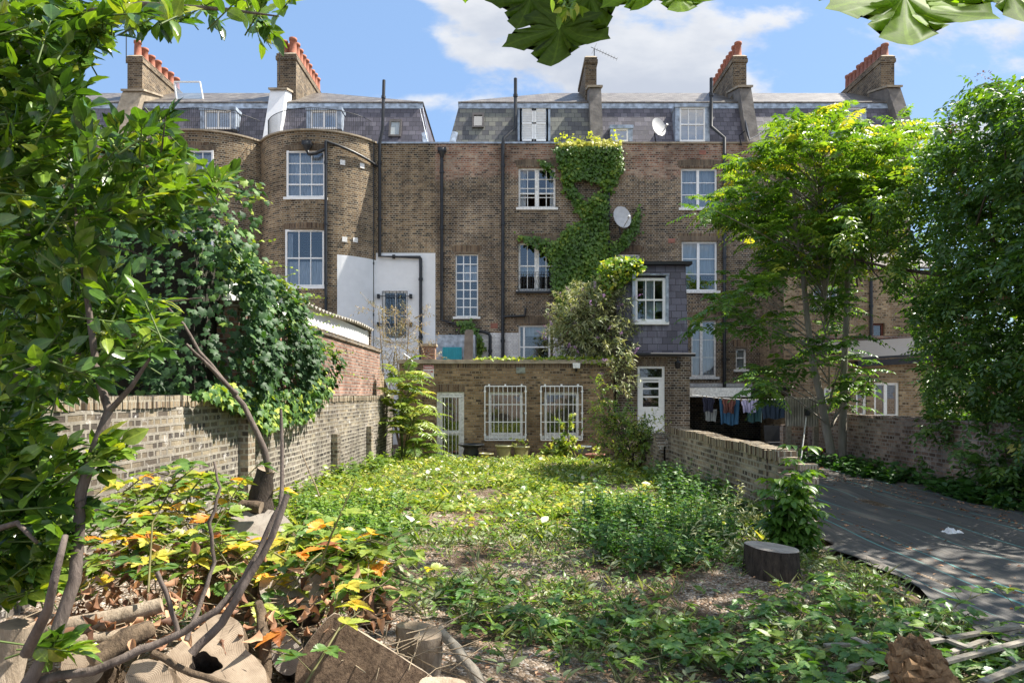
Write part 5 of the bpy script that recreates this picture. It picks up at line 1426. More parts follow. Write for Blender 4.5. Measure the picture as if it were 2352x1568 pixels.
# ---------------------------------------------------------------- creeper on the rear wall
cr = thing('creeper', 'bright green creeper climbing the brick rear wall in one ragged column up to the parapet', 'creeper', tuple(at(1340, 900, 25.95)))
polys = [([(1272, 338), (1300, 326), (1395, 322), (1425, 328), (1432, 392), (1408, 425), (1402, 442), (1368, 418), (1345, 408), (1312, 414), (1345, 470), (1330, 490), (1300, 440), (1288, 390)], 3300),
         ([(1330, 482), (1372, 440), (1396, 442), (1398, 600), (1388, 690), (1376, 770), (1300, 790), (1280, 720), (1268, 640), (1258, 575), (1300, 522), (1340, 502)], 5200),
         ([(1400, 560), (1428, 545), (1452, 505), (1470, 468), (1468, 520), (1442, 560), (1408, 590)], 420),
         ([(1188, 538), (1240, 545), (1280, 556), (1300, 590), (1262, 580), (1215, 560)], 320), ([(1228, 362), (1262, 372), (1278, 410), (1262, 398)], 70),
         ([(1045, 735), (1085, 738), (1112, 790), (1100, 820), (1062, 822), (1085, 780)], 420)]
L = Leaves()
for poly, n in polys:
    q = sample_poly(poly, n)+rng.normal(size=(n, 2))*(7*rng.random((n, 1))**2); bulge = .05+.22*rng.random(n)**1.5 + .10*np.sin(q[:, 0]*.05)*np.sin(q[:, 1]*.04)
    p = pix(q, 25.97-np.abs(bulge))
    tt = np.clip(.42+.16*rng.normal(size=n)+.15*np.sin(q[:, 0]*.06+q[:, 1]*.045), 0, .9); tt = np.where(q[:, 1] < 334, .97, tt)  # top row tinted pale, painting in sunlight on the crest
    L.add(L_VINE, p, np.array([0, -.45, -1])+rng.normal(size=(n, 3))*.32, np.array([0, -1, .55])+rng.normal(size=(n, 3))*.28, .10+.07*rng.random(n), tt)
n = 170; xx = 1272+160*rng.random(n); q = np.stack([xx, 326+7*np.sin(xx*.11)+5*np.sin(xx*.31)-14*rng.random(n)**3], 1); p = pix(q, 25.85+.35*rng.random(n)); L.add(L_VINE, p, rdir(n)*[1, 1, .4]+[0, -.5, 0], U3+rng.normal(size=(n, 3))*.4, .12, .92)
L.build('foliage', M['l_vine'], cr)
st = MB()
for pts in ([(1300, 800), (1330, 700), (1350, 560), (1340, 470), (1310, 400), (1300, 340)], [(1340, 790), (1370, 640), (1385, 450), (1370, 345)], [(1380, 600), (1420, 560), (1465, 480)], [(1290, 620), (1262, 565), (1195, 545)]):
    st.tube([at(x, y, 25.96) for x, y in pts], .025, 5)
st.build('stem', M['bark_brown'], cr)

def mound(name, label, cat, poly, n, Y0, Y1, tpl, size, mt, tint, down=.5, parentm=None, stem=None):
    q = sample_poly(poly, n); Y = Y0+(Y1-Y0)*rng.random(n); p = pix(q, Y)
    o = thing(name, label, cat, tuple(p.mean(0)*[1, 1, 0]+[0, 0, p[:, 2].min()]))
    L = Leaves(); ymin = q[:, 1].min(); ymax = q[:, 1].max(); f = (ymax-q[:, 1])/(ymax-ymin)
    t = np.clip(tint[0]+(tint[1]-tint[0])*rng.random(n), 0, 1)
    dd = rng.normal(size=(n, 3)); dd[:, 2] -= down; L.add(tpl, p, dd, U3+rng.normal(size=(n, 3))*.45+np.array([0, -.4, 0]), size*(.7+.6*rng.random(n)), t)
    L.build('foliage', mt, o)
    if stem:
        s_ = MB()
        for pts, r, Yc in stem: s_.tube([at(x, y, Yc) for x, y in pts], [r*(1-.6*i/(len(pts)-1)) for i in range(len(pts))], 5)
        s_.build('stem', M['bark_brown'], o)
    return o
mound('creeper', 'rounded yellow-green creeper heaped on the roof corner of the slate-hung wing', 'creeper', [(1372, 625), (1385, 600), (1410, 590), (1455, 592), (1482, 602), (1478, 625), (1450, 645), (1420, 660), (1392, 690), (1376, 660)], 1500, 20.2, 21.6, L_VINE, .14, M['l_vine'], (.4, 1.0))
mound('creeper', 'thin strip of yellow-green creeper lying along the flat roof edge of the extension', 'creeper', [(1085, 826), (1100, 821), (1200, 822), (1300, 819), (1412, 817), (1412, 826), (1400, 838), (1340, 834), (1330, 827)], 900, 19.9, 20.5, L_VINE, .10, M['l_vine'], (.6, 1.0))

# ---------------------------------------------------------------- shrubs near the houses
def bush(name, label, cat, base, blobs, nsp, nl, tpl, lsize, mt, tint=(.3, .8), twig=.35, bark='bark_brown', stemr=.03, upb=.4, flower=None, group=None, outward=.8):
    """blobs: (centre, radii) ellipsoids filled with leafy sprays"""
    o = thing(name, label, cat, tuple(base), group)
    L = Leaves(); FL = Leaves(); tw = MB(); base = Vector(base)
    vols = np.array([r[0]*r[1]*r[2] for c, r in blobs]); vols = vols/vols.sum()
    for (c, r), w in zip(blobs, vols):
        k = int(nsp*w)+1; u = rdir(k)*(rng.random(k)**.38)[:, None]; c = np.array(c); r = np.array(r); P = c+u*r
        tw.tube([base, base.lerp(Vector(c), .5)+Vector((rng.normal()*.1, rng.normal()*.1, .05)), Vector(c)], [stemr, stemr*.7, stemr*.35], 6)
        for i in range(k):
            out = nrm(u[i]*outward+rng.normal(size=3)*.5+[0, 0, upb]); p0 = P[i]; ln_ = twig*(.6+.7*rng.random())
            if rng.random() < .45: tw.tube([Vector(c*.6+p0*.4), Vector(p0), Vector(p0+out*ln_)], [stemr*.3, stemr*.2, .003], 3, cap=False)
            s = np.linspace(.05, 1, nl); pp = p0+out*ln_*s[:, None]; pp[:, 2] -= .12*ln_*s*s
            side = rng.normal(size=(nl, 3)); side -= (side@out)[:, None]*out
            L.add(tpl, pp, nrm(side)*.9+out*.55-U3*.2, U3+rng.normal(size=(nl, 3))*.5, lsize*(.65+.6*rng.random(nl)), np.clip(tint[0]+(tint[1]-tint[0])*rng.random()+.08*rng.normal(size=nl), 0, 1))
            if flower and rng.random() < flower:
                m_ = 26; s = rng.random(m_); pp = p0+out*(ln_+.22*s)[:, None]; rr = rdir(m_); L2 = .032*(1.05-s)
                FL.add(L_RHOMB, pp+rr*L2[:, None], rr, out, .04, rng.random(m_))
    L.build('foliage', mt, o); tw.build('stem', M[bark], o)
    if FL.V: FL.build('flower', M['flower'], o)
    return o
bush('buddleia', 'grey-green buddleia with lilac flower spikes rising behind the extension roof', 'buddleia', (2.7, 20.4, -.3),
     [((2.4, 20.8, 3.9), (1.15, .8, .85)), ((2.8, 20.7, 3.1), (1.0, .7, .8)), ((1.95, 20.8, 3.2), (.85, .6, .75)), ((3.1, 20.0, 2.2), (.42, .4, .8)), ((2.85, 20.6, 4.5), (.45, .4, .4))], 1050, 12, L_LANCE, .15, M['l_grey'], (.35, 1.0), .36, flower=.09, stemr=.05)
bush('willow_leaved_tree', 'thin dry-looking small tree with sparse olive leaves before the white wall', 'tree', (-3.6, 22, -.3),
     [((-3.75, 22, 3.1), (.75, .6, 1.25)), ((-3.3, 22, 3.9), (.6, .5, .5)), ((-4.3, 22, 4.2), (.5, .4, .3)), ((-2.85, 21.9, 2.8), (.6, .4, .45)), ((-4.0, 22, 2.2), (.8, .5, .6))], 230, 9, L_LANCE, .10, M['l_olive'], (.1, .9), .4, 'bark_pale', .035)
bush('rose_bush', 'airy light green bush arching over the right end of the extension', 'bush', (2.75, 15.6, -.3),
     [((2.35, 15.4, .75), (.5, .5, .42)), ((2.95, 15.2, .62), (.45, .5, .42)), ((2.2, 15.6, 1.05), (.32, .4, .35)), ((2.6, 15.5, .25), (.65, .5, .42)), ((2.2, 16.6, 1.5), (.2, .3, .3)), ((3.0, 15.0, .25), (.4, .5, .35))], 360, 11, L_PLAIN, .075, M['l_weed'], (.25, .95), .35, stemr=.035)
bush('climbing_weed', 'tall climbing weed in front of the second barred window', 'weed', (1.7, 17.5, -.3),
     [((1.45, 17.8, .0), (.25, .3, .28)), ((1.15, 17.9, -.1), (.3, .3, .22)), ((1.42, 17.8, .65), (.12, .12, .32))], 62, 9, L_IVY, .11, M['l_weed'], (.5, 1), .3)

# tree-of-heaven sapling at the end of the left wall
sp_ = thing('sapling', 'bright green fern-like sapling with long pinnate leaves beside the barred door', 'sapling', (-2.95, 18.4, -.3))
L = Leaves(); tw = MB(); bs = []; ds = []
for (x, y, z, k) in ((-3.05, 18.4, 1.55, 13), (-2.95, 18.3, 1.05, 15), (-2.75, 18.1, .55, 14), (-2.55, 17.9, .15, 12), (-3.0, 18.6, 1.9, 9), (-2.6, 18.2, .9, 8)):
    a = rng.random(k)*6.283
    for j in range(k):
        bs.append((x+rng.normal()*.06, y+rng.normal()*.1, z+rng.normal()*.12)); ds.append((math.cos(a[j])*.9+.35, math.sin(a[j])*.7-.25, .75+.4*rng.normal()))
    tw.tube([(-2.95, 18.4, -.35), (x, y, z)], [.03, .015], 6)
fronds(L, bs, ds, .75+.5*rng.random(len(bs)), 13, .23, .45, np.clip(.62+.15*rng.normal(size=len(bs)), 0, 1), L_SLIM, hang=.15, tj=.06, width=1.15)
rachis(tw, bs, ds, .9, .45); L.build('foliage', M['l_weed'], sp_); tw.build('stem', M['stem_green'], sp_)

# ---------------------------------------------------------------- big trees
def skeleton(mb, pts, r0, r1, n=8):
    mb.tube(pts, [r0+(r1-r0)*i/(len(pts)-1) for i in range(len(pts))], n)
ai = thing('tree_of_heaven', 'two-stemmed slim tree with pale trunks and light feathery crown beside the lane wall', 'tree', (7.25, 15, -.12))
tr = MB()
A = lambda x, y, Y=15.0: at(x, y, Y)
skeleton(tr, [A(1921, 1092), A(1912, 1050), A(1898, 985), A(1886, 915), A(1868, 840), A(1855, 740), A(1845, 640), A(1828, 520), A(1822, 420)], .115, .035)
skeleton(tr, [A(1930, 1092), A(1934, 1040), A(1936, 960), A(1938, 860), A(1944, 740), A(1947, 640), A(1944, 560), A(1952, 470), A(1950, 380)], .105, .03)
tr.build('trunk', M['bark_grey'], ai)
L = Leaves(); br = MB()
apoly = [(1600, 480), (1640, 420), (1700, 380), (1740, 330), (1780, 290), (1830, 272), (1870, 262), (1900, 252), (1960, 252), (2000, 262), (2060, 268), (2100, 295), (2130, 330), (2110, 390), (2060, 440), (2040, 500), (1990, 560), (1965, 620), (1900, 640), (1850, 600), (1800, 640), (1760, 610), (1740, 560), (1690, 545), (1640, 510)]
lows = [([(1590, 695), (1640, 672), (1700, 640), (1790, 650), (1830, 690), (1800, 740), (1740, 760), (1690, 742), (1640, 770), (1605, 745)], 14), ([(1790, 780), (1830, 735), (1900, 720), (1960, 760), (1975, 830), (1990, 890), (1955, 935), (1900, 915), (1830, 900), (1800, 850)], 15),
        ([(1700, 885), (1740, 850), (1790, 830), (1800, 870), (1770, 900), (1725, 915)], 7), ([(1850, 640), (1960, 640), (1960, 720), (1880, 730)], 8)]
bs, ds, ts, ls = [], [], [], []
cl = [(q, .5) for q in sample_poly(apoly, 185)]
for poly, k in lows: cl += [(q, .35) for q in sample_poly(poly, k)]
for q, tt in cl:
    Y = rng.uniform(13.3, 16.8); c = pix([q], Y)[0]
    tx = np.interp(q[1], [380, 600, 1000], [1885, 1895, 1915]); tc = np.array([*A(tx, min(q[1]+70+rng.random()*80, 980))])
    k = rng.integers(7, 12); a = rng.random(k)*6.283
    if rng.random() < .5: br.tube([Vector(tc), Vector(tc*.45+c*.55)+Vector((0, 0, .08)), Vector(c)], [.022, .012, .005], 5)
    for j in range(k):
        bs.append(c+rng.normal(size=3)*.08); ds.append((math.cos(a[j]), math.sin(a[j]), .35+.35*rng.normal())); ts.append(np.clip(tt+.1+.17*rng.normal()+(.0 if q[1] > 420 else .1), 0, 1)); ls.append(rng.uniform(.40, .72))
fronds(L, bs, ds, np.array(ls), 8, .165, .38, np.array(ts), L_RHOMB, width=.95, hang=.3)
L.build('crown', M['l_tree'], ai); br.build('branch', M['bark_grey'], ai)

el = thing('elder_tree', 'large dense dark green elder filling the right edge, drooping over the lane wall', 'tree', (8.6, 11, -.1))
L = Leaves(); br = MB(); UM = Leaves()
ep = [(2010, 430), (2080, 380), (2160, 300), (2190, 240), (2230, 215), (2300, 198), (2360, 182), (2560, 210), (2600, 1180), (2352, 1150), (2290, 1165), (2200, 1090), (2150, 1062), (2125, 1000), (2125, 900), (2118, 800), (2095, 700), (2020, 640), (1940, 600), (1900, 560), (1920, 510), (1970, 480)]
q = sample_poly(ep, 1500); bs, ds, ts = [], [], []
skeleton(br, [(9.0, 11, -.2), (8.8, 11, 1.5), (8.6, 11.2, 2.8), (8.3, 11.6, 3.9), (7.9, 12, 4.9)], .14, .03); skeleton(br, [(8.9, 11, .6), (9.4, 10.6, 2.6), (9.6, 10.3, 4.4), (9.3, 10, 6)], .11, .03)
skeleton(br, [(8.5, 11.2, 2.8), (7.9, 12.2, 3.6), (7.2, 13.0, 3.9), (6.4, 13.3, 4.2)], .06, .012); skeleton(br, [(8.7, 11, 1.6), (7.8, 10.0, 2.4), (7.0, 9.3, 2.2)], .05, .012)
for a in q:
    light = a[1] < 640 and a[0] < 2120  # upper-left leaves take a lighter tint, coloured as if sunlit
    Y = np.clip(8.0*FPX/(a[0]-1176), 8.2, 13.6)+rng.uniform(-1.3, 1.5); c = pix([a], Y)[0]
    cc = np.array([c[0]+1.2, c[1]+.9, c[2]-.3]); out = nrm(c-cc+rng.normal(size=3)*.5)
    if rng.random() < .16: br.tube([Vector(c-out*.9-[0, 0, .2]), Vector(c-out*.3), Vector(c+out*.2)], [.02, .012, .004], 4, cap=False)
    k = 7
    for j in range(k):
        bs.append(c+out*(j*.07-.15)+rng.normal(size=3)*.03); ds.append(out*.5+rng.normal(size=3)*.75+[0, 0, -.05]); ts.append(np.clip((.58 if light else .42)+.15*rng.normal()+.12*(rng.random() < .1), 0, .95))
    if rng.random() < .07:
        u = rdir(30); UM.add(L_RHOMB, c+out*.4+u*.09*np.array([1, 1, .45]), u, U3, .04, rng.random(30))
fronds(L, bs, ds, .20+.08*rng.random(len(bs)), 3, .135, .35, np.array(ts), L_RHOMB, width=1.1, hang=.35, start=.1)
L.build('crown', M['l_elder'], el); br.build('trunk', M['bark_brown'], el); UM.build('berry_head', M['umbel'], el)

# ---------------------------------------------------------------- the sycamore whose leaves hang into the top of the view
sy = thing('sycamore_tree', 'sycamore whose large lobed leaves hang down into the sky at the top', 'tree', (10.2, 2.0, 0))
tr = MB(); skeleton(tr, [(10.2, 2.0, -.2), (10.1, 2.1, 2), (9.6, 2.5, 4.5), (8.8, 3.0, 6.4), (8.0, 3.4, 8)], .24, .08, 12)
skeleton(tr, [(9.6, 2.5, 4.5), (6.8, 2.8, 5.2), (3.6, 2.6, 4.6), (1.8, 2.1, 3.6), (.6, 1.9, 3.0)], .09, .012); skeleton(tr, [(3.6, 2.6, 4.6), (2.4, 2.3, 3.6), (2.0, 2.0, 3.0)], .04, .008)
skeleton(tr, [(8.8, 3, 6.4), (9.6, 4.6, 7.6)], .08, .03); skeleton(tr, [(8.8, 3, 6.4), (6.8, 4.6, 7.4)], .08, .03)
tr.build('trunk', M['bark_brown'], sy)
n = 6200; u = rdir(n)*(rng.random(n)**.45)[:, None]; P = np.array([8.8, 6.0, 8.0])+u*[4.6, 3.6, 2.3]
P += .35*np.sin(P[:, [1, 2, 0]]*2.3); ok = (P[:, 2] > EYE+.60*P[:, 1]+.35) | (P[:, 0] > .82*P[:, 1]+.5)
hole_ = (np.sin(P[:, 0]*1.9+1)+np.sin(P[:, 1]*2.2+P[:, 2]*1.1)) > -.55
P = P[ok & hole_]; n = len(P); L = Leaves(); dd = rng.normal(size=(n, 3)); dd[:, 2] -= .7
L.add(L_PALM, P, dd, U3+rng.normal(size=(n, 3))*.6, .13+.07*rng.random(n), rng.random(n)); L.build('crown', M['l_maple'], sy)
L = Leaves(); tw = MB()
def hang(x, y, tx, ty, Y, scale, tint, yaw=0.0, tilt=0.0, pet=(0, -90)):
    """leaf with its stalk joint at (x,y) whose long lobe points to (tx,ty)"""
    p = np.array([*at(x, y, Y)]); e = np.array([*at(tx, ty, Y-tilt)]); dvec = e-p; s = np.linalg.norm(dvec)*scale
    L = Leaves(); L.add(L_MAPLE, [p], [dvec], [np.array([.18+.3*yaw, .97, .1])], [s], [tint]); lf = L.build('hanging_leaf', M['l_maple'], sy)
    tw = MB(); a = at(x, y, Y); b_ = at(x+pet[0], y+pet[1], Y); tw.tube([a, a.lerp(b_, .5)+Vector((.01, 0, 0)), b_], .0028, 4); tw.build('leaf_stalk', M['stem_green'], lf)
hang(1288, 55, 1268, 172, 1.95, 1.0, .20, .15, .1, (8, -60))  # central leaves get a dark tint that stands for shade on them
hang(1222, -12, 1192, 62, 2.05, 1.25, .12, -.3, .05, (40, -50))
hang(1352, -18, 1392, 88, 2.0, 1.0, .16, .45, .05, (-10, -60))
hang(1300, -30, 1262, 40, 2.2, 1.1, .10, .2, .05)
hang(1475, -35, 1480, 38, 1.9, .95, .80, .5, .1); hang(1560, -30, 1568, 50, 1.85, .95, .9, -.4, .1)
hang(2078, -22, 2082, 138, 1.55, .98, .85, .15, .12); hang(2140, -45, 2172, 40, 1.7, 1.0, .30, -.8, .05)
hang(2228, -30, 2214, 74, 1.6, .85, .8, 1.1, .05); hang(2318, -50, 2344, 72, 1.6, .95, .78, -.35, .05); hang(1928, -40, 1932, 40, 1.7, .7, .15, 1.6, .02)
hang(1158, -40, 1156, 26, 2.1, .8, .12, 1.2, .02); hang(1070, -30, 1110, 4, 2.1, .8, .6, .3)
n = 26; P = np.array([.75, 2.15, 3.15])+rng.normal(size=(n, 3))*[.35, .12, .16]; P[:, 2] = np.maximum(P[:, 2], EYE+.59*P[:, 1]+.30)
L = Leaves(); L.add(L_MAPLE, P, rng.normal(size=(n, 3))-U3*.6, U3+rng.normal(size=(n, 3))*.5, .2, .3); L.build('shading_spray', M['l_maple'], sy)  # extra leaves added above the view to shade the central hanging ones
K_ = Leaves(); n = 46; q = np.stack([1310+30*rng.normal(size=n)*.55, 18+22*rng.normal(size=n)*.6], 1); p = pix(q, 1.9+.06*rng.normal(size=n)); dd = rng.normal(size=(n, 3))*.5-U3
K_.add(L_PLAIN, p, dd, rdir(n), .028+.012*rng.random(n), .5+.5*rng.random(n)); K_.build('seed_cluster', M['l_vine'], sy)

# ---------------------------------------------------------------- holly in the left foreground
ho = thing('holly_tree', 'glossy holly with green berries close at the left edge of the view', 'tree', tuple(at(60, 1568, 2.3)))
hb = MB(); H = lambda *a: [at(x, y, Y) for x, y, Y in a]
skeleton(hb, H((20, 1640, 2.25), (120, 1480, 2.3), (172, 1330, 2.35), (180, 1230, 2.4), (186, 1130, 2.4), (218, 1030, 2.42), (250, 945, 2.45)), .023, .016)
skeleton(hb, H((250, 945, 2.45), (222, 850, 2.5), (205, 720, 2.5), (190, 610, 2.55), (176, 520, 2.6), (165, 420, 2.7)), .015, .006); skeleton(hb, H((250, 945, 2.45), (300, 890, 2.42), (345, 822, 2.4)), .012, .005)
skeleton(hb, H((60, 1500, 2.2), (110, 1400, 2.1), (125, 1330, 2.0), (150, 1230, 2.1)), .018, .009)
skeleton(hb, H((-60, 900, 2.6), (100, 840, 2.7), (250, 790, 2.7), (330, 760, 2.6)), .016, .005); skeleton(hb, H((-60, 560, 3.0), (150, 520, 3.0), (320, 460, 2.9), (520, 410, 2.8)), .018, .004)
skeleton(hb, H((-60, 330, 3.2), (120, 330, 3.1), (240, 350, 3.0), (350, 320, 2.8)), .014, .004); skeleton(hb, H((-60, 70, 3.0), (120, 40, 2.9), (330, 10, 2.7), (520, 22, 2.6), (640, 38, 2.5)), .018, .003)
skeleton(hb, H((-60, 180, 3.0), (60, 110, 2.9), (130, 30, 2.8), (180, -60, 2.7)), .016, .008); skeleton(hb, H((320, 460, 2.9), (350, 400, 2.8), (372, 340, 2.7), (380, 270, 2.65)), .008, .002)
skeleton(hb, H((-60, 1230, 2.3), (40, 1200, 2.3), (85, 1245, 2.25)), .013, .006)
hb.build('trunk', M['bark_holly'], ho)
L = Leaves(); tw = MB(); bp_, br_ = [], []
hp = [([(0, 0), (640, 0), (672, 30), (600, 66), (540, 30), (470, 28), (400, 62), (340, 60), (300, 30), (262, 60), (236, 100), (180, 160), (160, 250), (180, 330), (0, 420), (-80, 420), (-80, 0)], 270, 2.4, 3.4),
      ([(-80, 260), (180, 235), (235, 300), (330, 300), (372, 262), (400, 300), (380, 345), (440, 400), (540, 385), (545, 410), (500, 440), (430, 450), (400, 500), (350, 530), (290, 500), (205, 520), (215, 610), (330, 690), (372, 770), (340, 820), (280, 840), (215, 860), (150, 930), (90, 950), (-80, 980)], 430, 2.3, 3.5),
      ([(-80, 960), (60, 970), (100, 1000), (150, 1060), (170, 1120), (165, 1230), (140, 1310), (90, 1370), (-80, 1390)], 210, 2.3, 2.9), ([(190, 1040), (280, 1000), (290, 1050), (220, 1080)], 9, 2.3, 2.5), ([(90, 1480), (140, 1470), (130, 1510)], 4, 2.2, 2.4)]
for poly, k, y0, y1 in hp:
    q = sample_poly(poly, k)
    for a in q:
        Y = rng.uniform(y0, y1); c = pix([a], Y)[0]
        out = nrm(np.array([.75, -.25, .35])+rng.normal(size=3)*.62); ln_ = rng.uniform(.10, .18)
        nl = rng.integers(6, 10); s = np.linspace(.1, 1, nl); pp = c+out*((s-.5)*ln_)[:, None]
        side = rng.normal(size=(nl, 3)); side -= (side@out)[:, None]*out; side = nrm(side)
        dd = side*(1.05-.75*s)[:, None]+out*(.35+.8*s)[:, None]+U3*.1
        t = np.clip(.42+.2*rng.normal(size=nl)+.25*(rng.random() < .3), 0, 1)
        L.add(L_HOLLY, pp, dd, U3+rng.normal(size=(nl, 3))*.45-np.array([0, .35, 0]), .070+.028*rng.random(nl), t, width=.85+.3*rng.random(nl))
        tw.tube([Vector(c-out*ln_*.9), Vector(c), Vector(c+out*ln_*.45)], [.0035, .003, .0015], 4, cap=False)
        if rng.random() < .42:
            for _ in range(rng.integers(5, 12)): bp_.append(c+rng.normal(size=3)*.014-out*ln_*.1)
L.build('foliage', M['l_holly'], ho); tw.build('twig', M['stem_green'], ho)
ico = bmesh.new(); bmesh.ops.create_icosphere(ico, subdivisions=1, radius=1); iv_ = np.array([v.co[:] for v in ico.verts]); if_ = [tuple(v.index for v in f.verts) for f in ico.faces]; ico.free()
B = Leaves(); n = len(bp_); B.add((iv_, if_), np.array(bp_), [0, 1, 0], [0, 0, 1], .0042+.001*rng.random(n), .5); B.build('berry', M['berry'], ho)
# ================================================================ GROUND PLANTS
def to_pix(P):
    return np.stack([1176+P[:, 0]/P[:, 1]*FPX, 905-(P[:, 2]-EYE)/P[:, 1]*FPX], 1)
bare = [(1290, 1275, 95, 30, .9), (1000, 1300, 120, 28, .75), (1400, 1330, 150, 22, .8), (1700, 1385, 190, 50, .85), (1150, 1500, 120, 60, .9), (1330, 1545, 160, 45, .75), (1080, 1215, 90, 22, .6), (950, 1090, 70, 18, .5), (1560, 1560, 120, 40, .7),
        (1500, 1180, 60, 15, .45), (1320, 1140, 60, 12, .45), (1250, 1420, 120, 20, .35)]
def keep(P):
    q = to_pix(P); d = np.ones(len(P))
    for cx, cy, rx, ry, w in bare: d *= 1-.7*w*np.exp(-(((q[:, 0]-cx)/rx)**2+((q[:, 1]-cy)/ry)**2)**1.5)
    n = np.sin(P[:, 0]*2.3+1.1*np.sin(P[:, 1]*1.7))+np.sin(P[:, 1]*2.9+P[:, 0]*1.3)
    d *= np.clip(.74+.34*n, .2, 1)
    return rng.random(len(P)) < d
def weeds(name, n, x0, x1, y0, y1, size, hgt, nl, tpl, mt, tint, flt=None, up=.35, width=None, fall=1.0):
    y = y0+(y1-y0)*rng.random(n)**fall; x = x0+(x1-x0)*rng.random(n); P = np.stack([x, y, ground_z(x, y)], 1)
    k = keep(P)
    if flt is not None: k &= flt(P)
    P = P[k]; n = len(P); L = Leaves(); h = hgt*(.25+.9*rng.random(n)**1.6); ps = np.clip(tint[0]+(tint[1]-tint[0])*rng.random(n), 0, 1)
    sc = .6+.75*rng.random(n)
    for i in range(nl):
        a = rng.random(n)*6.283; f = (i+.7)/nl; el_ = up+.55*rng.normal(size=n)*.6
        dd = np.stack([np.cos(a), np.sin(a), el_], 1)
        p = P+np.stack([.025*np.cos(a), .025*np.sin(a), h*f+.012], 1)+rng.normal(size=(n, 3))*[.02, .02, 0]
        L.add(tpl, p, dd, U3+rng.normal(size=(n, 3))*.28, size*sc*(.65+.6*rng.random(n)), np.clip(ps+.1*rng.normal(size=n), 0, 1), width)
    o = stuff(L.build(name, mt)); return o
garden = lambda P: (P[:, 0] > -3.33) & (P[:, 0] < 2.95) & ~((P[:, 1] < 4.3) & (P[:, 0] < -.2))
weeds('weeds', 5600, -3.35, 2.95, 7.4, 18.6, .080, .16, 7, L_PLAIN, M['l_weed'], (.35, .92), garden, .3)
weeds('weeds', 1500, -3.35, 2.95, 7.8, 18.4, .105, .10, 5, L_ROUND, M['l_weed'], (.5, 1.0), garden, .25)
weeds('weeds', 220, -3.2, 2.8, 6.0, 17.5, .10, .18, 2, L_ROUND, M['l_pale'], (0, 1), garden, .5)
weeds('weeds', 2600, -2.6, 3.0, 3.4, 7.8, .052, .09, 8, L_PLAIN, M['l_weed'], (.2, .7), garden, .3)
weeds('weeds', 1100, -2.2, 3.2, 3.3, 7.5, .075, .10, 6, L_LANCE, M['l_grey'], (.1, .7), garden, .5, 1.5)
weeds('grass', 1100, -3.3, 2.9, 6.5, 18.6, .17, .02, 5, L_SLIM, M['l_weed'], (.3, .9), garden, 1.6, .22)
weeds('grass', 700, -1.8, 3.0, 3.4, 7.0, .12, .02, 5, L_SLIM, M['l_grey'], (.2, .9), garden, 1.6, .22)
# low plants along the foot of the lane wall and of the garden walls
weeds('wall_foot_plants', 700, 6.75, 7.5, 7.0, 16.5, .13, .30, 8, L_ROUND, M['l_nettle'], (.0, .5), None, .4)
weeds('wall_foot_plants', 420, -3.35, -2.85, 7.5, 19.3, .10, .35, 8, L_IVY, M['l_weed'], (.2, .8), None, .3)
weeds('wall_foot_plants', 300, 2.55, 3.0, 7.4, 13.5, .10, .35, 8, L_ROUND, M['l_weed'], (.1, .6), None, .3)
# dead leaves and twigs
def litter(name, n, x0, x1, y0, y1, zf, size, flt=None, mt='l_dry'):
    x = x0+(x1-x0)*rng.random(n); y = y0+(y1-y0)*rng.random(n); P = np.stack([x, y, zf(x, y)+.012], 1)
    if flt is not None: P = P[flt(P)]
    n = len(P); L = Leaves(); a = rng.random(n)*6.283
    L.add(L_RHOMB, P, np.stack([np.cos(a), np.sin(a), .15*rng.normal(size=n)], 1), U3+rng.normal(size=(n, 3))*.4, size*(.5+rng.random(n)), rng.random(n)); return stuff(L.build(name, M[mt]))
litter('leaf_litter', 5200, -2.8, 3.0, 3.2, 9, ground_z, .032)
def lane_f(P):
    d = np.abs(np.mod(P[:, 0]-4.1+1, 2.0)-1); return rng.random(len(P)) < (.9*np.exp(-(d/.09)**2)+.05+.5*np.exp(-((P[:, 0]-6.3)/.35)**2))
litter('leaf_litter', 5200, 3.3, 7.2, 4.2, 15.5, lane_z, .05, lane_f)

# nettles: upright stems with pairs of toothed leaves
def nettles(label, poly, Yr, n, h0, h1, tint, size=.075, name='nettle_patch'):
    q = sample_poly(poly, n); P = []
    for a in q:
        Y = 1.5*FPX/max(a[1]-905, 60); Y = np.clip(Y*rng.uniform(.98, 1.12), *Yr); x = atx(a[0], Y); P.append((x, Y, float(ground_z(x, Y))))
    P = np.array(P); o = thing(name, label, 'nettles', tuple(P.mean(0))); L = Leaves(); tw = MB()
    for p in P:
        h = rng.uniform(h0, h1)*(.75+.35*math.sin(p[0]*3.7+p[1]*2.9)); lean = rng.normal(size=2)*.09; top = p+[lean[0], lean[1], h]; tw.tube([Vector(p), Vector(top)], [.005, .003], 3, cap=False)
        k = int(5+h*9); s = np.linspace(.18, 1.0, k); c = p+(top-p)*s[:, None]; a0 = rng.random()*3.1
        for sg in (0, math.pi):
            a = a0+sg+np.arange(k)*1.571; dd = np.stack([np.cos(a), np.sin(a), -.25+.35*s+rng.normal(size=k)*.2], 1)
            L.add(L_NETTLE, c, dd, U3+rng.normal(size=(k, 3))*.3, size*(1.2-.65*s**2)*(.8+.4*rng.random(k)), np.clip(tint+.18*rng.normal()+.25*(s > .85)+.08*rng.normal(size=k), 0, 1))
    L.build('foliage', M['l_nettle'], o); tw.build('stem', M['stem_green'], o); return o
nettles('large dark green nettle patch in the middle of the garden, nearest the round stump', [(1300, 1230), (1380, 1200), (1500, 1180), (1620, 1195), (1700, 1230), (1690, 1300), (1600, 1335), (1480, 1335), (1380, 1310)], (5.4, 8.6), 330, .28, .52, .42)
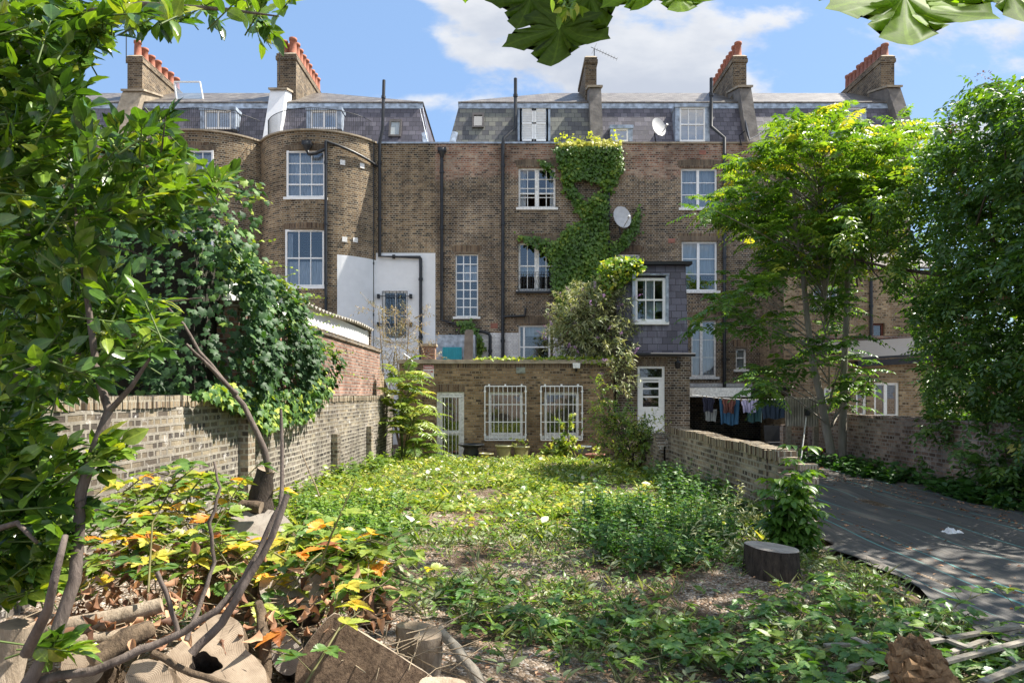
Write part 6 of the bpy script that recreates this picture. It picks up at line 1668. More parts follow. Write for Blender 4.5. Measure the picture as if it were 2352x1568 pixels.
nettles('dark nettle clump in the corner against the broken brick wall', [(1505, 1130), (1560, 1105), (1650, 1140), (1690, 1180), (1660, 1200), (1560, 1180)], (8, 11), 130, .3, .62, .2)
nettles('fresh bright nettle clump below the sooty left wall', [(670, 1170), (760, 1150), (890, 1170), (960, 1210), (900, 1260), (780, 1260), (700, 1230)], (6.3, 9), 240, .16, .34, .75)

# tall leafy seedling by the stump
sd = thing('elder_seedling', 'upright bushy elder seedling behind the round stump at the end of the broken wall', 'seedling', (2.78, 6.4, 0))
L = Leaves(); tw = MB(); bs, ds, ts = [], [], []
for i in range(17):
    b0 = Vector((2.66+rng.normal()*.11, 6.4+rng.normal()*.1, 0)); h = rng.uniform(.3, .78) if i else .98; tp = b0+Vector((rng.normal()*.10, rng.normal()*.08, h)) if i else Vector((2.68, 6.35, 1.0))
    tw.tube([b0, b0.lerp(tp, .5)+Vector((.02, 0, 0)), tp], [.012, .009, .004], 5)
    for s in np.linspace(.2, 1, 7):
        for _ in range(2):
            a = rng.random()*6.283; bs.append([*(b0.lerp(tp, float(s)))]); ds.append((math.cos(a), math.sin(a), .55*rng.random()+.15)); ts.append(np.clip(.3+.35*s*h+.1*rng.normal(), 0, 1))
fronds(L, bs, ds, .10+.09*rng.random(len(bs)), 2, .125, .3, np.array(ts), L_PLAIN, hang=.25, start=.35)
L.build('foliage', M['l_tree'], sd); tw.build('stem', M['stem_green'], sd)
bush('willowherb', 'wispy pale weeds beside the low end of the broken wall', 'weed', (2.35, 7.0, 0), [((2.3, 7.0, .25), (.35, .3, .22)), ((1.9, 6.4, .12), (.5, .4, .12))], 90, 8, L_LANCE, .07, M['l_grey'], (.3, 1), .18, 'stem_green', .006)

# ---------------------------------------------------------------- brambles
def bramble(name, label, canes, mt, tint, size, parent=None, thorn=.006):
    """canes: lists of points; three-part toothed leaves along them"""
    o = thing(name, label, 'bramble', tuple(canes[0][0])); L = Leaves(); tw = MB(); DL = Leaves()
    for pts in canes:
        pts = [Vector(p) for p in pts]; tw.tube(pts, [thorn*(1-.55*i/(len(pts)-1)) for i in range(len(pts))], 5, cap=False)
        seg = [(b-a).length for a, b in zip(pts[:-1], pts[1:])]; tot = sum(seg); s = rng.uniform(.03, .09)
        while s < tot:
            r_ = s; i = 0
            while i < len(seg)-1 and r_ > seg[i]: r_ -= seg[i]; i += 1
            c = pts[i].lerp(pts[i+1], min(1, r_/seg[i])); tg = np.array([*(pts[i+1]-pts[i]).normalized()])
            a = rng.random()*6.283; out = nrm(np.array([math.cos(a), math.sin(a), .55])+tg*.3); pl = rng.uniform(.04, .09); e = np.array([*c])+out*pl
            tw.tube([c, Vector(e)], [.0028, .002], 3, cap=False)
            tn = np.clip(rng.normal(tint[0], tint[1]), 0, 1)
            fw = nrm(out*[1, 1, .15]+[0, 0, -.12]); sd_ = nrm(np.cross(fw, U3)); z = rng.uniform(.75, 1.15)*size
            for v, m_ in ((fw, 1.0), (nrm(sd_+fw*.25), .85), (nrm(-sd_+fw*.25), .85)):
                L.add(L_BRAMBLE, [e], [v+rng.normal(size=3)*.14], [U3+rng.normal(size=3)*.28], [z*m_], [np.clip(tn+.04*rng.normal(), 0, 1)])
            s += rng.uniform(.07, .14)
    L.build('foliage', mt, o); tw.build('cane', M['cane'], o); return o
M['cane'] = plain('bramble_cane', (.14, .13, .045), .6, 0, .4, 6)
canes = []
for i in range(120):                       # left heap: arching canes
    q = sample_poly([(190, 1130), (330, 1090), (470, 1085), (660, 1190), (760, 1230), (860, 1250), (900, 1320), (860, 1370), (760, 1350), (640, 1330), (560, 1330), (400, 1340), (260, 1320), (200, 1280)], 1)[0]
    if ((q[0]-600)/95)**2+((q[1]-1200)/55)**2 < 1 or ((q[0]-505)/50)**2+((q[1]-1330)/40)**2 < 1: continue
    f = (q[1]-1085)/330; Y = 4.7-1.55*f+rng.normal()*.18; c = Vector(pix([q], Y)[0]); a = rng.random()*6.283; l = rng.uniform(.18, .42); d = Vector((math.cos(a), math.sin(a)*.6, 0))
    g = float(ground_z(c.x, c.y))
    canes.append([c-d*l+Vector((0, 0, -.10)), c-d*l*.4+Vector((0, 0, .0)), c+Vector((0, 0, .03)), c+d*l*.5+Vector((0, 0, .0)), c+d*l+Vector((0, 0, -.12))])
canes += [[at(690, 1480, 2.9), at(560, 1350, 3.4), at(480, 1230, 3.6), at(555, 1105, 3.8), at(600, 1060, 3.85)], [at(735, 1300, 3.3), at(760, 1230, 3.3), at(795, 1150, 3.35), at(815, 1105, 3.4)], [at(690, 1590, 2.5), at(750, 1490, 2.6), at(780, 1440, 2.7), at(830, 1400, 2.85)],
          [at(340, 1360, 3.1), at(350, 1200, 3.3), at(400, 1110, 3.4), at(450, 1070, 3.5)], [at(830, 1330, 3.6), at(890, 1240, 3.7), at(960, 1215, 3.8)]]
bramble('bramble', 'tangled bramble with yellowing and green leaves over the log pile', canes, M['l_bramble'], (.45, .22), .108)
canes = []
for i in range(118):                      # right foreground: low runners over gravel and membrane edge
    q = sample_poly([(900, 1330), (1060, 1300), (1200, 1345), (1400, 1350), (1560, 1390), (1700, 1390), (1850, 1330), (1960, 1330), (2100, 1390), (2352, 1430), (2420, 1600), (1880, 1600), (1700, 1520), (1550, 1500), (1400, 1480), (1250, 1455), (1080, 1420)], 1)[0]
    Y = 1.42*FPX/(q[1]-905); c = Vector(pix([q], Y)[0]); a = rng.random()*6.283; l = rng.uniform(.15, .35); d = Vector((math.cos(a), math.sin(a), 0)); g = float(ground_z(c.x, c.y))
    def gz_(p, h): return Vector((p.x, p.y, float(ground_z(p.x, p.y))+h))
    canes.append([gz_(c-d*l, .02), gz_(c-d*l*.4, rng.uniform(.05, .13)), gz_(c+d*l*.3, rng.uniform(.05, .14)), gz_(c+d*l, .03)])
canes += [[gz_(at(2100, 1480, 3.7), .1), gz_(at(2200, 1450, 3.9), .3), gz_(at(2290, 1400, 4.1), .35), gz_(at(2352, 1440, 4.0), .2)], [gz_(at(1960, 1600, 3.1), .0), gz_(at(1990, 1500, 3.5), .18), gz_(at(2020, 1440, 3.9), .25)], [gz_(at(1330, 1560, 3.5), .03), gz_(at(1560, 1510, 3.8), .12), gz_(at(1700, 1520, 3.7), .1), gz_(at(1760, 1560, 3.5), .02)]]
bramble('bramble', 'low trailing bramble runners across the gravel and the edge of the dark membrane', canes, M['l_bramble2'], (.34, .14), .088, thorn=.004)
# ================================================================ LOGS AND CUT WOOD
def wood_mat(name, c0, c1, c2, rings=150, crack=.85):
    m, T, p = mat(name)
    uv = T.new('ShaderNodeUVMap'); uv.uv_map = 'uv'
    n = T.new('ShaderNodeTexNoise'); n.inputs['Scale'].default_value = 5; n.inputs['Detail'].default_value = 4; T.link(uv.outputs[0], n.inputs['Vector'])
    sub = T.new('ShaderNodeVectorMath', operation='SUBTRACT'); T.link(n.outputs['Color'], sub.inputs[0]); sub.inputs[1].default_value = (.5,)*3
    sc = T.new('ShaderNodeVectorMath', operation='SCALE'); T.link(sub.outputs[0], sc.inputs[0]); sc.inputs['Scale'].default_value = .022
    ad = T.new('ShaderNodeVectorMath', operation='ADD'); T.link(uv.outputs[0], ad.inputs[0]); T.link(sc.outputs[0], ad.inputs[1])
    ln_ = T.new('ShaderNodeVectorMath', operation='LENGTH'); T.link(ad.outputs[0], ln_.inputs[0])
    ring = T.math('SINE', T.math('MULTIPLY', ln_.outputs['Value'], rings*6.28))
    sp = T.new('ShaderNodeSeparateXYZ'); T.link(ad.outputs[0], sp.inputs[0])
    ang = T.math('ARCTAN2', sp.outputs[0], sp.outputs[1])
    cv = T.new('ShaderNodeCombineXYZ'); T.link(T.math('MULTIPLY', ang, 4.0), cv.inputs[0]); T.link(T.math('MULTIPLY', ln_.outputs['Value'], 2.0), cv.inputs[1])
    cr = T.noise(cv.outputs[0], 2.5, 6, .65)
    f = T.math('ADD', T.math('MULTIPLY', ring, .07), T.noise(uv.outputs[0], 7, 6, .65))
    col = T.ramp(f, [(.25, c0), (.5, c1), (.78, c2)])
    col = T.mix(T.math('MULTIPLY', T.rng(cr, .60, .66), crack), col, (.03, .02, .015))
    T.link(col, p.inputs['Base Color']); p.inputs['Roughness'].default_value = .85; p.inputs['Specular IOR Level'].default_value = .2
    b = T.new('ShaderNodeBump'); b.inputs['Strength'].default_value = .5; b.inputs['Distance'].default_value = .006; T.link(T.math('SUBTRACT', f, T.rng(cr, .6, .66)), b.inputs['Height']); T.link(b.outputs[0], p.inputs['Normal'])
    return m
M['cut'] = wood_mat('weathered_cut_wood', (.13, .095, .066), (.30, .23, .165), (.46, .37, .275))
M['cut_grey'] = wood_mat('grey_cut_wood', (.17, .14, .12), (.31, .27, .23), (.42, .38, .33))
M['bark_log'] = bark_mat('rough_log_bark', (.05, .036, .026), (.22, .16, .105), 9, .6, 1.0)
M['bark_log_dark'] = bark_mat('dark_log_bark', (.022, .018, .016), (.09, .07, .056), 12, .3, 1.0)
M['wood_pale'] = bark_mat('bleached_wood', (.22, .17, .12), (.45, .37, .28), 9, .3, .7)
M['wood_brown'] = bark_mat('crumbling_brown_wood', (.085, .045, .022), (.34, .21, .11), 7, .5, 1.0)
M['slat'] = bark_mat('grey_weathered_slat', (.15, .13, .105), (.33, .30, .25), 8, 1, .4)

def smooth_poly(poly, n):
    P = [Vector((*p, 0)) for p in poly]; k = len(P); out = []
    for i in range(k):
        p0, p1, p2, p3 = P[i-1], P[i], P[(i+1) % k], P[(i+2) % k]
        for j in range(n):
            t = j/n; out.append(.5*((2*p1)+(p2-p0)*t+(2*p0-5*p1+4*p2-p3)*t*t+(3*p1-p0-3*p2+p3)*t*t*t))
    return [(p.x, p.y) for p in out]
def cut_log(label, outline, centre, Yc, nor, depth, face='cut', side='bark_log', hole=None, name='log', taper=1.0, rough=.012, n=5, ext=None, hole_d=.16):
    """a piece of timber whose sawn face lies in a plane through a point; extruded away from the viewer"""
    c = at(*centre, Yc); N = Vector(nor).normalized(); eye = Vector((0, 0, EYE)); o = thing(name, label, 'log', tuple(c))
    def hit(x, y):
        r = at(x, y, 1.0)-eye; t = (c-eye).dot(N)/r.dot(N); return eye+r*t
    P = [hit(*q) for q in smooth_poly(outline, n)]; k = len(P)
    u = N.cross(Vector((0, 0, 1))).normalized() if abs(N.z) < .95 else Vector((1, 0, 0)); v = N.cross(u)
    uvf = lambda p: ((p-c).dot(u), (p-c).dot(v))
    E = (Vector(ext).normalized() if ext else -N)*depth
    mb = MB()
    if hole:
        hc = hit(*hole[0]); hp = [hit(hole[0][0]+hole[1]*math.cos(a)*(1+.15*math.sin(3*a+1)), hole[0][1]+hole[2]*math.sin(a)*(1+.12*math.sin(2*a))) for a in (0,)]
        # match hole points to the outline by direction
        hp = []
        for q in smooth_poly(outline, n):
            a = math.atan2((q[1]-hole[0][1])/hole[2], (q[0]-hole[0][0])/hole[1]); s = 1+.13*math.sin(3*a+1)+.07*math.sin(7*a)
            hp.append(hit(hole[0][0]+hole[1]*math.cos(a)*s, hole[0][1]+hole[2]*math.sin(a)*s))
        for i in range(k):
            j = (i+1) % k; mb.face([P[i], P[j], hp[j], hp[i]], uv=[uvf(P[i]), uvf(P[j]), uvf(hp[j]), uvf(hp[i])], m=0)
            b0, b1 = hc+(hp[i]-hc)*.8-N*hole_d, hc+(hp[j]-hc)*.8-N*hole_d
            mb.face([hp[i], hp[j], b1, b0], m=2); mb.face([b0, b1, hc-N*hole_d], m=2)
    else:
        cc = sum(P, Vector())/k
        for i in range(k): j = (i+1) % k; mb.face([P[i], P[j], cc], uv=[uvf(P[i]), uvf(P[j]), uvf(cc)], m=0)
    cc = sum(P, Vector())/k; rows = []
    for s in (0, .02, .12, .3, .55, .8, 1):
        kk = 1+(taper-1)*s; rows.append([cc+(p-cc)*(kk*(1+(.012 if 0 < s < 1 else 0)))+E*s+Vector((random.uniform(-1, 1), random.uniform(-1, 1), random.uniform(-1, 1)))*(rough if s > .05 else 0) for p in P])
    mb.rings(rows, True, 1, True); mb.face([p for p in rows[-1]], m=1)
    bx = mb.build('timber', [M[face], M[side], M['bark_log_dark']], o); return o
cut_log('pale hollow forked log round with a dark cavity in its ringed face', [(500, 1410), (545, 1424), (560, 1452), (562, 1486), (590, 1512), (612, 1550), (600, 1620), (470, 1640), (350, 1600), (340, 1545), (395, 1490), (440, 1455)], (490, 1500), 2.8, (.05, -.62, .78), .34, hole=((470, 1524), 36, 26))
cut_log('small log end lying in front of the hollow round', [(312, 1516), (352, 1514), (384, 1534), (398, 1575), (380, 1640), (300, 1640), (285, 1575), (296, 1535)], (340, 1560), 2.55, (.15, -.8, .55), .4, 'cut')
cut_log('large square slab of brown bark-covered timber leaning in the front of the pile', [(768, 1408), (800, 1432), (850, 1464), (900, 1494), (945, 1524), (988, 1554), (968, 1590), (940, 1640), (690, 1640), (678, 1570), (690, 1505), (722, 1455)], (840, 1520), 2.85, (-.12, -.88, .46), .07, 'wood_slab', 'wood_pale', rough=.004, n=3)
cut_log('upright log stub with a notch cut from its top beside the slab', [(912, 1432), (935, 1425), (985, 1431), (1010, 1446), (1013, 1459), (996, 1467), (972, 1470), (950, 1466), (955, 1456), (962, 1449), (940, 1443), (916, 1440)], (960, 1448), 3.3, (0, -.16, 1), .30, 'cut', 'wood_pale', ext=(0, 0, -1), n=4, rough=.006)
cut_log('grey sawn log round propped below the dark broken trunk, a shadow across it', [(526, 1205), (540, 1178), (580, 1168), (630, 1172), (662, 1192), (668, 1215), (640, 1236), (590, 1244), (545, 1236)], (596, 1206), 4.3, (.05, -.62, .78), .42, 'cut_grey')
cut_log('split dark log wedge poking up among yellow bramble leaves', [(540, 1262), (520, 1278), (480, 1312), (440, 1355), (432, 1376), (480, 1395), (540, 1400), (575, 1360), (572, 1310)], (505, 1335), 3.6, (-.2, -.8, .5), .22, 'wood_slab', 'wood_pale')
cut_log('bark-covered log end standing at the right of the pile behind the notched stub', [(798, 1290), (822, 1274), (850, 1284), (872, 1325), (892, 1396), (860, 1425), (810, 1415), (786, 1350)], (840, 1350), 3.8, (.1, -.85, .45), .3, 'wood_slab', 'bark_log')
cut_log('pale broken wood end at the bottom edge of the pile', [(965, 1562), (1000, 1553), (1045, 1556), (1072, 1568), (1080, 1610), (960, 1620)], (1020, 1575), 2.6, (0, -.5, .85), .2, 'wood_face', 'wood_pale')
cut_log('round log end low in the heap left of the hollow round', [(150, 1500), (185, 1485), (225, 1498), (240, 1535), (215, 1570), (165, 1572), (140, 1540)], (190, 1530), 2.75, (.25, -.85, .45), .4, 'cut')
cut_log('dark bark-sided log end between the slab and the hollow round', [(625, 1470), (660, 1452), (690, 1470), (695, 1520), (665, 1550), (630, 1530)], (660, 1500), 3.05, (.1, -.85, .5), .35, 'cut_grey', 'bark_log_dark')
cut_log('half-hidden log in the middle of the heap under the bramble', [(600, 1330), (660, 1310), (730, 1318), (760, 1345), (735, 1385), (660, 1400), (605, 1375)], (680, 1355), 3.45, (.3, -.75, .6), .35, 'cut_grey', 'bark_log')
def stick(label, pts, r0, r1, m, cat='branch', name='branch', n=8, wob=.06, cut=True):
    P = [at(*p) for p in pts]; o = thing(name, label, cat, tuple(P[0])); Q = [P[0]]
    for a, b in zip(P[:-1], P[1:]):
        L_ = (b-a).length
        for s in (.33, .66, 1): Q.append(a.lerp(b, s)+(Vector(rng.normal(size=3))*L_*.018 if s < 1 else Vector()))
    mb = MB(); mb.tube(Q, [r0+(r1-r0)*i/(len(Q)-1) for i in range(len(Q))], n, wob=wob, mcap=1); mb.build('wood', [M[m], M['cut']], o); return o
stick('pale smooth log standing upright at the bottom left corner', [(38, 1432, 2.45), (22, 1500, 2.45), (-10, 1640, 2.4)], .055, .06, 'wood_pale', 'log', 'log', 12)
stick('long bleached log lying across the left of the heap, uppermost of two', [(40, 1462, 3.0), (200, 1432, 3.05), (372, 1388, 3.15)], .05, .035, 'wood_pale', 'log', 'log', 10)
stick('thinner bleached log lying under the long one', [(110, 1482, 2.85), (260, 1462, 2.9), (350, 1440, 3.0)], .03, .025, 'wood_pale', 'log', 'log', 10)
stick('short brown log behind the holly trunk in the heap', [(210, 1520, 2.7), (290, 1465, 2.8), (340, 1445, 2.9)], .045, .04, 'bark_log', 'log', 'log', 10)
stick('brown root-like stem rising out of the heap beside the hollow round', [(612, 1560, 2.9), (610, 1470, 2.95), (592, 1385, 3.1)], .03, .022, 'bark_log')
stick('long bare brown branch sweeping from the bottom left corner up through the brambles', [(50, 1580, 2.3), (290, 1508, 2.4), (380, 1470, 2.45), (500, 1400, 2.5), (560, 1330, 2.55), (605, 1240, 2.6), (644, 1160, 2.65), (648, 1060, 2.7), (645, 940, 2.75)], .017, .006, 'bark_holly')
stick('dark crooked branch crossing the long bare one', [(440, 1500, 2.45), (510, 1430, 2.5), (545, 1370, 2.5), (600, 1280, 2.55), (660, 1135, 2.6)], .017, .012, 'bark_holly')
stick('thin twisted bare stem standing among the brambles', [(428, 1470, 2.6), (465, 1370, 2.7), (493, 1290, 2.75), (480, 1200, 2.75), (506, 1120, 2.8), (492, 1060, 2.85)], .010, .005, 'bark_holly')
stick('short cut grey branch stub in the brambles', [(408, 1450, 2.6), (388, 1380, 2.6), (360, 1312, 2.6)], .010, .009, 'bark_holly')
stick('reddish brown broken stick lying over the hollow round', [(350, 1498, 2.5), (440, 1545, 2.5), (530, 1575, 2.5)], .014, .011, 'bark_log')
stick('pruned bare branch leaning against the stone-faced wall', [(620, 1085, 3.9), (606, 1030, 3.9), (560, 930, 3.9), (510, 870, 3.9), (440, 775, 3.9), (380, 700, 3.9)], .022, .006, 'bark_holly')
stick('bare side branch in front of the ivy', [(545, 905, 3.88), (490, 850, 3.85), (428, 790, 3.8)], .014, .007, 'bark_holly')
stick('thin bare twig pointing right in front of the dark ivy', [(330, 690, 3.2), (400, 692, 3.2), (465, 684, 3.2)], .006, .003, 'bark_holly')
stick('thin bare twig high in front of the ivy', [(185, 555, 2.7), (270, 568, 2.7), (355, 598, 2.7)], .005, .002, 'bark_holly')
stick('dark charred-looking broken trunk standing against the lime-stained wall', [(598, 1180, 4.45), (600, 1130, 4.45), (612, 1078, 4.45)], .085, .055, 'bark_log_dark', 'dead tree', 'dead_tree', 10, .10)
stick('mossy root arm beside the broken trunk', [(600, 1165, 4.3), (560, 1160, 4.3), (530, 1178, 4.3)], .04, .03, 'bark_log')
stick('weathered grey board leaning at the right edge of the pile', [(1010, 1448, 3.35), (1065, 1515, 3.1), (1125, 1600, 2.9)], .03, .035, 'slat', 'board', 'board', 4)
stick('long thin dry stem leaning on the left wall', [(733, 1138, 8.0), (705, 1070, 8.1), (690, 1030, 8.2)], .008, .005, 'bark_pale')
L = Leaves()                               # curled dead leaves caught in the heap
q = sample_poly([(200, 1240), (420, 1230), (700, 1280), (880, 1300), (900, 1440), (700, 1440), (420, 1480), (200, 1470), (80, 1420)], 420); f = (q[:, 1]-1240)/240; p = pix(q, 3.85-.95*f+.12*rng.normal(size=420))
L.add(L_CURL, p, rdir(420)-U3*.5, rdir(420), .04+.05*rng.random(420), rng.random(420), .5+.6*rng.random(420)); stuff(L.build('dead_leaves', M['l_dry']))
tw = MB()
for i in range(150):
    q = sample_poly([(120, 1300), (420, 1260), (880, 1300), (1090, 1480), (1090, 1568), (640, 1500), (400, 1480), (120, 1480)], 1)[0]; Y = 3.7-.9*(q[1]-1260)/280; c = Vector(pix([q], Y)[0]); d = Vector(rdir(1)[0]*[1, 1, .5])*rng.uniform(.08, .22); tw.tube([c-d, c+Vector(rng.normal(size=3)*.015), c+d], .003, 3)
stuff(tw.build('dry_twigs', M['bark_pale']))

# the round stump
sp = thing('tree_stump', 'dark round tree stump with a grey slanting top beside the elder seedling', 'tree stump', (2.13, 5.6, 0))
mb = MB(); rows = []
for z, r in ((-.08, .245), (.0, .235), (.1, .222), (.2, .215), (.265, .213)):
    rows.append([(2.13+(r*(1+.035*math.sin(3*a+1)+.02*math.sin(7*a)))*math.cos(a), 5.6+(r*(1+.035*math.sin(3*a+1)+.02*math.sin(7*a)))*math.sin(a), (z-.022*math.cos(a)*(z/.27))*.94) for a in [i*6.2832/28 for i in range(28)]])
mb.rings(rows, True, 0, True); mb.build('bark', M['bark_log_dark'], sp)
mb = MB(); c = Vector((2.13, 5.6, .250))
for i in range(28):
    a, b = Vector(rows[-1][i]), Vector(rows[-1][(i+1) % 28]); mb.face([a, b, c], uv=[((p-c).x, (p-c).y) for p in (a, b, c)])
mb.build('cut_face', M['cut_grey'], sp)

# rotten wood lump, right
rt = thing('rotten_wood', 'crumbling orange-brown lump of rotten wood at the bottom right', 'rotten wood', tuple(at(2110, 1600, 2.75)))
a, b = at(2088, 1478, 2.85), at(2165, 1680, 2.5); ax_ = (b-a).normalized(); s1 = ax_.cross(Vector((0, 1, 0))).normalized(); s2 = ax_.cross(s1); mb = MB(); rows = []
for i in range(31):
    t = i/30; r = .05+.09*t**.7; row = []
    for j in range(40):
        th = j*6.2832/40; rr = r*(1+.10*math.sin(th*9+t*31)+.22*math.sin(th*2+t*5)+.12*math.sin(th*5-t*9)+rng.normal()*.07); row.append(a.lerp(b, t)+(s1*math.cos(th)+s2*math.sin(th))*rr+ax_*rng.normal()*.012)
    rows.append(row)
mb.rings(rows, True, 0, False, cap0=True); mb.build('lump', M['wood_brown'], rt)

tl = thing('broken_trellis', 'broken grey timber trellis slats scattered under brambles at the bottom right', 'trellis', (2.2, 3.8, 0))
for k, (x0, y0, x1, y1) in enumerate(((1895, 1482, 2000, 1476), (2005, 1566, 2075, 1540), (2040, 1500, 2340, 1446), (2180, 1500, 2352, 1438), (2255, 1572, 2400, 1512), (2150, 1535, 2370, 1478), (1930, 1540, 2060, 1500), (1960, 1470, 2110, 1545), (2080, 1440, 2230, 1500), (2240, 1440, 2350, 1530))):
    Ya, Yb = (1.36-.0*k)*FPX/(y0-905), 1.36*FPX/(y1-905); p, q = at(x0, y0, Ya), at(x1, y1, Yb); h = .10+.012*(k % 4)
    p.z += .012*(k % 3); q.z += .012*(k % 3); mb = MB(); mb.obox(p, q, .036, .016); mb.build('slat', M['slat'], tl)

M['bin_plastic'] = plain('black_plastic', (.012, .013, .016), .35, 0, .3, 12, .3)
def crumple(label, x, y, Y, w, d, m, name, cat, h=.05):
    c = at(x, y, Y); c.z = float(ground_z(c.x, c.y))+.01; o = thing(name, label, cat, tuple(c)); n = 12; mb = MB(); P = {}
    for i in range(n+1):
        for j in range(n+1):
            u, v = i/n-.5, j/n-.5; e = max(0, 1-(2*max(abs(u), abs(v)))**3)
            P[i, j] = c+Vector((u*w+rng.normal()*w*.02, v*d+rng.normal()*d*.02, .004+h*e*(.5+.5*math.sin(u*17+v*9)*math.cos(v*15-u*5))+rng.normal()*h*.12*e))
    for i in range(n):
        for j in range(n): mb.face([P[i, j], P[i+1, j], P[i+1, j+1], P[i, j+1]], sm=False)
    mb.build('sheet', m, o)
crumple('strip of crumpled black plastic in the gravel, left of two', 1680, 1545, 3.45, .30, .14, M['bin_plastic'], 'plastic_scrap', 'plastic scrap')
crumple('crumpled black plastic piece in the gravel, right of two', 1735, 1530, 3.6, .20, .14, M['bin_plastic'], 'plastic_scrap', 'plastic scrap', .08)
crumple('crumpled white plastic bag lying on the dark lane', 2187, 1211, 7.9, .22, .15, plain('white_plastic', (.7, .72, .74), .4, 0, .08), 'plastic_bag', 'plastic bag', .08)

# ---------------------------------------------------------------- pots by the extension
def pot(label, x, ytop, Y, r, h, m, cat='plant pot', name='plant_pot', prof=None, plant=0):
    c = at(x, ytop, Y); z0 = c.z-h; o = thing(name, label, cat, (c.x, Y, z0)); mb = MB()
    pr = prof or [(.72, 0), (.80, .3), (.90, .75), (.92, .86), (1.06, .87), (1.06, 1.0), (.94, 1.0), (.88, .86)]
    mb.lathe([(q[0]*r, q[1]*h) for q in pr], (c.x, Y, z0), 20); mb.build('pot', m, o)
    s = MB(); s.lathe([(.001, .9*h), (r*.88, .88*h)], (c.x, Y, z0), 16, cap=False); s.build('compost', M['soil'], o)
    if plant:
        L = Leaves(); k = plant; p = np.stack([c.x+rng.normal(size=k)*r*.5, Y+rng.normal(size=k)*r*.5, c.z+rng.random(k)*.22], 1); L.add(L_IVY, p, rdir(k), U3+rng.normal(size=(k, 3))*.4, .09, .6+.4*rng.random(k)); L.build('plant', M['l_weed'], o)
M['glaze'] = plain('olive_glazed_pot', (.30, .29, .13), .35, 0, .2, 4)
M['glaze_blue'] = plain('blue_grey_bowl', (.15, .19, .22), .5, 0, .15, 4)
M['iron_urn'] = plain('dark_cast_iron', (.035, .04, .045), .5, .2, .25, 7)
pot('dark cast-iron garden urn beside the barred white door', 1082, 1019, 19.2, .37, .52, M['iron_urn'], 'urn', 'garden_urn', [(.55, 0), (.55, .1), (.22, .16), (.22, .24), (.55, .36), (.62, .5), (.52, .74), (.62, .86), (1.0, .95), (1.02, 1.0), (.8, .98), (.6, .8)])
pot('smaller olive-glazed pot right beside the dark urn', 1117, 1040, 18.9, .20, .28, M['glaze'])
pot('olive-glazed pot in the middle of three below the barred window', 1157, 1022, 19.1, .23, .36, M['glaze'])
pot('olive-glazed pot with yellow-green leaves growing from it', 1197, 1024, 19.2, .23, .36, M['glaze'], plant=24)
pot('shallow blue-grey bowl below the second barred window', 1337, 1024, 19.0, .25, .16, M['glaze_blue'])
pot('terracotta pot half hidden under the rose bush', 1367, 1042, 18.6, .26, .30, M['terracotta_dull'], plant=20)
pot('low terracotta pot at the foot of the barred door', 1036, 1054, 18.8, .20, .14, M['terracotta_dull'])

# ---------------------------------------------------------------- yard behind the slate wing: added shading canopy, washing, screen
cn = thing('yard_shade_canopy', 'low white-fronted canopy added to darken the yard behind the washing', 'canopy', (7.3, 23.0, -.1))  # roof and walls added to darken the yard; the white front is real
mb = MB(); mb.box(5.42, 9.3, 21.2, 25.95, 1.62, 1.72); mb.build('roof', M['black_iron'], cn)
mb = MB(); mb.box(5.42, 7.4, 21.15, 21.2, 1.42, 1.70); mb.build('fascia', M['white_old'], cn)
mb = MB(); mb.box(5.42, 5.5, 21.2, 25.9, -.1, 1.6); mb.box(9.2, 9.3, 21.2, 25.9, -.1, 1.6); mb.box(5.5, 9.2, 24.9, 25.0, -.1, 1.6); mb.build('wall', M['brick_dark'], cn)
ls = thing('clothes_line', 'clothes line strung from the slate-hung wing across the dark yard', 'clothes line', tuple(at(1590, 912, 19.5)))
la, lb = at(1590, 906, 19.6), at(1815, 915, 18.2)
def line_p(s): p = la.lerp(lb, s); p.z -= .22*4*s*(1-s)*.35; return p
mb = MB(); mb.tube([line_p(i/14) for i in range(15)], .008, 4); mb.build('cord', M['white_old'], ls)
mb = MB(); mb.obox(lb+Vector((.0, 0, .15)), Vector((lb.x, lb.y, -.1)), .07, .07); mb.build('post', M['wood_pale'], ls)
def garment(label, s0, s1, drop, col, cat, shirt=False, dz=0.0, dy=0.0):
    a, b = line_p(s0), line_p(s1); w = (b-a).length; o = thing(cat.replace(' ', '_'), label, cat, tuple((a+b)/2-Vector((0, 0, drop))), 'washing on the line')
    n, k = 18, 10; P = {}; ph = rng.random()*6
    for i in range(n+1):
        for j in range(k+1):
            u, v = i/n, j/k; p = line_p(s0+(s1-s0)*u); nar = 1-(.16*v*math.sin(v*2.2) if not shirt else .22*max(0, min(1, (v-.3)*5)))
            uu = .5+(u-.5)*nar; p = line_p(s0+(s1-s0)*uu); dd = drop*(1+.04*math.sin(u*9+ph)); P[i, j] = p+Vector((0, dy+.035*v*math.sin(u*13+ph+v*2)+.02*math.sin(u*29+ph), -dz-dd*v-.02*math.sin(u*3.1)*(1-v)))
    mb = MB()
    for i in range(n):
        for j in range(k):
            mb.face([P[i, j], P[i+1, j], P[i+1, j+1], P[i, j+1]], sm=True); 
    m = fabric_mat(label.split()[0]+'_cloth', col, .12); mb.build('cloth', m, o)
    pg = MB()
    for s in (s0+.004, s1-.004): q = line_p(s); pg.box(q.x-.008, q.x+.008, q.y-.012, q.y+.012, q.z-.05, q.z+.03)
    pg.build('peg', M['wood_pale'], o)
garment('navy shirt hanging at the slate-wing end of the line', .11, .24, .42, (.018, .02, .04), 'shirt', True)
garment('grey cloth hanging below and behind the navy shirt', .15, .29, .36, (.17, .19, .2), 'cloth', dz=.32, dy=.2)
garment('reddish brown shirt on the washing line', .32, .46, .40, (.13, .055, .045), 'shirt', True)
garment('deep blue towel behind the reddish brown shirt', .31, .52, .72, (.02, .07, .14), 'towel', dy=.15)
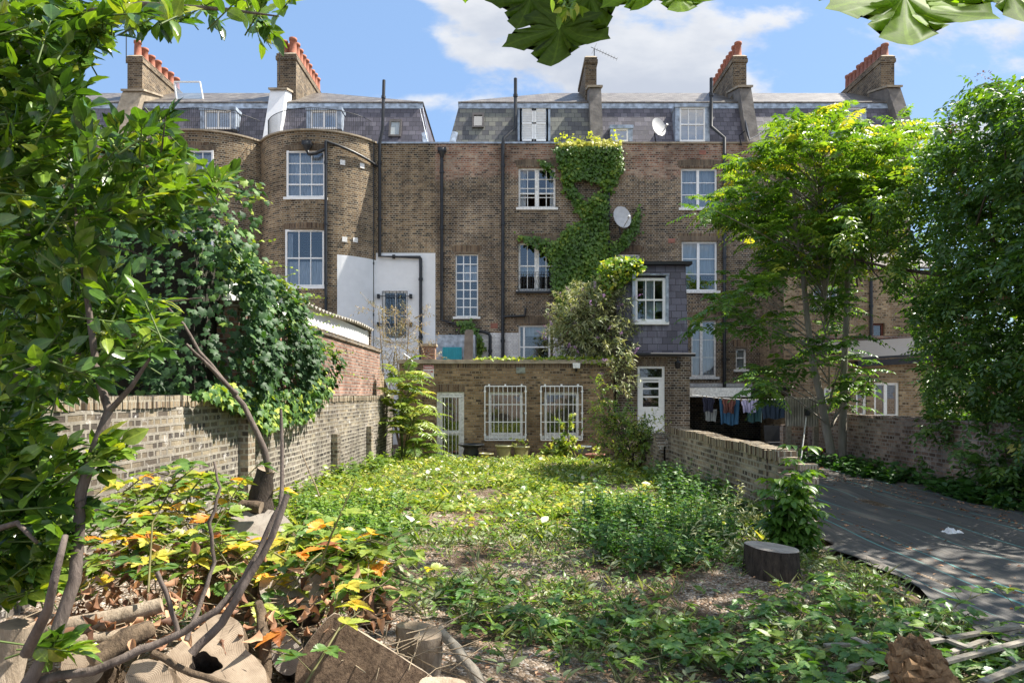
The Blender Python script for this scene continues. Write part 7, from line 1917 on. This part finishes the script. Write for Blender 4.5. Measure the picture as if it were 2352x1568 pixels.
garment('lilac shirt, palest thing on the washing line', .52, .68, .36, (.36, .35, .52), 'shirt', True)
garment('dark teal towel behind the lilac shirt', .58, .76, .62, (.015, .05, .055), 'towel', dy=.15)
garment('dark blue sheet at the far end of the line by the screen', .72, .96, .52, (.015, .028, .05), 'sheet')
fc = thing('screen_fence', 'pale ribbed screen panel on timber posts left of the slim trunks', 'fence', tuple(at(1845, 1075, 16.6)))
a, b = at(1806, 978, 16.8), at(1880, 912, 16.4); mb = MB(); n = 46
for i in range(n):
    u0, u1 = i/n, (i+1)/n; z0, z1 = .025*math.sin(i*1.7), .025*math.sin((i+1)*1.7); p = lambda u, z: Vector((a.x+(b.x-a.x)*u, a.y+(b.y-a.y)*u, 0))
    q0, q1 = p(u0, 0), p(u1, 0); q0.y += z0; q1.y += z1; mb.face([(q0.x, q0.y, a.z), (q1.x, q1.y, a.z), (q1.x, q1.y, b.z-.02*u1), (q0.x, q0.y, b.z-.02*u0)])
mb.build('ribbed_panel', M['fibre'], fc)
for x, Y in ((1814, 16.9), (1877, 16.5)):
    mb = MB(); q = at(x, 930, Y); mb.box(q.x-.06, q.x+.06, q.y+.04, q.y+.14, -.3, b.z+.02); mb.build('post', M['slat'], fc)
mb = MB(); mb.box(a.x, b.x, 17.0, 17.2, -.3, a.z+.02); mb.build('brick_base', M['brick_lane'], fc)
br = thing('broom', 'long-handled broom leaning on the screen fence', 'broom', tuple(at(1838, 1068, 16.2)))
mb = MB(); mb.tube([at(1838, 1066, 16.0), at(1852, 958, 16.5)], .016, 6); mb.build('handle', M['white_old'], br)
mb = MB(); q = at(1853, 952, 16.5); mb.box(q.x-.03, q.x+.03, q.y-.09, q.y+.09, q.z-.02, q.z+.14); mb.build('brush_head', M['black_iron'], br)
rp = thing('red_pole', 'short red pole leaning in the shade at the foot of the screen fence', 'pole', tuple(at(1872, 1060, 16.2)))
mb = MB(); mb.tube([at(1872, 1058, 16.2), at(1896, 1030, 16.4)], .018, 6); mb.build('rod', plain('red_paint', (.3, .03, .02), .5, 0, .1), rp)
gb = thing('garden_chair', 'dark folding chair in the shadow under the washing', 'chair', tuple(at(1782, 1045, 18.5)))
c = at(1782, 1030, 18.6); mb = MB(); mb.box(c.x-.22, c.x+.22, c.y-.2, c.y+.2, c.z+.15, c.z+.18); mb.build('seat', M['black_iron'], gb)
mb = MB(); mb.hexa([(c.x-.22, c.y+.2, c.z+.2), (c.x+.22, c.y+.2, c.z+.2), (c.x+.22, c.y+.23, c.z+.2), (c.x-.22, c.y+.23, c.z+.2), (c.x-.22, c.y+.3, c.z+.62), (c.x+.22, c.y+.3, c.z+.62), (c.x+.22, c.y+.33, c.z+.62), (c.x-.22, c.y+.33, c.z+.62)]); mb.build('backrest', M['black_iron'], gb)
for sx_ in (-.2, .2):
    for sy_ in (-.18, .18): mb = MB(); mb.obox((c.x+sx_, c.y+sy_, c.z+.15), (c.x+sx_*1.05, c.y+sy_*1.1, -.09), .03, .03); mb.build('leg', M['black_iron'], gb)
# upright stone slab by the porch behind the extension
ss = thing('stone_slab', 'tall upright stone slab leaning before the turquoise door behind the extension', 'stone slab', tuple(at(1074, 900, 24)))
mb = MB(); p, q = at(1073, 835, 24.0), at(1077, 760, 24.1); mb.hexa([(p.x-.17, 24, p.z-1.5), (p.x+.17, 24, p.z-1.5), (p.x+.17, 24.12, p.z-1.5), (p.x-.17, 24.12, p.z-1.5), (q.x-.15, 24.1, q.z), (q.x+.15, 24.1, q.z), (q.x+.15, 24.22, q.z), (q.x-.15, 24.22, q.z)])
mb.box(q.x-.11, q.x+.11, 24.11, 24.21, q.z, q.z+.05); mb.build('slab', M['concrete'], ss)
cs = thing('gate_pier', 'small brick pier with a capped top behind the left end of the extension', 'pier', tuple(at(983, 850, 22)))
c = at(983, 795, 22); mb = MB(); mb.box(c.x-.22, c.x+.22, 22, 22.4, -.3, c.z); mb.build('shaft', M['brick_red'], cs)
mb = MB(); mb.box(c.x-.27, c.x+.27, 21.95, 22.45, c.z, c.z+.08); mb.build('cap', M['stone'], cs)
